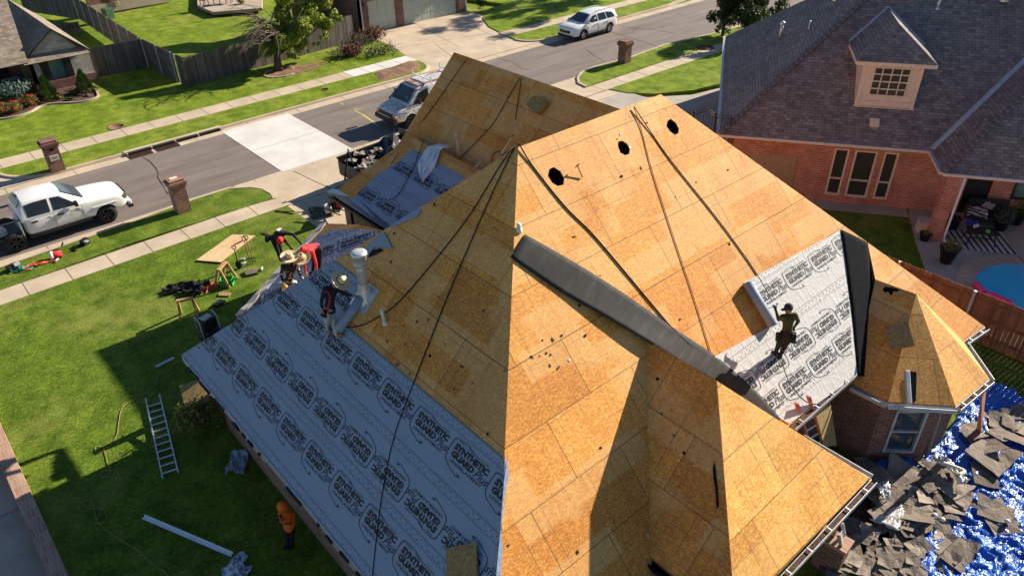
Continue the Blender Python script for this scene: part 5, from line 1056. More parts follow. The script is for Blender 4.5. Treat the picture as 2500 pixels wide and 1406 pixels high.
for s in (-1, 1):
    extra(vn, 'headlight', M_CHR, ((2.78, s*.76, .84), (.14, .30, .14)), bev=.03); extra(vn, 'indicator', M_ORANGE, ((2.80, s*.78, .72), (.12, .30, .07))); extra(vn, 'mirror', M_BLK, ((1.35, s*1.14, 1.42), (.12, .2, .30)), bev=.03)
extra(vn, 'sunshade_card', M_GLASST, ((1.72, .45, 1.52), (.02, .26, .18)))
# ---------------------------------------------------------------- the house next door with the dormer
N1 = V3((.563, -.826, 0)); N2 = V3((.826, .563, 0)); NC0 = V3((26.7, 17.0, 3.0)); TP = math.tan(R(39.5)); UP = V3((0, 0, 1))
nh = thing('brick_house', 'red brick house next door with grey shingle roof and beige dormer', 'house', (32, 12, 0))
def npt(a, b, z=0.0): return V3((NC0.x, NC0.y, z))+N1*a+N2*b
PNF = Plane(NC0, N1, N2+UP*TP); PNL = Plane(NC0, -N2, N1+UP*TP)
D = 6.6; rz = 3+D*TP
def ndeck(pts, pl, nm='roof', par=None): return MB(M_SHN, M_GUT).slab(pts, .06, 0, 1, plane=pl).build(nm, par or nh)
vf = NC0+N1*8.35; wc = vf-N2*2.15; wp = wc+(N1+N2)*4.2+UP*TP*4.2; vtop = vf+(N1+N2)*D+UP*TP*D
rf = ndeck([NC0, vf, vtop, NC0+(N1+N2)*D+UP*TP*D], PNF)
ndeck([NC0, NC0+(N1+N2)*D+UP*TP*D, NC0+N1*D+N2*(15.4-D)+UP*TP*D, NC0+N2*15.4], PNL)
PNW = Plane(vf, -N2, N1+UP*TP); PNE = Plane(wc, N1, N2+UP*TP)
ndeck([vf, wc, wp, vf+(N1+N2)*4.0+UP*TP*4.0+N1*.2+UP*TP*.2, vtop], PNW); ndeck([wc, wc+N1*16, wp+N1*8, wp], PNE)
ndeck([wp+N1*8, wp, vtop, vtop+N1*5], Plane(wp, N1, (vtop-wp).cross(N1).cross(N1)*-1), 'roof')
ndeck([vtop+N1*4, NC0+(N1+N2)*D+UP*TP*D, NC0+N1*D+N2*(15.4-D)+UP*TP*D, NC0+N1*18+N2*15.4], Plane(NC0+N2*15.4, -N1, -N2+UP*TP))
# hip and valley trims
for a, b in ((NC0, NC0+(N1+N2)*D+UP*TP*D), (wc, wp)):
    hc = MB(M_SHN); d = (b-a); k = int(d.length/.28)
    for i in range(k): hc.box(a+d*((i+.5)/k)+UP*.035, (.24, .26, .035), Matrix((d.normalized(), UP.cross(d).normalized(), d.normalized().cross(UP.cross(d).normalized()))).transposed())
    hc.build('hip_caps', rf)
vm = MB(M_GUT); vm.beam(vf+UP*.05, vtop+UP*.05, .28, .02); vm.build('valley_flashing', rf)
def nwall(a, b, z0, z1, holes=(), m=M_BRICKR): return MB(m).wall(a, b, z0, z1, .2, 0, holes).build('wall', nh)
wa, wb_ = npt(.45, .45), npt(17, .45)
WIN = [(4.35, 4.94, .46, 2.60), (5.17, 6.05, .45, 2.59), (6.31, 6.87, .46, 2.60)]
nwall(wa, wb_, -.1, 2.92, [*WIN, (.35, 3.0, .0, 2.05), (8.9, 9.6, 0.05, 2.1), (9.72, 10.7, .05, 2.1), (11.5, 13.2, 1.0, 2.1)])
M_SCR = plain('window_screen', (0.030, 0.036, 0.030), 0.45, var=.1)
for w in WIN: window(nh, wa, wb_, *w, M_TRIM, M_SCR, .07, .07, bars=(.36,))
window(nh, wa, wb_, 11.5, 13.2, 1.0, 2.1, M_BLK, M_GLASST, .07)
def panel(name, u0, u1, z0, z1, m, ins=.12, ribs=0, par=None):
    mb = MB(m); Rm = Matrix((N1, N2, UP)).transposed(); mb.box(wa+N1*((u0+u1)/2)+N2*ins+UP*((z0+z1)/2), (u1-u0, .05, z1-z0), Rm)
    for i in range(ribs): mb.box(wa+N1*((u0+u1)/2)+N2*(ins-.03)+UP*(z0+(z1-z0)*(i+.5)/ribs), (u1-u0-.06, .02, (z1-z0)/ribs-.05), Rm)
    return mb.build(name, par or nh)
panel('garage_door', .35, 3.0, 0, 2.05, M_TAN, .13, 4); dr = panel('door', 8.9, 9.6, .05, 2.1, M_TRIM); panel('door', 9.72, 10.7, .05, 2.1, M_BLK)
nwall(npt(.45, 14.9), npt(.45, .45), -.1, 2.92)
sfm = MB(M_TRIM); sfm.slab([npt(.02, .02, 2.93), npt(17, .02, 2.93), npt(17, .7, 2.93), npt(.02, .7, 2.93)], .03); sfm.build('soffit', nh); s2 = MB(M_TRIM); s2.slab([npt(8.4, -2.1, 2.94), npt(20, -2.1, 2.94), npt(20, .5, 2.94), npt(8.4, .5, 2.94)], .03); s2.build('porch_ceiling', nh)
def ngut(a, b, out): 
    d = (b-a).normalized(); o = V3(out); Rm = Matrix((d, o, UP)).transposed(); g = MB(M_TRIM, M_GUT); g.box((a+b)/2+o*.06-UP*.05, ((b-a).length, .12, .10), Rm); g.box((a+b)/2+o*.06+UP*.003, ((b-a).length, .07, .01), Rm, 1); g.build('gutter', nh)
ngut(NC0, vf, -N2); ngut(vf, wc, -N1); ngut(wc, wc+N1*16, -N2); ngut(NC0+N2*15.4, NC0, -N1)
# porch column with its white downpipe
cb = at(2277, 580, .15); ct = V3((cb.x, cb.y, 2.9)); MB(M_BRICKR).box((cb+ct)/2, (.46, .46, ct.z-cb.z), math.atan2(N1.y, N1.x)).build('column', nh)
MB(M_WHITE).tube([ct+N1*.32-N2*.30+UP*.02, cb+N1*.30-N2*.30+UP*.15, cb+N1*.36-N2*.42+UP*.05], .045, 8).build('downpipe', nh)
# dormer: cheeks, face, window of sixteen panes, hipped roof
D0 = PNF.on(2085, 258); D1 = PNF.on(2228, 265); dz = (D0.z+D1.z)/2; dw = (D1-D0).length; n0 = V3((D0-NC0).xy.to_3d()); da, db = n0.dot(N1), n0.dot(N2)
eh = hit(2097, 143, -N2, D0).z; dep = (eh-dz)/TP
def dpt(u, v, z): return V3((NC0.x, NC0.y, 0))+N1*(da+u)+N2*(db+v)+UP*z
dm = MB(M_TRIM)
dm.wall(dpt(0, 0, 0), dpt(dw, 0, 0), dz-.05, eh, .12, 0, ((.42, dw-.42, dz+.46, eh-.28),))
dm.wall(dpt(0, dep, 0), dpt(0, 0.13, 0), dz-.05, eh, .1); dm.wall(dpt(dw, .13, 0), dpt(dw, dep, 0), dz-.05, eh, .1)
dmo = dm.build('dormer', nh)
tm = MB(M_TRIM); Rn = Matrix((N1, N2, UP)).transposed()
for u in (.07, dw-.07): tm.box(dpt(u, -.02, (dz+eh)/2), (.14, .06, eh-dz), Rn)
tm.box(dpt(dw/2, -.025, dz+.14), (dw-.3, .05, .22), Rn); tm.box(dpt(dw/2, -.03, dz-.01), (dw+.08, .1, .04), Rn); tm.build('trim', dmo)
window(dmo, dpt(0, 0, 0), dpt(dw, 0, 0), .42, dw-.42, dz+.46, eh-.28, M_CREAM, M_GLASSG, .06, .05, bars=(.25, .5, .75), mull=(.25, .5, .75))
ov = .36; hwid = dw/2+ov; pkz = eh+hwid*TP*.95; rb_ = (pkz-dz)/TP
ea, eb = dpt(-ov, -ov, eh), dpt(dw+ov, -ov, eh); pk_ = dpt(dw/2, -ov+hwid, pkz); bk_ = dpt(dw/2, rb_, pkz); la, lb = dpt(-ov, (eh-dz)/TP, eh), dpt(dw+ov, (eh-dz)/TP, eh)
ndeck([ea, eb, pk_], Plane(ea, N1, N2+UP), 'roof', dmo); ndeck([la, ea, pk_, bk_], Plane(la, -N2, N1+UP*TP), 'roof', dmo); ndeck([eb, lb, bk_, pk_], Plane(eb, N2, -N1+UP*TP), 'roof', dmo)
fm = MB(M_TRIM); fm.beam(ea-UP*.09, eb-UP*.09, .03, .14); fm.beam(la-UP*.09, ea-UP*.09, .03, .14); fm.beam(eb-UP*.09, lb-UP*.09, .03, .14); fm.slab([ea-UP*.14, eb-UP*.14, lb-UP*.14, la-UP*.14], .02); fm.build('fascia', dmo)
for a, b in ((la, bk_), (lb, bk_)): MB(M_GUT).beam(a+UP*.04, b+UP*.04, .12, .015).build('flashing', dmo)
# roof vents next door
vent('roof_vent', PNL.on(1905, 90), .55, .07, M_ALU, 'white capped vent pipe on the left slope of the house next door', cap=True); MB(M_ALU)
vent('roof_vent', PNL.on(1975, 70), .35, .035, M_ALU, 'thin vent pipe high on the left slope of the house next door'); vent('roof_vent', PNF.on(2288, 22), .4, .06, M_ALU, 'pale vent pipe near the top of the roof next door'); 
tag(MB(M_TRIM).box(PNF.on(2135, 300, .08), (.36, .36, .14), Matrix((PNF.U, PNF.V, PNF.N)).transposed(), 0, .02).build('roof_vent'), 'square beige box vent below the dormer', 'vent pipe')
tag(MB(M_ALU).lathe([(.22, 0), (.2, .15), (.3, .2), (.3, .28), (.001, .4)], PNF.on(2450, 3), 16).build('roof_vent'), 'round metal turbine vent at the top right of the roof next door', 'vent pipe')
tag(MB(M_ALU).lathe([(.16, 0), (.15, .12), (.2, .16), (.001, .26)], PNL.on(2040, 2), 14).build('roof_vent'), 'low round vent at the top edge of the left slope next door', 'vent pipe')
# yard next door
sheet('patio', P(.14, (2218, 512), (2236, 590), (2258, 655), (2272, 690), (2300, 760))+[(24.4, 3), (24.4, -20), (60, -20), (60, 5)]+P(.14, (2600, 480), (2400, 470)), .14, .15, M_CONG)
sheet('pavement', [tuple(npt(3.6, -.35)[:2]), tuple(npt(8.2, -.35)[:2]), tuple(npt(8.2, .5)[:2]), tuple(npt(3.6, .5)[:2])], .115, .1, M_CONG)
sheet('yard_grass', [(24.3, 16.5), (24.3, -30), (75, -30), (75, 24)], .095, .1, M_GRASS)
MB(M_WHITE)
pw = P(.13, (2500, 648), (2450, 645), (2412, 652), (2388, 668), (2379, 688), (2385, 708), (2405, 728), (2440, 748), (2500, 782))
pool = pw+[(27.6, 2.4), (28.9, .4), (30.6, -.2), (32, 1.2), (32, 3.6)]
po_ = thing('swimming_pool', 'kidney shaped turquoise swimming pool with pale stone edge', 'pool', (29.5, 3.2, .13)); MB(M_POOL).slab([V3((*p, .155)) for p in pool], .01).build('water', po_)
cx = sum(p[0] for p in pool)/len(pool); cy = sum(p[1] for p in pool)/len(pool); cs = MB(M_CONP, M_JOINT); sp = smooth_path([(*p, 0) for p in pool+pool[:1]], 2)
for a, b in zip(sp, sp[1:]):
    a2 = a.lerp(b, .04); b2 = a.lerp(b, .96); o = V3((cx, cy, 0)); q = [a2+(a2-o).normalized()*-.02, b2+(b2-o).normalized()*-.02, b2+(b2-o).normalized()*.62, a2+(a2-o).normalized()*.62]; cs.slab([V3((p.x, p.y, .19+random.uniform(-.004, .004))) for p in q], .06)
cs.build('coping', po_)
tb2 = MB(plain('pool_tile', (0.05, 0.12, 0.2), .4)); 
for a, b in zip(pool, pool[1:]+pool[:1]): tb2.face([(a[0], a[1], .155), (b[0], b[1], .155), (b[0], b[1], .17), (a[0], a[1], .17)])
tb2.build('tile_band', po_)
M_PINK = plain('pink_vinyl', (0.70, 0.06, 0.24), 0.35)
for pts, lab in (([(2383, 697), (2390, 706), (2402, 716)], 'small pink inflatable tube at the pool edge by the fence'), ([(2411, 721), (2428, 728), (2446, 736), (2470, 748)], 'long pink inflatable tube along the pool edge above the fence')): tag(MB(M_PINK).tube(smooth_path([at(x, y-4, .25) for x, y in pts], 4), .13, 10).build('pool_float'), lab, 'pool float', 'pink pool floats')
rg = [at(2302, 561, .15), at(2446, 568, .15), at(2482, 622, .15), at(2330, 606, .15)]; tag(MB(M_RUG).slab(rg, .008, plane=Plane(rg[0], rg[1]-rg[0], rg[3]-rg[0])).build('striped_rug'), 'black and white striped outdoor rug on the patio next door', 'rug')
def pot(p, r0, r1, h, lab, foliage=None, fr=.3, fh=.3):
    b = at(*p, .145); t = thing('plant_pot', lab, 'plant pot', b); MB(M_BLK).lathe([(.001, 0), (r0, 0), (r1, h), (r1*1.08, h), (r1*1.08, h+.04), (r1*.92, h+.04), (r1*.9, h-.06), (.001, h-.06)], b, 22).build('pot', t)
    if foliage: leaves(MB(foliage), [(b+UP*(h+fh*.6), fr, fr, fh)], 420, .07).build('foliage', t)
def leaves(mb, blobs, n, size, seed=0, squash=1.0):
    rr = random.Random(seed+n); vol = [a*b*c for _, a, b, c in blobs]; tot = sum(vol)
    for (c, a, b, h), v in zip(blobs, vol):
        for _ in range(max(4, int(n*v/tot))):
            u = V3((rr.gauss(0, 1), rr.gauss(0, 1), rr.gauss(0, 1))).normalized()*(rr.random()**.42); p = V3(c)+V3((u.x*a, u.y*b, u.z*h))
            n_ = (u+V3((rr.gauss(0, .6), rr.gauss(0, .6), rr.gauss(0, .6)+.3))).normalized(); x = n_.orthogonal().normalized(); x = Matrix.Rotation(rr.uniform(0, 6.28), 3, n_)@x; y = n_.cross(x); s = size*rr.uniform(.6, 1.35)
            mb.face([p-x*s*.5, p-y*s*.28*squash, p+x*s*.5, p+y*s*.28*squash], 0)
    return mb
pot((2308, 640), .20, .34, .62, 'tall black tapered pot with green shrub on the patio next door', M_LEAFO, .42, .3); pot((2256, 586), .16, .22, .28, 'small low black bowl pot beside the brick column', M_LEAFO, .12, .08); pot((2478, 545), .22, .3, .5, 'black pot with bright green plant against the brick wall', M_LEAFC, .35, .4); pot((2440, 560), .2, .26, .4, 'dark pot of spiky grass beside the patio sofa', M_LEAFB, .45, .4); pot((2322, 556), .22, .26, .45, 'plain dark pot at the corner of the striped rug')
cl = thing('cooler_box', 'cream cooler box with grey lid on the patio beside the column', 'cooler', at(2256, 565, .145)); b = at(2256, 566, .145); ang = math.atan2(N1.y, N1.x); MB(M_CREAM).box(b+UP*.24, (.66, .46, .48), ang, 0, .03).build('box', cl); MB(M_GUT).box(b+UP*.52, (.68, .48, .09), ang, 0, .02).build('lid', cl)
sf_ = thing('patio_sofa', 'dark wicker patio sofa with draped towels next door', 'sofa', at(2405, 545, .145), ang); L = lambda nm, c, s, m=M_BLK: MB(m).box(c, s, None, 0, .03).build(nm, sf_, world=False)
L('seat', (0, 0, .32), (1.5, .7, .22)); L('backrest', (0, .38, .65), (1.5, .14, .55)); L('armrest', (-.78, 0, .48), (.12, .75, .4)); L('armrest', (.78, 0, .48), (.12, .75, .4))
for x in (-.7, .7):
    for y in (-.3, .35): MB(M_BLK).box((x, y, .1), (.07, .07, .2)).build('leg', sf_, world=False)
tw = MB(M_RUG); rr = random.Random(2); crumple(tw, (0, 0, 0), (.9, .7), 0, 7, .25, .3, rr)
for i in range(len(tw.uv)): tw.uv[i] = [(v.x*.8+v.z, v.y) for v in [tw.v[k] for k in tw.f[i]]]
o = tw.build('towel', world=False); o.location = at(2385, 523, .75); tag(o, 'black and white striped towel thrown over the patio sofa', 'towel')
o = crumple(MB(M_GUT), (0, 0, 0), (.55, .4), 0, 6, .3, .1, rr).build('towel', world=False); o.location = at(2412, 507, 1.0); tag(o, 'pale grey towel on the top corner of the patio sofa', 'towel')
o = crumple(MB(plain('blue_cloth', (.03, .06, .26), .9)), (0, 0, 0), (.7, .4), 0, 6, .25, .2, rr).build('towel', world=False); o.location = at(2372, 548, .62); tag(o, 'blue towel hanging from the front of the patio sofa', 'towel')
tt = thing('patio_table', 'low black patio table with bent legs on the striped rug', 'table', at(2388, 592, .15), ang); MB(M_BLK).box((0, 0, .52), (1.05, .62, .05), None, 0, .02).build('table_top', tt, world=False)
for x in (-.42, .42):
    for y in (-.24, .24): MB(M_BLK).tube([V3((x, y, .5)), V3((x*1.05, y*1.05, .3)), V3((x*1.25, y*1.3, 0))], .025, 6).build('leg', tt, world=False)
MB(M_BLK).box((0, 0, .2), (.8, .04, .03)).build('stretcher', tt, world=False)
o = crumple(MB(plain('lime_cloth', (.10, .62, .06), .8)), (0, 0, 0), (.26, .16), 0, 5, .4, .2, rr, .06).build('cloth', world=False); o.location = at(2410, 571, .70); tag(o, 'bright green cloth lying on the patio table', 'cloth')
for i, px in enumerate(((2378, 556), (2385, 555))): tag(MB(M_WHITE).lathe([(.001, 0), (.04, 0), (.045, .12), (.04, .12), (.001, .01)], at(*px, .70), 12).build('cup'), ('left', 'right')[i]+' one of two white cups on the patio table', 'cup', 'white cups on the patio table')
# iron gate and railings between the houses
PI_ = Plane(npt(.4, .3), -N1, UP); ig = thing('iron_gate', 'black iron gate with arched spear top between the two houses', 'gate', npt(-.8, .3)); f = MB(M_BLK)
def ip(px, py): return PI_.on(px, py)
u0, u1 = PI_.px(1747, 290)[0], PI_.px(1693, 300)[0]; uu0, uu1 = min(u0, u1), max(u0, u1); gtop = PI_.px(1720, 262)[1]
for k, (a, b, arch) in enumerate(((uu0, uu1, .22), (uu1+.05, uu1+1.3, 0), (uu0-.65, uu0-.05, 0))):
    m_ = MB(M_BLK); nb_ = max(4, int((b-a)/.12))
    for i in range(nb_+1):
        u = a+(b-a)*i/nb_; h = gtop-.22+arch*math.sin(math.pi*i/nb_); m_.tube([PI_.P(u, 0), PI_.P(u, h)], .011 if 0 < i < nb_ else .03, 6); m_.lathe([(.02, 0), (.001, .08)], PI_.P(u, h), 6)
    for z in (.2, gtop-.42, gtop-.3): m_.tube([PI_.P(a+(b-a)*j/8, z+(arch*math.sin(math.pi*j/8) if z > .5 else 0)) for j in range(9)], .016, 6)
    m_.build('gate_leaf' if k == 0 else 'railing', ig)
# cedar fence along the side yard, rails on our side
def fence(name, a, b, h, m, lab, rails=(.35, .95, 1.55), post=2.4, side=1, pw=.14, dog=True, group=None, z=.0, mp=None):
    a = V3(a); b = V3(b); d = (b-a); L = d.length; d.normalize(); n = V3((d.y, -d.x, 0))*side; t = thing(name, lab, 'fence', a, 0, group); Rm = Matrix((d, V3((0, 0, 1)).cross(d), UP)).transposed()
    mb = MB(m); k = int(L/pw); rr = random.Random(k)
    for i in range(k):
        u = (i+.5)*pw; hh = h+rr.uniform(-.015, .015); c = a+d*u; w2 = pw*.48; o = n*rr.uniform(-.004, .004)
        pr = [(-w2, 0), (w2, 0), (w2, hh-.03), (w2*.6, hh), (-w2*.6, hh), (-w2, hh-.03)] if dog else [(-w2, 0), (w2, 0), (w2, hh), (-w2, hh)]
        f_ = [c+d*x+UP*(z+zz)+o+n*.009 for x, zz in pr]; bk = [p-n*.018 for p in f_]; uv = [(i*pw+.07+x, zz) for x, zz in pr]
        mb.face(f_, 0, uv); mb.face(list(reversed(bk)), 0, list(reversed(uv)))
        for j in range(len(pr)): mb.face([f_[j-1], f_[j], bk[j], bk[j-1]], 0, [uv[j-1], uv[j], uv[j], uv[j-1]])
    mb.build('pickets', t)
    for r_ in rails: MB(m).box((a+b)/2+n*.035+UP*(z+r_), (L, .045, .09), Rm).build('rail', t)
    for i in range(int(L/post)+1): MB(mp or m).box(a+d*min(i*post+.05, L-.05)+n*.075+UP*(z+(h+.02)/2), (.08, .08, h+.02), Rm).build('post', t)
    return t
fence('wood_fence', (24.2, 12.6, .09), (24.2, -7.2, .09), 1.78, M_WOODB, 'reddish cedar picket fence between the side yard and the pool', side=1, mp=M_GUT, post=2.45)
# ---------------------------------------------------------------- across the street
NY = V3((0, -1, 0)); YF = 53.6
lh = thing('stone_house', 'tan roofed house with stone gable and black shutters at the top left', 'house', (9, 57, 0)); vp_ = lambda x, y, yy=YF: hit(x, y, NY, V3((0, yy, 0)))
ap, er, el = vp_(111, 70), vp_(219, 123), vp_(46, 149); ez = (er.z+el.z)/2; er.z = el.z = ez; ap.z = max(ap.z, ez+1.2); ap.x = (er.x+el.x)/2+.2
bk = V3((0, 11, 0)); fw = V3((0, -.3, 0))
MB(M_SHT, M_BLK).slab([ap+fw, er+fw, er+bk, ap+bk], .08, 0, 1, plane=Plane(er, (0, 1, 0), ap-er)).build('roof', lh); MB(M_SHT, M_BLK).slab([ap+fw, el+fw, el+bk, ap+bk], .08, 0, 1, plane=Plane(el, (0, -1, 0), ap-el)).build('roof', lh)
hl = MB(M_SHT, M_BLK); ya = el.y-.9; hl.slab([V3((el.x-9, ya, ez+.1)), V3((el.x+.3, ya, ez+.1)), V3((ap.x-.9, ya+5.5, ez+4.1)), V3((el.x-9, ya+5.5, ez+4.1))], .08, 0, 1, plane=Plane((el.x, ya, ez), (1, 0, 0), (0, 5.5, 4.0))); hl.build('roof', lh)
MB(M_STONE).slab([ap+V3((0, .1, -.15)), er+V3((-.4, .1, -.02)), el+V3((.4, .1, -.02))], .2, plane=Plane((0, YF, 0), (1, 0, 0), UP)).build('gable_wall', lh)
MB(M_SHT, M_BLK).slab([er+V3((-.1, -.45, -.12)), el+V3((.1, -.45, -.12)), el+V3((.35, .0, .22)), er+V3((-.35, .0, .22))], .05, 0, 1, plane=Plane(el, (1, 0, 0), (0, 1, 1))).build('eave_strip', lh)
xl, xr = el.x+.5, 11.5; yw = 54.0
pwn = Plane((xl, yw, 0), (1, 0, 0), UP); w0 = pwn.px(126, 195); w1 = pwn.px(150, 153); wx0, wx1 = min(w0[0], w1[0])+.05, max(w0[0], w1[0])+.1; wz0, wz1 = .62, min(ez-.25, 1.9)
MB(M_STONE).wall((xl, yw), (xr, yw), .62, ez, .2, 0, ((wx0, wx1, .64, wz1),)).build('wall', lh); MB(M_BRICKD).wall((xl-.05, yw-.12), (xr+.05, yw-.12), -.1, .62, .34).build('wall', lh)
MB(M_STONE).wall((xr, yw+.01), (xr, yw+10), -.1, ez, .2).build('wall', lh); MB(M_BRICKD).wall((xl, yw+2.0), (xl, yw), -.1, ez, .2).build('wall', lh); MB(M_BRICKD).wall((xl-8, yw+2.0), (xl-.2, yw+2.0), -.1, ez, .2).build('wall', lh)
wf = window(lh, (xl, yw), (xr, yw), wx0, wx1, .64, wz1, M_BLK, M_GLASST, .05); 
am = MB(M_BLK); cxw = xl+(wx0+wx1)/2; am.slab([V3((cxw+(wx1-wx0)/2*math.cos(R(a)), yw-.02, wz1-.02+.22*math.sin(R(a)))) for a in range(0, 181, 20)], .03, N=NY); am.build('arch', wf)
for x in (xl+wx0-.22, xl+wx1+.22): MB(M_BLK).box((x, yw-.03, (.64+wz1)/2+.05), (.40, .05, wz1-.6)).build('shutter', lh)
MB(M_GLASS).box((xl-1.6, yw+1.98, 1.0), (1.4, .04, 1.7)).build('window', lh)
# conifers, spruce, flowering shrubs in the bed
def shrub(name, px, r, h, m, lab, cat='shrub', n=900, size=.10, cone=False, group=None, extra_m=None, z=.11, seed=0, flat=1.0):
    b = at(*px, z); t = thing(name, lab, cat, b, 0, group); rr = random.Random(seed+n)
    MB(M_BARK).tube([b, b+UP*h*.5], [.05, .02], 6).build('trunk', t); mb = MB(m, extra_m or m)
    if cone:
        for i in range(n):
            f = rr.random()**.75; zz = h*(.06+.94*(1-f)); rad = r*f*rr.uniform(.75, 1.05)*(1+.12*math.sin(zz*14)); a = rr.uniform(0, 6.28); p = b+V3((rad*math.cos(a), rad*math.sin(a), zz)); d = V3((math.cos(a), math.sin(a), .9)).normalized(); s = V3((-math.sin(a), math.cos(a), 0)); L = size*rr.uniform(.7, 1.4)
            mb.face([p-s*L*.3, p+d*L*.2-s*L*.1, p+d*L, p+s*L*.3], 0)
    else: leaves(mb, [(b+V3((rr.uniform(-.4, .4)*r, rr.uniform(-.3, .3)*r, h*rr.uniform(.35, .75))), r*rr.uniform(.5, .8), r*rr.uniform(.5, .8), h*rr.uniform(.3, .45)*flat) for _ in range(7)], n, size, seed)
    mb.build('foliage', t); return t
shrub('conifer', (123, 246), .62, 1.55, M_LEAFC, 'left one of two cone shaped green conifers by the stone wall', 'conifer', 2600, .13, True, 'cone shaped conifers'); shrub('conifer', (212, 227), .58, 1.45, M_LEAFC, 'right one of two cone shaped green conifers by the stone wall', 'conifer', 2600, .13, True, 'cone shaped conifers')
shrub('spruce_shrub', (30, 246), 1.35, 1.2, M_LEAFB, 'spreading blue green spruce shrub at the left edge', 'shrub', 2600, .14)
for px, r, lab in (((75, 262), .55, 'red flowering bush nearest the conifer'), ((35, 277), .6, 'red flowering bush in the middle of the front bed'), ((5, 282), .6, 'yellow green flowering bush at the far left edge')):
    t = shrub('flowering_bush', px, r, .7, M_LEAFO, lab, 'bush', 900, .09, seed=px[0]); b = at(*px, .11); leaves(MB(M_FLOW), [(b+V3((.15, -.1, .72)), .18, .18, .08), (b+V3((-.3, -.2, .5)), .15, .15, .08), (b+V3((.1, -.4, .35)), .15, .1, .1)], 120, .09).build('blossom', t)
shrub('maroon_bush', (97, 252), .5, .6, M_LEAFM, 'dark maroon leaved bush between flowers and conifer', 'bush', 700, .10); shrub('low_plant', (150, 243), .35, .35, M_LEAFO, 'low yellow green plant between the conifers', 'plant', 300, .12); shrub('low_plant', (172, 246), .28, .25, M_LEAFC, 'small bright green plant at the edge of the mulch bed', 'plant', 200, .12, seed=3); shrub('low_plant', (185, 232), .5, .4, M_LEAFC, 'sprawling green plant left of the right conifer', 'plant', 400, .12, seed=5)
ed = MB(M_CONP); pts = smooth_path([at(x, y, .14) for x, y in ((-40, 286), (0, 291), (40, 285), (75, 274), (98, 261), (135, 253), (185, 251), (225, 243), (240, 234), (231, 216))], 4)
for a, b in zip(pts, pts[1:]): ed.beam(a, b, .10, .12)
tag(ed.build('bed_edging'), 'curved pale concrete edging round the mulch bed', 'edging'); tag(MB(M_WHITE).box(at(30, 205, .5), (.9, .5, .7), .3, 0, .05).build('porch_bench'), 'pale bench in the shade of the stone house porch', 'bench')
tag(MB(M_BARK).lathe([(.001, .14), (.1, .12), (.16, .04), (.15, -.05), (.001, -.06)], at(214, 235, .15), 10).build('boulder'), 'rounded brown stone in the mulch bed', 'stone')
# grey picket fences
fz = .1; fb = lambda *p: at(*p, fz); c1, c2_, c3, c4, c5 = fb(236, 190), fb(365, 165), fb(462, 213), fb(868, 100), fb(196, 48)
fence('wood_fence', c1, c2_, 1.9, M_WOODG, 'short weathered fence joining the stone house to the back fence', side=-1, post=3); fence('wood_fence', c3, c4, 1.85, M_WOODG, 'long weathered fence running behind the yellow green tree', side=-1, post=3)
fence('wood_fence', c2_, fb(440, 202), 1.9, M_WOODG, 'weathered fence return from the corner to the narrow gap', side=1, post=2.2, mp=M_GUT); fence('wood_fence', fb(447, 206), c3, 1.9, M_WOODG, 'narrow weathered fence gate beside the bright gap', side=1, post=2.2, mp=M_GUT); fence('wood_fence', c5, c2_, 1.9, M_WOODG, 'weathered fence dividing the two back gardens', side=1, post=2.4, mp=M_GUT); fence('wood_fence', fb(60, 28), c5, 1.9, M_WOODG, 'dark weathered fence across the back of the left garden', side=-1, post=3)
tag(MB(M_WOODG).box(at(162, 70, .4), (1.9, .5, .7), R(-12)).build('wooden_planter'), 'low brown wooden planter in the shaded left garden', 'planter')
# house behind, power box, garden seats
fh = thing('brick_house', 'brick house wall with concrete footing at the top left edge', 'house', at(320, 18, 0)); a, b = at(222, 36, .1), at(420, 0, .1); dd = (b-a).normalized(); nn = V3((dd.y, -dd.x, 0)); MB(M_CONP).wall(a, b, 0, .75, .3).build('footing', fh); a2, b2 = a-nn*.05, b-nn*.05; MB(M_BRICKD).wall(a2, b2, .75, 3.2, .25).build('wall', fh); MB(M_WHITE).tube([a+dd*2.4+nn*.08+UP*.3, a+dd*2.4+nn*.08+UP*3], .05, 8).build('downpipe', fh)
tag(MB(plain('green_box', (.05, .11, .06), .5)).box(at(263, 33, .5), (.7, .7, .8), .2, 0, .05).build('utility_box'), 'dark green utility box on the grass behind the fence', 'utility box')
dk = struct(MB(M_CONP).slab([at(482, 14, .3), at(520, 30, .3), at(640, 20, .3), at(640, -30, .3), at(482, -20, .3)], .25).build('terrace'))
def seat(px, ang, m, lab):
    b = at(*px, .32); t = thing('garden_chair', lab, 'chair', b, ang, 'garden chairs on the terrace'); MB(m).box((0, 0, .4), (.55, .5, .06)).build('seat', t, world=False); MB(m).box((0, .25, .7), (.55, .06, .6)).build('backrest', t, world=False)
    for x in (-.24, .24):
        for y in (-.2, .22): MB(m).box((x, y, .2), (.05, .05, .4)).build('leg', t, world=False)
seat((500, 12), .3, M_RUST, 'dark red garden chair at the left of the terrace'); seat((530, 10), -.4, M_BLKC, 'black garden chair in the middle of the terrace'); seat((560, 8), .9, M_RUST, 'dark red garden chair at the right of the terrace'); shrub('low_plant', (590, 10), .4, .5, M_LEAFO, 'yellow flowering plant at the right of the terrace', 'plant', 300, .12, z=.3)
shrub('hedge_shrub', (500, 1035), .85, 1.0, M_LEAFO, 'olive green shrub against the left brick wall under the tilted board', 'shrub', 2200, .10, z=.1, seed=9)
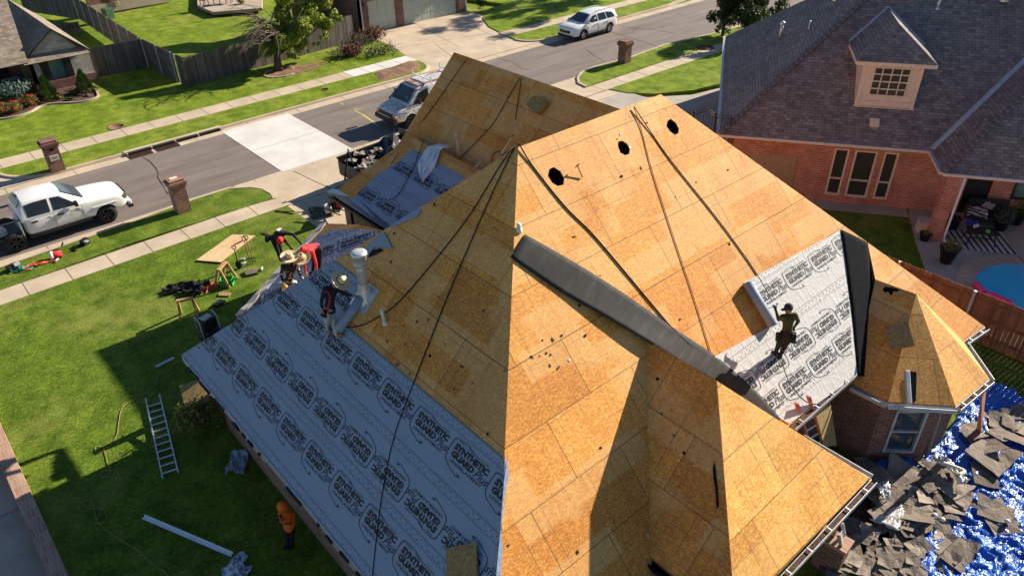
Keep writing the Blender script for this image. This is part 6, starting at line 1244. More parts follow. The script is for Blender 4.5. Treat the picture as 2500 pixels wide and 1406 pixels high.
# garage house
gh = thing('brick_house', 'brick house with two pale green garage doors across the street', 'house', (35, 54, 0)); g0, g1 = (29.75, 51.1), (39.9, 51.1)
MB(M_BRICKD).wall(g0, g1, -.1, 2.9, .25, 0, ((.75, 3.25, 0, 2.35), (3.9, 9.15, 0, 2.35))).build('wall', gh)
for u0, u1, nseg in ((.75, 3.25, 3), (3.9, 9.15, 6)):
    d = MB(M_DOOR); d.box((29.75+(u0+u1)/2, 51.25, 1.17), (u1-u0, .05, 2.35))
    for i in range(4):
        for j in range(nseg): d.box((29.75+u0+(u1-u0)*(j+.5)/nseg, 51.22, .30+i*.585), ((u1-u0)/nseg-.10, .03, .46))
    d.build('garage_door', gh)
MB(M_SHR, M_TRIM).slab([V3((29.2, 50.5, 2.9)), V3((40.4, 50.5, 2.9)), V3((40.4, 56, 6.2)), V3((29.2, 56, 6.2))], .1, 0, 1, plane=Plane((29, 50.5, 2.9), (1, 0, 0), (0, 5.5, 3.3))).build('roof', gh); MB(M_TRIM).box((34.8, 50.45, 2.85), (11.3, .12, .14)).build('gutter', gh)
MB(M_WHITE).tube([(29.85, 51.0, 2.8), (29.85, 51.0, .1)], .05, 8).build('downpipe', gh); MB(M_WHITE).tube([(39.75, 51.0, 2.8), (39.75, 51.0, .1)], .05, 8).build('downpipe', gh); MB(M_BRICKD).wall((29.75, 58), (29.75, 51.1), -.1, 2.9, .2).build('wall', gh)
MB(M_BLK).box((30.1, 51.02, 2.2), (.14, .12, .26), None, 0, .03).build('wall_lamp', gh); MB(M_SHR).slab([V3((25.5, 53.8, 3.0)), V3((29.6, 53.2, 3.0)), V3((29.6, 57.5, 5.2)), V3((25.5, 58, 5.2))], .1, plane=Plane((25, 53.5, 3), (1, 0, 0), (0, 1, .55))).build('roof', gh); MB(M_BRICKD).wall((26.0, 54.3), (29.7, 54.3), -.1, 3.0, .2).build('wall', gh)
shrub('low_plant', (1172, 22), .7, .9, M_LEAFD, 'dark shrub beside the right garage pier', 'shrub', 500, .14); 
sheet('garden_path', P(.115, (783, 104), (800, 96), (845, 90), (852, 96), (840, 107), (810, 108)), .115, .06, M_CON)
# yellow green street tree, half of it bare
tr0 = at(682, 172, .1); PT = lambda x, y, dp=0: hit(x, y, NY, tr0+V3((0, dp, 0)))
tt_ = thing('street_tree', 'yellow green street tree with bare branches on its left side', 'tree', tr0); tk = MB(M_BARK); fork = PT(676, 135)
tk.tube([tr0, tr0+V3((-.03, 0, .5)), fork], [.34, .24, .2], 10)
limbs = [((690, 105), (715, 60), (740, 20)), ((665, 100), (660, 55), (690, 0)), ((705, 115), (755, 85), (790, 55)), ((655, 110), (640, 90), (625, 70)), ((680, 90), (700, 30), (760, -20))]
for l in limbs:
    q = [fork]+[PT(x, y, random.uniform(-.8, .8)) for x, y in l]; tk.tube(smooth_path(q, 3), [.14-.11*i/(3*len(l)) for i in range(3*len(l)+1)], 6)
rr = random.Random(6)
tk.build('trunk', tt_); tw_ = MB(M_TWIG)
for i in range(110):
    a = fork.lerp(PT(rr.uniform(625, 690), rr.uniform(30, 95), rr.uniform(-1.2, 1.2)), rr.uniform(.6, 1)); q = [a]; d = V3((rr.uniform(-1.0, -.1), rr.uniform(-.7, .7), rr.uniform(-.1, 1.0))).normalized()
    for j in range(5): d = (d+V3((rr.uniform(-.35, .1), rr.uniform(-.25, .25), -.22+rr.uniform(-.2, .2)))).normalized(); q.append(q[-1]+d*rr.uniform(.3, .62))
    tw_.tube(q, [.032, .026, .02, .016, .012, .008], 4, cap=False)
tw_.build('bare_branches', tt_); cl_ = []
for x, y, r_, dp in ((700, 30, 1.15, 0), (735, 60, 1.25, -.6), (770, 35, 1.3, .4), (803, 62, .85, 0), (745, 5, 1.2, .3), (700, 95, 1.05, -.4), (655, 112, .9, .2), (735, 110, .8, .3), (780, -5, 1.2, .2), (690, -5, 1.0, .5), (660, 75, .95, .3), (790, 92, .55, .2), (760, 118, .5, 0), (640, 128, .6, .2), (815, 35, .6, .4), (712, 128, .5, -.3), (745, 80, .9, -1.2), (700, 65, 1.0, 1.2)):
    for k in range(3): cl_.append((PT(x+rr.uniform(-14, 14), y+rr.uniform(-12, 12), dp+rr.uniform(-.5, .5)), r_*rr.uniform(.35, .62), r_*rr.uniform(.35, .62), r_*rr.uniform(.28, .5)))
leaves(MB(M_LEAFY), cl_, 24000, .19, 3).build('crown', tt_)
rg_ = MB(M_CONP); 
for i in range(14):
    a0, a1 = i/14*5.0+.3, (i+.85)/14*5.0+.3; c = at(686, 178, .12); rg_.beam(c+V3((1.1*math.cos(a0), .9*math.sin(a0), 0)), c+V3((1.1*math.cos(a1), .9*math.sin(a1), 0)), .12, .1)
tag(rg_.build('tree_ring'), 'broken ring of pale edging stones round the street tree', 'edging')
for px, r_, h_, lab, n_, m_ in (((905, 98), 1.3, 1.1, 'heap of cut brown branches nearest the garage doors', 900, M_LEAFR), ((850, 137), 1.1, .9, 'heap of dead brown leafy branches nearest the pavement', 800, M_LEAFR), ((930, 132), 1.2, .7, 'heap of bare dark twigs at the corner of the drive', 160, M_LEAFD), ((872, 120), .9, 1.0, 'dark tangle of cut stems between the brown heaps', 150, M_LEAFM)):
    b = at(*px, .1); t = thing('brush_pile', lab, 'brush pile', b, 0, 'heaps of cut branches'); mb = MB(M_TWIG)
    for i in range(60):
        a = b+V3((rr.uniform(-r_, r_), rr.uniform(-r_*.6, r_*.6), rr.uniform(.05, h_*.5))); d = V3((rr.uniform(-1, 1), rr.uniform(-1, 1), rr.uniform(0, .9))).normalized(); mb.tube([a, a+d*.4, a+d*.9+V3((0, 0, -.1))], [.02, .015, .006], 4, cap=False)
    mb.build('twigs', t); leaves(MB(m_), [(b+V3((rr.uniform(-.5, .5)*r_, rr.uniform(-.3, .3)*r_, h_*.4)), r_*.6, r_*.45, h_*.45) for _ in range(5)], n_, .17, n_).build('leaves', t)
# trees at the top right; the farther one stands beyond the frame and throws its shade on the far drive
def tree(px, base, h, blobs, m, lab, n, size, tr=.14, group=None):
    t = thing('street_tree', lab, 'tree', base, 0, group); k = MB(M_BARK); k.tube([base, base+UP*h*.4, base+UP*h*.75], [tr*1.3, tr, tr*.5], 8); rr = random.Random(n)
    for c, a, b, hh in blobs: k.tube(smooth_path([base+UP*h*.45, (base+UP*h*.55).lerp(V3(c), .5), V3(c)], 3), [tr*.6, tr*.5, tr*.45, tr*.4, tr*.3, tr*.22, tr*.15], 5)
    k.build('trunk', t); bl = [(V3(c)+V3((rr.gauss(0, .45)*a, rr.gauss(0, .45)*b, rr.gauss(0, .4)*hh)), a*rr.uniform(.3, .5), b*rr.uniform(.3, .5), hh*rr.uniform(.3, .5)) for c, a, b, hh in blobs for _ in range(6)]
    leaves(MB(m), bl, n, size, n).build('crown', t); return t
tb0 = at(1764, 88, .1); PQ = lambda x, y, dp=0: hit(x, y, -N2, tb0+N2*dp)
tree(0, tb0, 4.2, [(PQ(1770, 40, -.3), 1.3, 1.3, 1.0), (PQ(1830, -10, .5), 1.8, 1.8, 1.4), (PQ(1875, 25, 1.2), 1.5, 1.5, 1.1), (PQ(1800, 15, 0), 1.5, 1.5, 1.2), (PQ(1850, 10, .5), 1.6, 1.6, 1.2), (PQ(1760, 60, 0), .7, .7, .6), (PQ(1810, 45, .5), 1.2, 1.2, .9)], M_LEAFD, 'dark green tree leaning over the left slope of the house next door', 13000, .19, .10)
fb_ = V3((58.5, 46.3, .1)); tree(0, fb_, 10.5, [(fb_+V3((-1.5, 1, 6.2)), 2.2, 2.4, 1.5), (fb_+V3((1, -1.5, 7)), 2.2, 2.2, 1.6), (fb_+V3((-.5, -2.5, 8.5)), 2.0, 2.0, 1.5), (fb_+V3((.5, 2.2, 9)), 2.2, 2.0, 1.5), (fb_+V3((0, 0, 10.6)), 2.0, 2.0, 1.5), (fb_+V3((-2.5, 3.5, 7.5)), 1.5, 1.6, 1.0), (fb_+V3((2.5, 3.0, 5.5)), 1.4, 1.4, .9)], M_LEAFD, 'tall leafy tree past the top right of the street shading the far drive', 9000, .26, .22)
ss = thing('stop_sign', 'red stop sign half hidden by the dark tree at the top', 'sign', tb0+V3((2, 2.2, 0))); sb = PQ(1763, 5, 1.2); MB(M_MET).tube([V3((sb.x, sb.y, .1)), sb], .03, 6).build('post', ss); dv = (CO-sb); dv.z = 0; dv.normalize(); sx_ = V3((-dv.y, dv.x, 0)); so_ = MB(M_RED, M_WHITE)
so_.slab([sb+sx_*.40*math.cos(R(22.5+45*i))+UP*.40*math.sin(R(22.5+45*i)) for i in range(8)], .02, 0, N=dv); vs, fs = text2d('STOP', .52, .2, .02); so_.mesh([sb+dv*.006+sx_*(x-.26)+UP*(y-.1) for x, y in vs], fs, 1); so_.build('plate', ss)
# ---------------------------------------------------------------- tarpaulin and torn roofing in the side yard
def inside(p, pg):
    c = False; j = len(pg)-1
    for i in range(len(pg)):
        if (pg[i][1] > p[1]) != (pg[j][1] > p[1]) and p[0] < (pg[j][0]-pg[i][0])*(p[1]-pg[i][1])/(pg[j][1]-pg[i][1])+pg[i][0]: c = not c
        j = i
    return c
from mathutils import noise as mn
TP_ = P(.1, (2395, 936), (2445, 952), (2520, 995), (2640, 1090), (2700, 1500), (2160, 1500), (2185, 1290), (2075, 1160), (2180, 1128), (2300, 1080))
x0, x1 = min(p[0] for p in TP_), max(p[0] for p in TP_); y0, y1 = min(p[1] for p in TP_), max(p[1] for p in TP_); st = .062; tb = MB(M_TARP); idx = {}
def theight(x, y):
    p = V3((x*1.1, y*1.1, .3)); q = V3((x*.9+y*1.3, x*2.2-y*.8, 1.7))
    r1 = 1-abs(mn.noise(p*1.4))*2; r2 = 1-abs(mn.noise(q*1.15))*2; r3 = 1-abs(mn.noise(V3((x*4.2, y*3.1, 5))))*2
    r4 = 1-abs(mn.noise(V3((x*7+y*3, y*2.5, 3))))*2
    return .12+.10*max(0, r1)**3+.09*max(0, r2)**3+.03*r3+.02*max(0, r4)**2+.10*mn.noise(V3((x*.6, y*.6, 9)))
nx, ny = int((x1-x0)/st)+1, int((y1-y0)/st)+1
for i in range(nx):
    for j in range(ny):
        q = [(x0+(i+a)*st, y0+(j+b)*st) for a, b in ((0, 0), (1, 0), (1, 1), (0, 1))]
        if inside((q[0][0]+st/2, q[0][1]+st/2), TP_):
            ids = []
            for k, (a, b) in enumerate(((0, 0), (1, 0), (1, 1), (0, 1))):
                key = (i+a, j+b)
                if key not in idx: idx[key] = len(tb.v); tb.v.append(V3((q[k][0], q[k][1], .08+max(.02, theight(*q[k])))))
                ids.append(idx[key])
            tb.f.append(tuple(ids)); tb.mi.append(0); tb.sm.append(True); tb.uv.append(None)
tag(tb.build('blue_tarpaulin'), 'huge crumpled shiny blue tarpaulin spread over the side yard', 'tarpaulin')
struct(MB(M_MULCH).slab([V3((13.0, 5.6, .115)), V3((13.4, .0, .115)), V3((12.2, -8, .115)), V3((18.5, -8, .115)), V3((18.8, 4.2, .115))], .05).build('bare_soil'))
rr = random.Random(31); PRO = []
for k in range(14):
    n = 6; mb = MB(M_DEB); asp = rr.uniform(.16, .46); co4 = [(sx*.5+rr.uniform(-.13, .13), sy*asp+rr.uniform(-.12, .12)) for sx, sy in ((-1, -1), (1, -1), (1, 1), (-1, 1))]
    a1, a2 = rr.uniform(0, 3.14), rr.uniform(0, 3.14); f1_, f2_ = rr.uniform(-.35, .35), rr.uniform(-.22, .22); o1, o2 = rr.uniform(-.2, .2), rr.uniform(-.1, .1); g = []
    for i in range(n+1):
        row = []
        for j in range(n+1):
            u, v = i/n, j/n; x = (co4[0][0]*(1-u)+co4[1][0]*u)*(1-v)+(co4[3][0]*(1-u)+co4[2][0]*u)*v; y = (co4[0][1]*(1-u)+co4[1][1]*u)*(1-v)+(co4[3][1]*(1-u)+co4[2][1]*u)*v
            z = abs(x*math.cos(a1)+y*math.sin(a1)-o1)*f1_+max(0, x*math.cos(a2)+y*math.sin(a2)-o2)*f2_+.03*mn.noise(V3((x*3+k, y*3, k)))
            if u in (0, 1) or v in (0, 1): x += rr.uniform(-.018, .018); y += rr.uniform(-.018, .018)
            row.append(V3((x, y, z)))
        g.append(row)
    mb.mesh([p for r_ in g for p in r_], [(i*(n+1)+j, (i+1)*(n+1)+j, (i+1)*(n+1)+j+1, i*(n+1)+j+1) for i in range(n) for j in range(n)])
    o = baked(mb.build('felt_scrap', world=False), [('SOLIDIFY', dict(thickness=.012))]); PRO.append([o, False])
REG = [(P(.2, (2130, 1195), (2230, 1150), (2330, 1165), (2345, 1230), (2330, 1285), (2240, 1300), (2150, 1290)), 52, (.4, 1.2)), (P(.2, (2330, 1110), (2400, 1025), (2480, 1035), (2520, 1120), (2510, 1190), (2420, 1180), (2350, 1190)), 15, (.5, 1.15)),
       (P(.2, (2065, 1290), (2160, 1290), (2235, 1330), (2240, 1420), (2040, 1420), (2020, 1380)), 95, (.2, .6)), (P(.2, (2250, 1180), (2330, 1180), (2340, 1230), (2270, 1240)), 8, (.5, 1.0)), (P(.2, (2380, 1270), (2440, 1250), (2470, 1320), (2400, 1330)), 5, (.45, .8)), (P(.2, (2265, 1340), (2335, 1330), (2345, 1380), (2290, 1390)), 4, (.6, 1.0)), (P(.2, (2040, 1180), (2110, 1130), (2180, 1150), (2120, 1230)), 10, (.4, .9)), (P(.2, (2420, 1010), (2500, 1000), (2510, 1060), (2440, 1060)), 6, (.5, 1.0))]
DL = {0: 'torn brown roofing felt piece in the big heap below the bay window', 1: 'torn brown roofing felt piece on the blue tarpaulin at the right edge', 2: 'small broken shingle piece in the heap beside the brick pier', 3: 'broad torn felt sheet lying between the heaps on the blue tarpaulin', 4: 'isolated torn felt piece on the bare blue tarpaulin right of the heap', 5: 'isolated torn felt piece on the blue tarpaulin at the bottom edge', 6: 'torn felt piece in the shade at the foot of the bay wall', 7: 'torn felt piece near the upper corner of the blue tarpaulin'}
for ri, (pg, n, (s0, s1)) in enumerate(REG):
    xa, xb = min(p[0] for p in pg), max(p[0] for p in pg); ya_, yb_ = min(p[1] for p in pg), max(p[1] for p in pg); k = 0
    while k < n:
        x, y = rr.uniform(xa, xb), rr.uniform(ya_, yb_)
        if not inside((x, y), pg): continue
        pr = rr.choice(PRO); o = pr[0]
        if pr[1]: o = o.copy(); C.objects.link(o)
        pr[1] = True; s = rr.uniform(s0, s1); k += 1
        o.location = (x, y, .16+theight(x, y)*.7+rr.uniform(0, .09)); o.rotation_euler = (rr.uniform(-.11, .11), rr.uniform(-.11, .11), rr.uniform(0, 6.28)); o.scale = (s, s, s)
        tag(o, DL[ri], 'roofing felt', 'torn roofing in the side yard')
for o, used in PRO:
    if not used: bpy.data.objects.remove(o)
def sheet_piece(name, pts, lift, m, lab, amp=.12, seed=1, cat='sheet'):
    """crumpled piece spanning a quad of ground pixels"""
    r_ = random.Random(seed); q = [at(x, y, .25) for x, y in pts]; n = 10; g = []
    for i in range(n+1):
        a, b = q[0].lerp(q[3], i/n), q[1].lerp(q[2], i/n); g.append([a.lerp(b, j/n)+V3((r_.uniform(-.03, .03), r_.uniform(-.03, .03), lift+amp*(1-abs(mn.noise(V3((i*.45+seed, j*.45, seed))))*2))) for j in range(n+1)])
    mb = MB(m); mb.mesh([p for r in g for p in r], [(i*(n+1)+j, (i+1)*(n+1)+j, (i+1)*(n+1)+j+1, i*(n+1)+j+1) for i in range(n) for j in range(n)], 0, True, [(j/n*1.2, i/n*1.2) for i in range(n+1) for j in range(n+1)])
    return tag(baked(mb.build(name), [('SOLIDIFY', dict(thickness=.006))]), lab, cat)
us = sheet_piece('underlayment_scrap', [(2195, 1245), (2199, 1262), (2188, 1310), (2118, 1283)], .18, M_UNDSUN, 'triangular torn white printed underlayment on the felt heap', .08, 3, 'underlayment')
vs, fs = text2d('SYNTH', .55, .16, .03); A0 = at(2158, 1262, .62); d = (at(2190, 1275, .62)-A0).normalized(); e = V3((-d.y, d.x, 0)); MB(M_INK).mesh([A0+d*x+e*y for x, y in vs], fs).build('print', us)
sheet_piece('plastic_scrap', [(2275, 1142), (2305, 1150), (2352, 1200), (2340, 1206)], .30, M_PLAST, 'crumpled long white plastic wrapper on top of the felt heap', .2, 5); sheet_piece('plastic_scrap', [(2130, 1200), (2160, 1190), (2168, 1228), (2148, 1238)], .18, M_PLAST, 'white and bluish crumpled plastic at the edge of the wing shadow', .2, 8); sheet_piece('plastic_scrap', [(2125, 1160), (2160, 1180), (2162, 1208), (2120, 1175)], .1, M_GUT, 'flat blue grey sheet in the shade below the wing gutter corner', .05, 9)
tag(MB(M_CREAM).tube(smooth_path([at(x, y, .7) for x, y in ((2288, 1108), (2284, 1118), (2296, 1128), (2320, 1136), (2346, 1146), (2354, 1152), (2340, 1160))], 4), .055, 8).build('foam_strip'), 'bent cream foam strip across the felt heap', 'strip')
for px in ((2281, 1261), (2459, 1276), (2300, 1272)): tag(MB(M_WHITE).lathe([(.001, 0), (.06, .01), (.07, .05), (.04, .09), (.001, .1)], at(*px, .45), 10, axis=(.5, .3, .8)).build('plastic_cup'), 'small white crumpled cup lying among the torn roofing', 'cup', 'white cups among the torn roofing')
# board leaning on the rear wall, board under the bay, brick pier with its brace
ya_ = 5.28; WQ = lambda x, y: hit(x, y, NY, V3((0, ya_-.35*(1 if y > 1040 else 0), 0)))
lb_ = [WQ(1991, 1003), WQ(2028, 984), WQ(2043, 1087), WQ(2012, 1090)]; tag(MB(M_OSBD).slab(lb_, .02, N=NY).build('leaning_board'), 'olive wood board leaning on the rear wall behind the ladder', 'board')
a = e3+V3((-.35, -.10, -.35)); tag(MB(M_LUMR, M_OSB2).slab([a+V3((-.25, 0, .2)), a+V3((.3, .1, .25)), at(2395, 1062, .3), at(2385, 1050, .3)], .02, N=NY).build('leaning_board'), 'orange wood board leaning under the right corner of the bay', 'board')
pb_ = at(2018, 1380, .1); pr = thing('brick_pier', 'low brick pier with capped top under the rear wing eave', 'pier', pb_); MB(M_BRICKD).box(pb_+UP*.45, (.42, .62, .9), R(5)).build('shaft', pr); MB(M_BRICKT).box(pb_+UP*.94, (.46, .68, .09), R(5)).build('cap', pr)
tag(MB(M_LUMR).beam(pb_+V3((.05, .1, .98)), at(2044, 1278, 2.5), .09, .06).build('timber_brace'), 'orange brown timber brace standing on the brick pier', 'timber')
# ---------------------------------------------------------------- people
def caps(mb, a, b, ra, rb, n=10):
    a, b = V3(a), V3(b); d = (b-a); L = d.length
    if L < 1e-4: d = V3((0, 0, 1)); b = a+d*.001
    d.normalize(); pts, rs = [], []
    for s in (90, 60, 30): pts.append(a-d*ra*math.sin(R(s))*.98); rs.append(max(.002, ra*math.cos(R(s))))
    pts += [a, b]; rs += [ra, rb]
    for s in (30, 60, 90): pts.append(b+d*rb*math.sin(R(s))*.98); rs.append(max(.002, rb*math.cos(R(s))))
    mb.tube(pts, rs, n)
FH = V3((_f.x, _f.y, 0)).normalized()
def person(label, ref, J, mats, hand_curl=.5, group=None):
    """J: joint -> (px, py, metres behind the plane of the feet) or a point; mats: shirt, trousers, sleeves, gloves, boots"""
    ref = V3(ref); j = {k: (v if isinstance(v, V3) else hit(v[0], v[1], -FH, ref+FH*v[2])) for k, v in J.items()}
    t = thing('person', label, 'person', ref, 0, group); mb = MB(M_SKIN); bones = []
    def bone(a, b, ra, rb, mi): caps(mb, a, b, ra, rb); bones.append((a, b, mi))
    ch, pe, ne, he = j['chest'], j['pelvis'], j['neck'], j['head']; up = (ch-pe).normalized(); hu = (he-ne).normalized()
    mid = pe.lerp(ch, .5); bone(pe, mid, .125, .115, 0); bone(mid, ch, .115, .135, 0); bone(j['shL'], j['shR'], .075, .075, 0); bone(j['shL'].lerp(ch, .35), mid, .085, .085, 0); bone(j['shR'].lerp(ch, .35), mid, .085, .085, 0); bone(ch, ne, .09, .06, 0)
    bone(j['hipL'], j['hipR'], .105, .105, 1); bone(ne, he-hu*.04, .055, .055, 2); caps(mb, he-hu*.05, he+hu*.045, .078, .092, 14); bones.append((he-hu*.05, he+hu*.05, 2))
    fd = V3(J.get('face', (0, 0, 0))) if 'face' in J and not isinstance(J['face'], tuple) else None
    sd_ = (j['shR']-j['shL']).normalized(); fc = sd_.cross(hu).normalized() if fd is None else fd
    caps(mb, he+fc*.085-hu*.015, he+fc*.105-hu*.03, .014, .018, 6)                      # nose
    caps(mb, he+fc*.066-hu*.085, he+fc*.082-hu*.075, .03, .022, 6)                      # chin
    caps(mb, he+fc*.075-sd_*.03+hu*.02, he+fc*.075+sd_*.03+hu*.02, .018, .018, 6)       # brow
    for s in (-1, 1): caps(mb, he+sd_*s*.088-hu*.02, he+sd_*s*.09+hu*.02, .016, .018, 6)   # ears
    for S in 'LR':
        sh, el, wr_ = j['sh'+S], j['el'+S], j['wr'+S]; bone(sh, el, .062, .047, 0); bone(el, wr_, .045, .031, 3)
        f = (wr_-el).normalized(); hd = j.get('hand'+S, None); f = (hd-wr_).normalized() if hd else f
        x = f.cross(V3((0, 0, 1))); x = x.normalized() if x.length > .1 else V3((1, 0, 0)); c = f.cross(x).normalized(); c = c if c.z < 0 else -c
        bone(wr_, wr_+f*.075, .032, .036, 4)
        for k, (o, L) in enumerate(((-.032, .062), (-.011, .074), (.011, .070), (.032, .055))):
            b0 = wr_+f*.085+x*o; b1 = b0+(f*(1-hand_curl*.4)+c*hand_curl*.5).normalized()*L*.6; b2 = b1+(f*(1-hand_curl)+c*hand_curl).normalized()*L*.5; caps(mb, b0, b1, .0105, .0095, 6); caps(mb, b1, b2, .0095, .008, 6); bones.append((b0, b2, 4))
        s_ = 1 if S == 'L' else -1; b0 = wr_+f*.03+x*.034*s_; b1 = b0+(f*.6+x*s_*.8).normalized()*.045; b2 = b1+(f+c*.4).normalized()*.035; caps(mb, b0, b1, .013, .011, 6); caps(mb, b1, b2, .011, .009, 6); bones.append((b0, b2, 4))
        hp, kn, an, to = j['hip'+S], j['kn'+S], j['an'+S], j['toe'+S]; bone(hp, kn, .098, .066, 1); bone(kn, an, .062, .046, 1); bone(an-V3((0, 0, .03)), to, .05, .042, 5)
    o = mb.build('body', t); baked(o, [('REMESH', dict(mode='VOXEL', voxel_size=.0125, use_smooth_shade=True)), ('SMOOTH', dict(factor=.5, iterations=3))])
    me = o.data; me.materials.clear(); tbl = [mats[0], mats[1], M_SKIN, mats[2], mats[3], mats[4]]
    for m in tbl: me.materials.append(m)
    off = t.location
    for p in me.polygons:
        c = p.center+off; best = 9; bi = 0
        for a, b, mi in bones:
            d = b-a; k = max(0, min(1, (c-a).dot(d)/max(1e-9, d.length_squared))); q = (c-a-d*k).length
            if mi == 1: q -= .02
            if q < best: best, bi = q, mi
        p.material_index = bi; p.use_smooth = True
    return t, j, hu, fc
def straw_hat(t, j, axis, r=.24, m=M_STRAW):
    h = MB(m); prof = [(.001, .235), (.05, .232), (.085, .20), (.098, .15), (.108, .09)]; prof = [(a, b) for a, b in prof]
    h.lathe([(.001, .215), (.03, .22), (.06, .235), (.088, .20), (.10, .14), (.112, .085), (.16, .075), (r*.9, .082), (r, .10), (r*1.0, .092), (r*.9, .072), (.15, .062), (.09, .07)], j['head'], 28, axis=axis); o = h.build('straw_hat', t)
    b = MB(M_BAND); b.lathe([(.1135, .088), (.108, .118), (.102, .119)], j['head'], 24, axis=axis); b.build('hat_band', o)
def belt(t, j, m=M_BLKC, pouches=((1, .05), (-1, .0))):
    up = (j['chest']-j['pelvis']).normalized(); x = (j['hipR']-j['hipL']).normalized(); y = up.cross(x); b = MB(m); b.lathe([(.150, -.03), (.158, 0), (.150, .035)], j['pelvis']+up*.02, 20, axis=up); o = b.build('tool_belt', t)
    for s, f in pouches: MB(m).box(j['pelvis']+x*s*.18+y*f-up*.08, (.09, .16, .22), Matrix((x, y, up)).transposed(), 0, .02).build('pouch', o)
G = 'roofers at work'
# navy shirt, standing on the left slope
ref = PL.on(818, 815); t, j, hu, fc = person('person in navy shirt, pale trousers and straw hat standing on the underlayment holding a roll', ref,
    dict(head=(826, 690, -.1), neck=(817, 698, -.05), chest=(808, 711, 0), pelvis=(803, 757, 0), shL=(794, 706, -.12), shR=(823, 704, .12), elL=(785, 734, -.2), wrL=(786, 752, -.25), elR=(841, 717, .0), wrR=(860, 722, -.05), hipL=(797, 761, -.08), hipR=(809, 760, .08), knL=(799, 784, -.1), anL=PL.on(800, 805)+UP*.08, toeL=PL.on(806, 812)+UP*.05, knR=(813, 783, .05), anR=PL.on(822, 820)+UP*.08, toeR=PL.on(838, 823)+UP*.05), (M_NAVY, M_JEAN, M_NAVY, M_SKIN, M_BOOT), group=G); straw_hat(t, j, (hu+V3((.25, -.2, .2))).normalized()); belt(t, j)
hs = MB(M_RED); hs.tube(smooth_path([j['shL']+FH*-.08, j['chest']-FH*.16, j['pelvis']-FH*.15], 4), .016, 6); hs.tube(smooth_path([j['shR']-FH*.06, j['chest'].lerp(j['pelvis'], .5)-FH*.15, j['pelvis']-FH*.15], 4), .016, 6); hs.build('harness', t)
# three on the porch roof
pf = lambda x, y, h=0: PP.on(x, y, h)
ref = pf(772, 668); t, j, hu, fc = person('person in red shirt and wide straw hat bending over the porch roof', ref,
    dict(head=(736, 631, -.45), neck=(742, 620, -.3), chest=(750, 607, -.15), pelvis=(772, 603, .15), shL=(738, 608, -.35), shR=(762, 614, -.2), elL=(742, 638, -.4), wrL=(746, 664, -.4), elR=(769, 634, -.3), wrR=(774, 658, -.35), hipL=(768, 606, .1), hipR=(780, 610, .1), knL=(766, 634, .1), anL=(764, 662, .1), toeL=(757, 668, -.05), knR=(780, 637, .1), anR=(779, 664, .1), toeR=(772, 670, -.05)), (M_RED, M_BLKC, M_RED, M_SKIN, M_BLKC), group=G); straw_hat(t, j, V3((-.25, -.45, .85)).normalized(), .26)
ref = pf(704, 722); t, j, hu, fc = person('person in black dotted shirt and straw hat kneeling on the porch roof', ref,
    dict(head=(706, 632, -.1), neck=(706, 642, -.08), chest=(707, 653, -.05), pelvis=(708, 687, .05), shL=(691, 650, -.05), shR=(724, 650, -.05), elL=(686, 672, -.1), wrL=(692, 690, -.2), elR=(733, 668, -.1), wrR=(740, 681, -.2), hipL=(700, 690, .05), hipR=(717, 690, .05), knL=(694, 703, -.25), anL=(690, 722, .05), toeL=(684, 728, -.05), knR=(722, 704, -.25), anR=(716, 722, .05), toeR=(712, 728, -.1)), (M_DOTS, M_JEAN, M_DOTS, plain('yellow_glove', (.6, .42, .04), .8), M_BOOT), group=G); straw_hat(t, j, V3((.0, -.25, .95)).normalized(), .25); belt(t, j, pouches=((-1, .05),))
ref = pf(688, 636); t, j, hu, fc = person('person in black jacket and red beanie leaning over the edge of the porch roof', ref,
    dict(head=(684, 586, -.25), neck=(686, 577, -.15), chest=(684, 570, -.05), pelvis=(671, 581, .1), shL=(676, 569, -.15), shR=(698, 569, -.05), elL=(697, 590, -.2), wrL=(708, 603, -.25), elR=(716, 573, -.1), wrR=(729, 588, -.15), hipL=(668, 585, .05), hipR=(677, 585, .1), knL=(677, 610, .0), anL=(684, 632, 0), toeL=(690, 636, -.05), knR=(684, 608, .1), anR=(692, 626, .1), toeR=(698, 630, .0)), (M_BLKC, M_BLKC, M_BLKC, M_BLKC, M_BLKC), group=G)
b = MB(M_RED); b.lathe([(.001, .145), (.05, .135), (.09, .09), (.108, .02), (.105, -.03), (.095, -.03)], j['head'], 20, axis=(hu+V3((0, -.3, .5))).normalized()); b.build('beanie', t); belt(t, j); MB(M_WHITE).box(j['chest']+V3((-.02, -.02, .15)), (.16, .10, .012), R(30)).build('back_print', t)
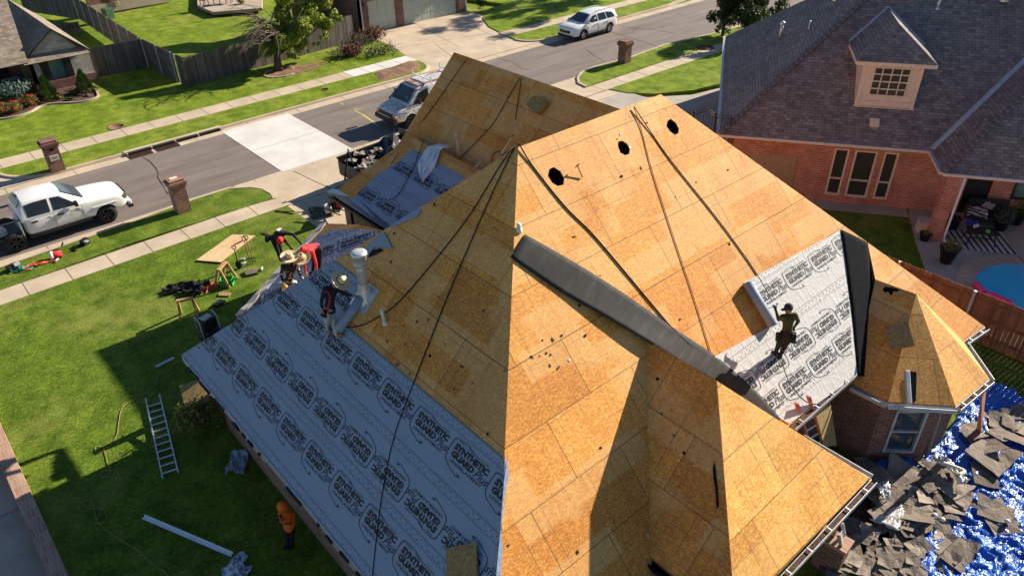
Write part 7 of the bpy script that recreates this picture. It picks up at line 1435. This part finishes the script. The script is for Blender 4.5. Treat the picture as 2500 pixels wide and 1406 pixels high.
# olive shirt hanging on the rear slope
ref = PM.on(1893, 874); t, j, hu, fc = person('person in olive shirt and dark cap holding a rope on the sunlit rear slope', ref,
    dict(head=(1925, 754, .15), neck=(1925, 767, .1), chest=(1925, 778, .05), pelvis=(1921, 815, -.1), shL=(1910, 774, .05), shR=(1941, 770, .05), elL=(1901, 780, .2), wrL=(1894, 757, .3), elR=(1949, 784, .15), wrR=(1940, 797, .3), hipL=(1914, 818, -.1), hipR=(1929, 818, -.1), knL=(1901, 840, .0), anL=PM.on(1892, 868)+UP*.06, toeL=PM.on(1886, 862)+UP*.04, knR=(1915, 846, -.05), anR=PM.on(1904, 872)+UP*.06, toeR=PM.on(1900, 866)+UP*.04), (M_OLIVE, M_BLKC, M_OLIVE, M_BLKC, M_BLKC), .9, group=G)
cp = MB(M_NAVY); ax = (hu+V3((0, 0, .2))).normalized(); cp.lathe([(.001, .135), (.05, .128), (.088, .09), (.104, .03), (.106, -.005), (.096, -.005)], j['head'], 20, axis=ax); bl = V3((-.75, .35, 0)).normalized(); cr_ = ax.cross(bl)
cp.slab([j['head']+bl*.09+cr_*.075+ax*.02, j['head']+bl*.17+cr_*.055+ax*.005, j['head']+bl*.19+ax*.0, j['head']+bl*.17-cr_*.055+ax*.005, j['head']+bl*.09-cr_*.075+ax*.02], .012, N=ax); cp.build('cap', t); belt(t, j, pouches=((1, .08), (-1, .02), (.6, -.12)))
# orange hoodie on the lawn by the wall
gr_ = at(706, 1334, .12); t, j, hu, fc = person('person in orange hooded top standing on the shaded lawn by the left wall', gr_,
    dict(head=(690, 1238, -.10), neck=(694, 1246, -.06), chest=(699, 1256, -.03), pelvis=(706, 1290, 0), shL=(686, 1252, -.08), shR=(713, 1256, .06), elL=(688, 1272, -.2), wrL=(683, 1264, -.36), elR=(716, 1280, .0), wrR=(700, 1278, -.28), hipL=(701, 1292, 0), hipR=(712, 1292, .02), knL=(702, 1312, -.03), anL=(703, 1331, 0), toeL=(695, 1337, -.1), knR=(712, 1312, 0), anR=(713, 1331, .03), toeR=(706, 1338, -.08)), (M_ORANGE, M_BLKC, M_ORANGE, M_SKIN, M_BLKC), group=G)
hd = MB(M_ORANGE); hd.lathe([(.001, .15), (.06, .14), (.10, .10), (.125, .03), (.125, -.05), (.10, -.11), (.07, -.13)], j['head']-fc*.02, 20, axis=hu); hd.build('hood', t); MB(M_BLKC).box(j['wrL']+V3((-.02, 0, .02)), (.16, .05, .09), .3, 0, .015).build('phone_case', t)
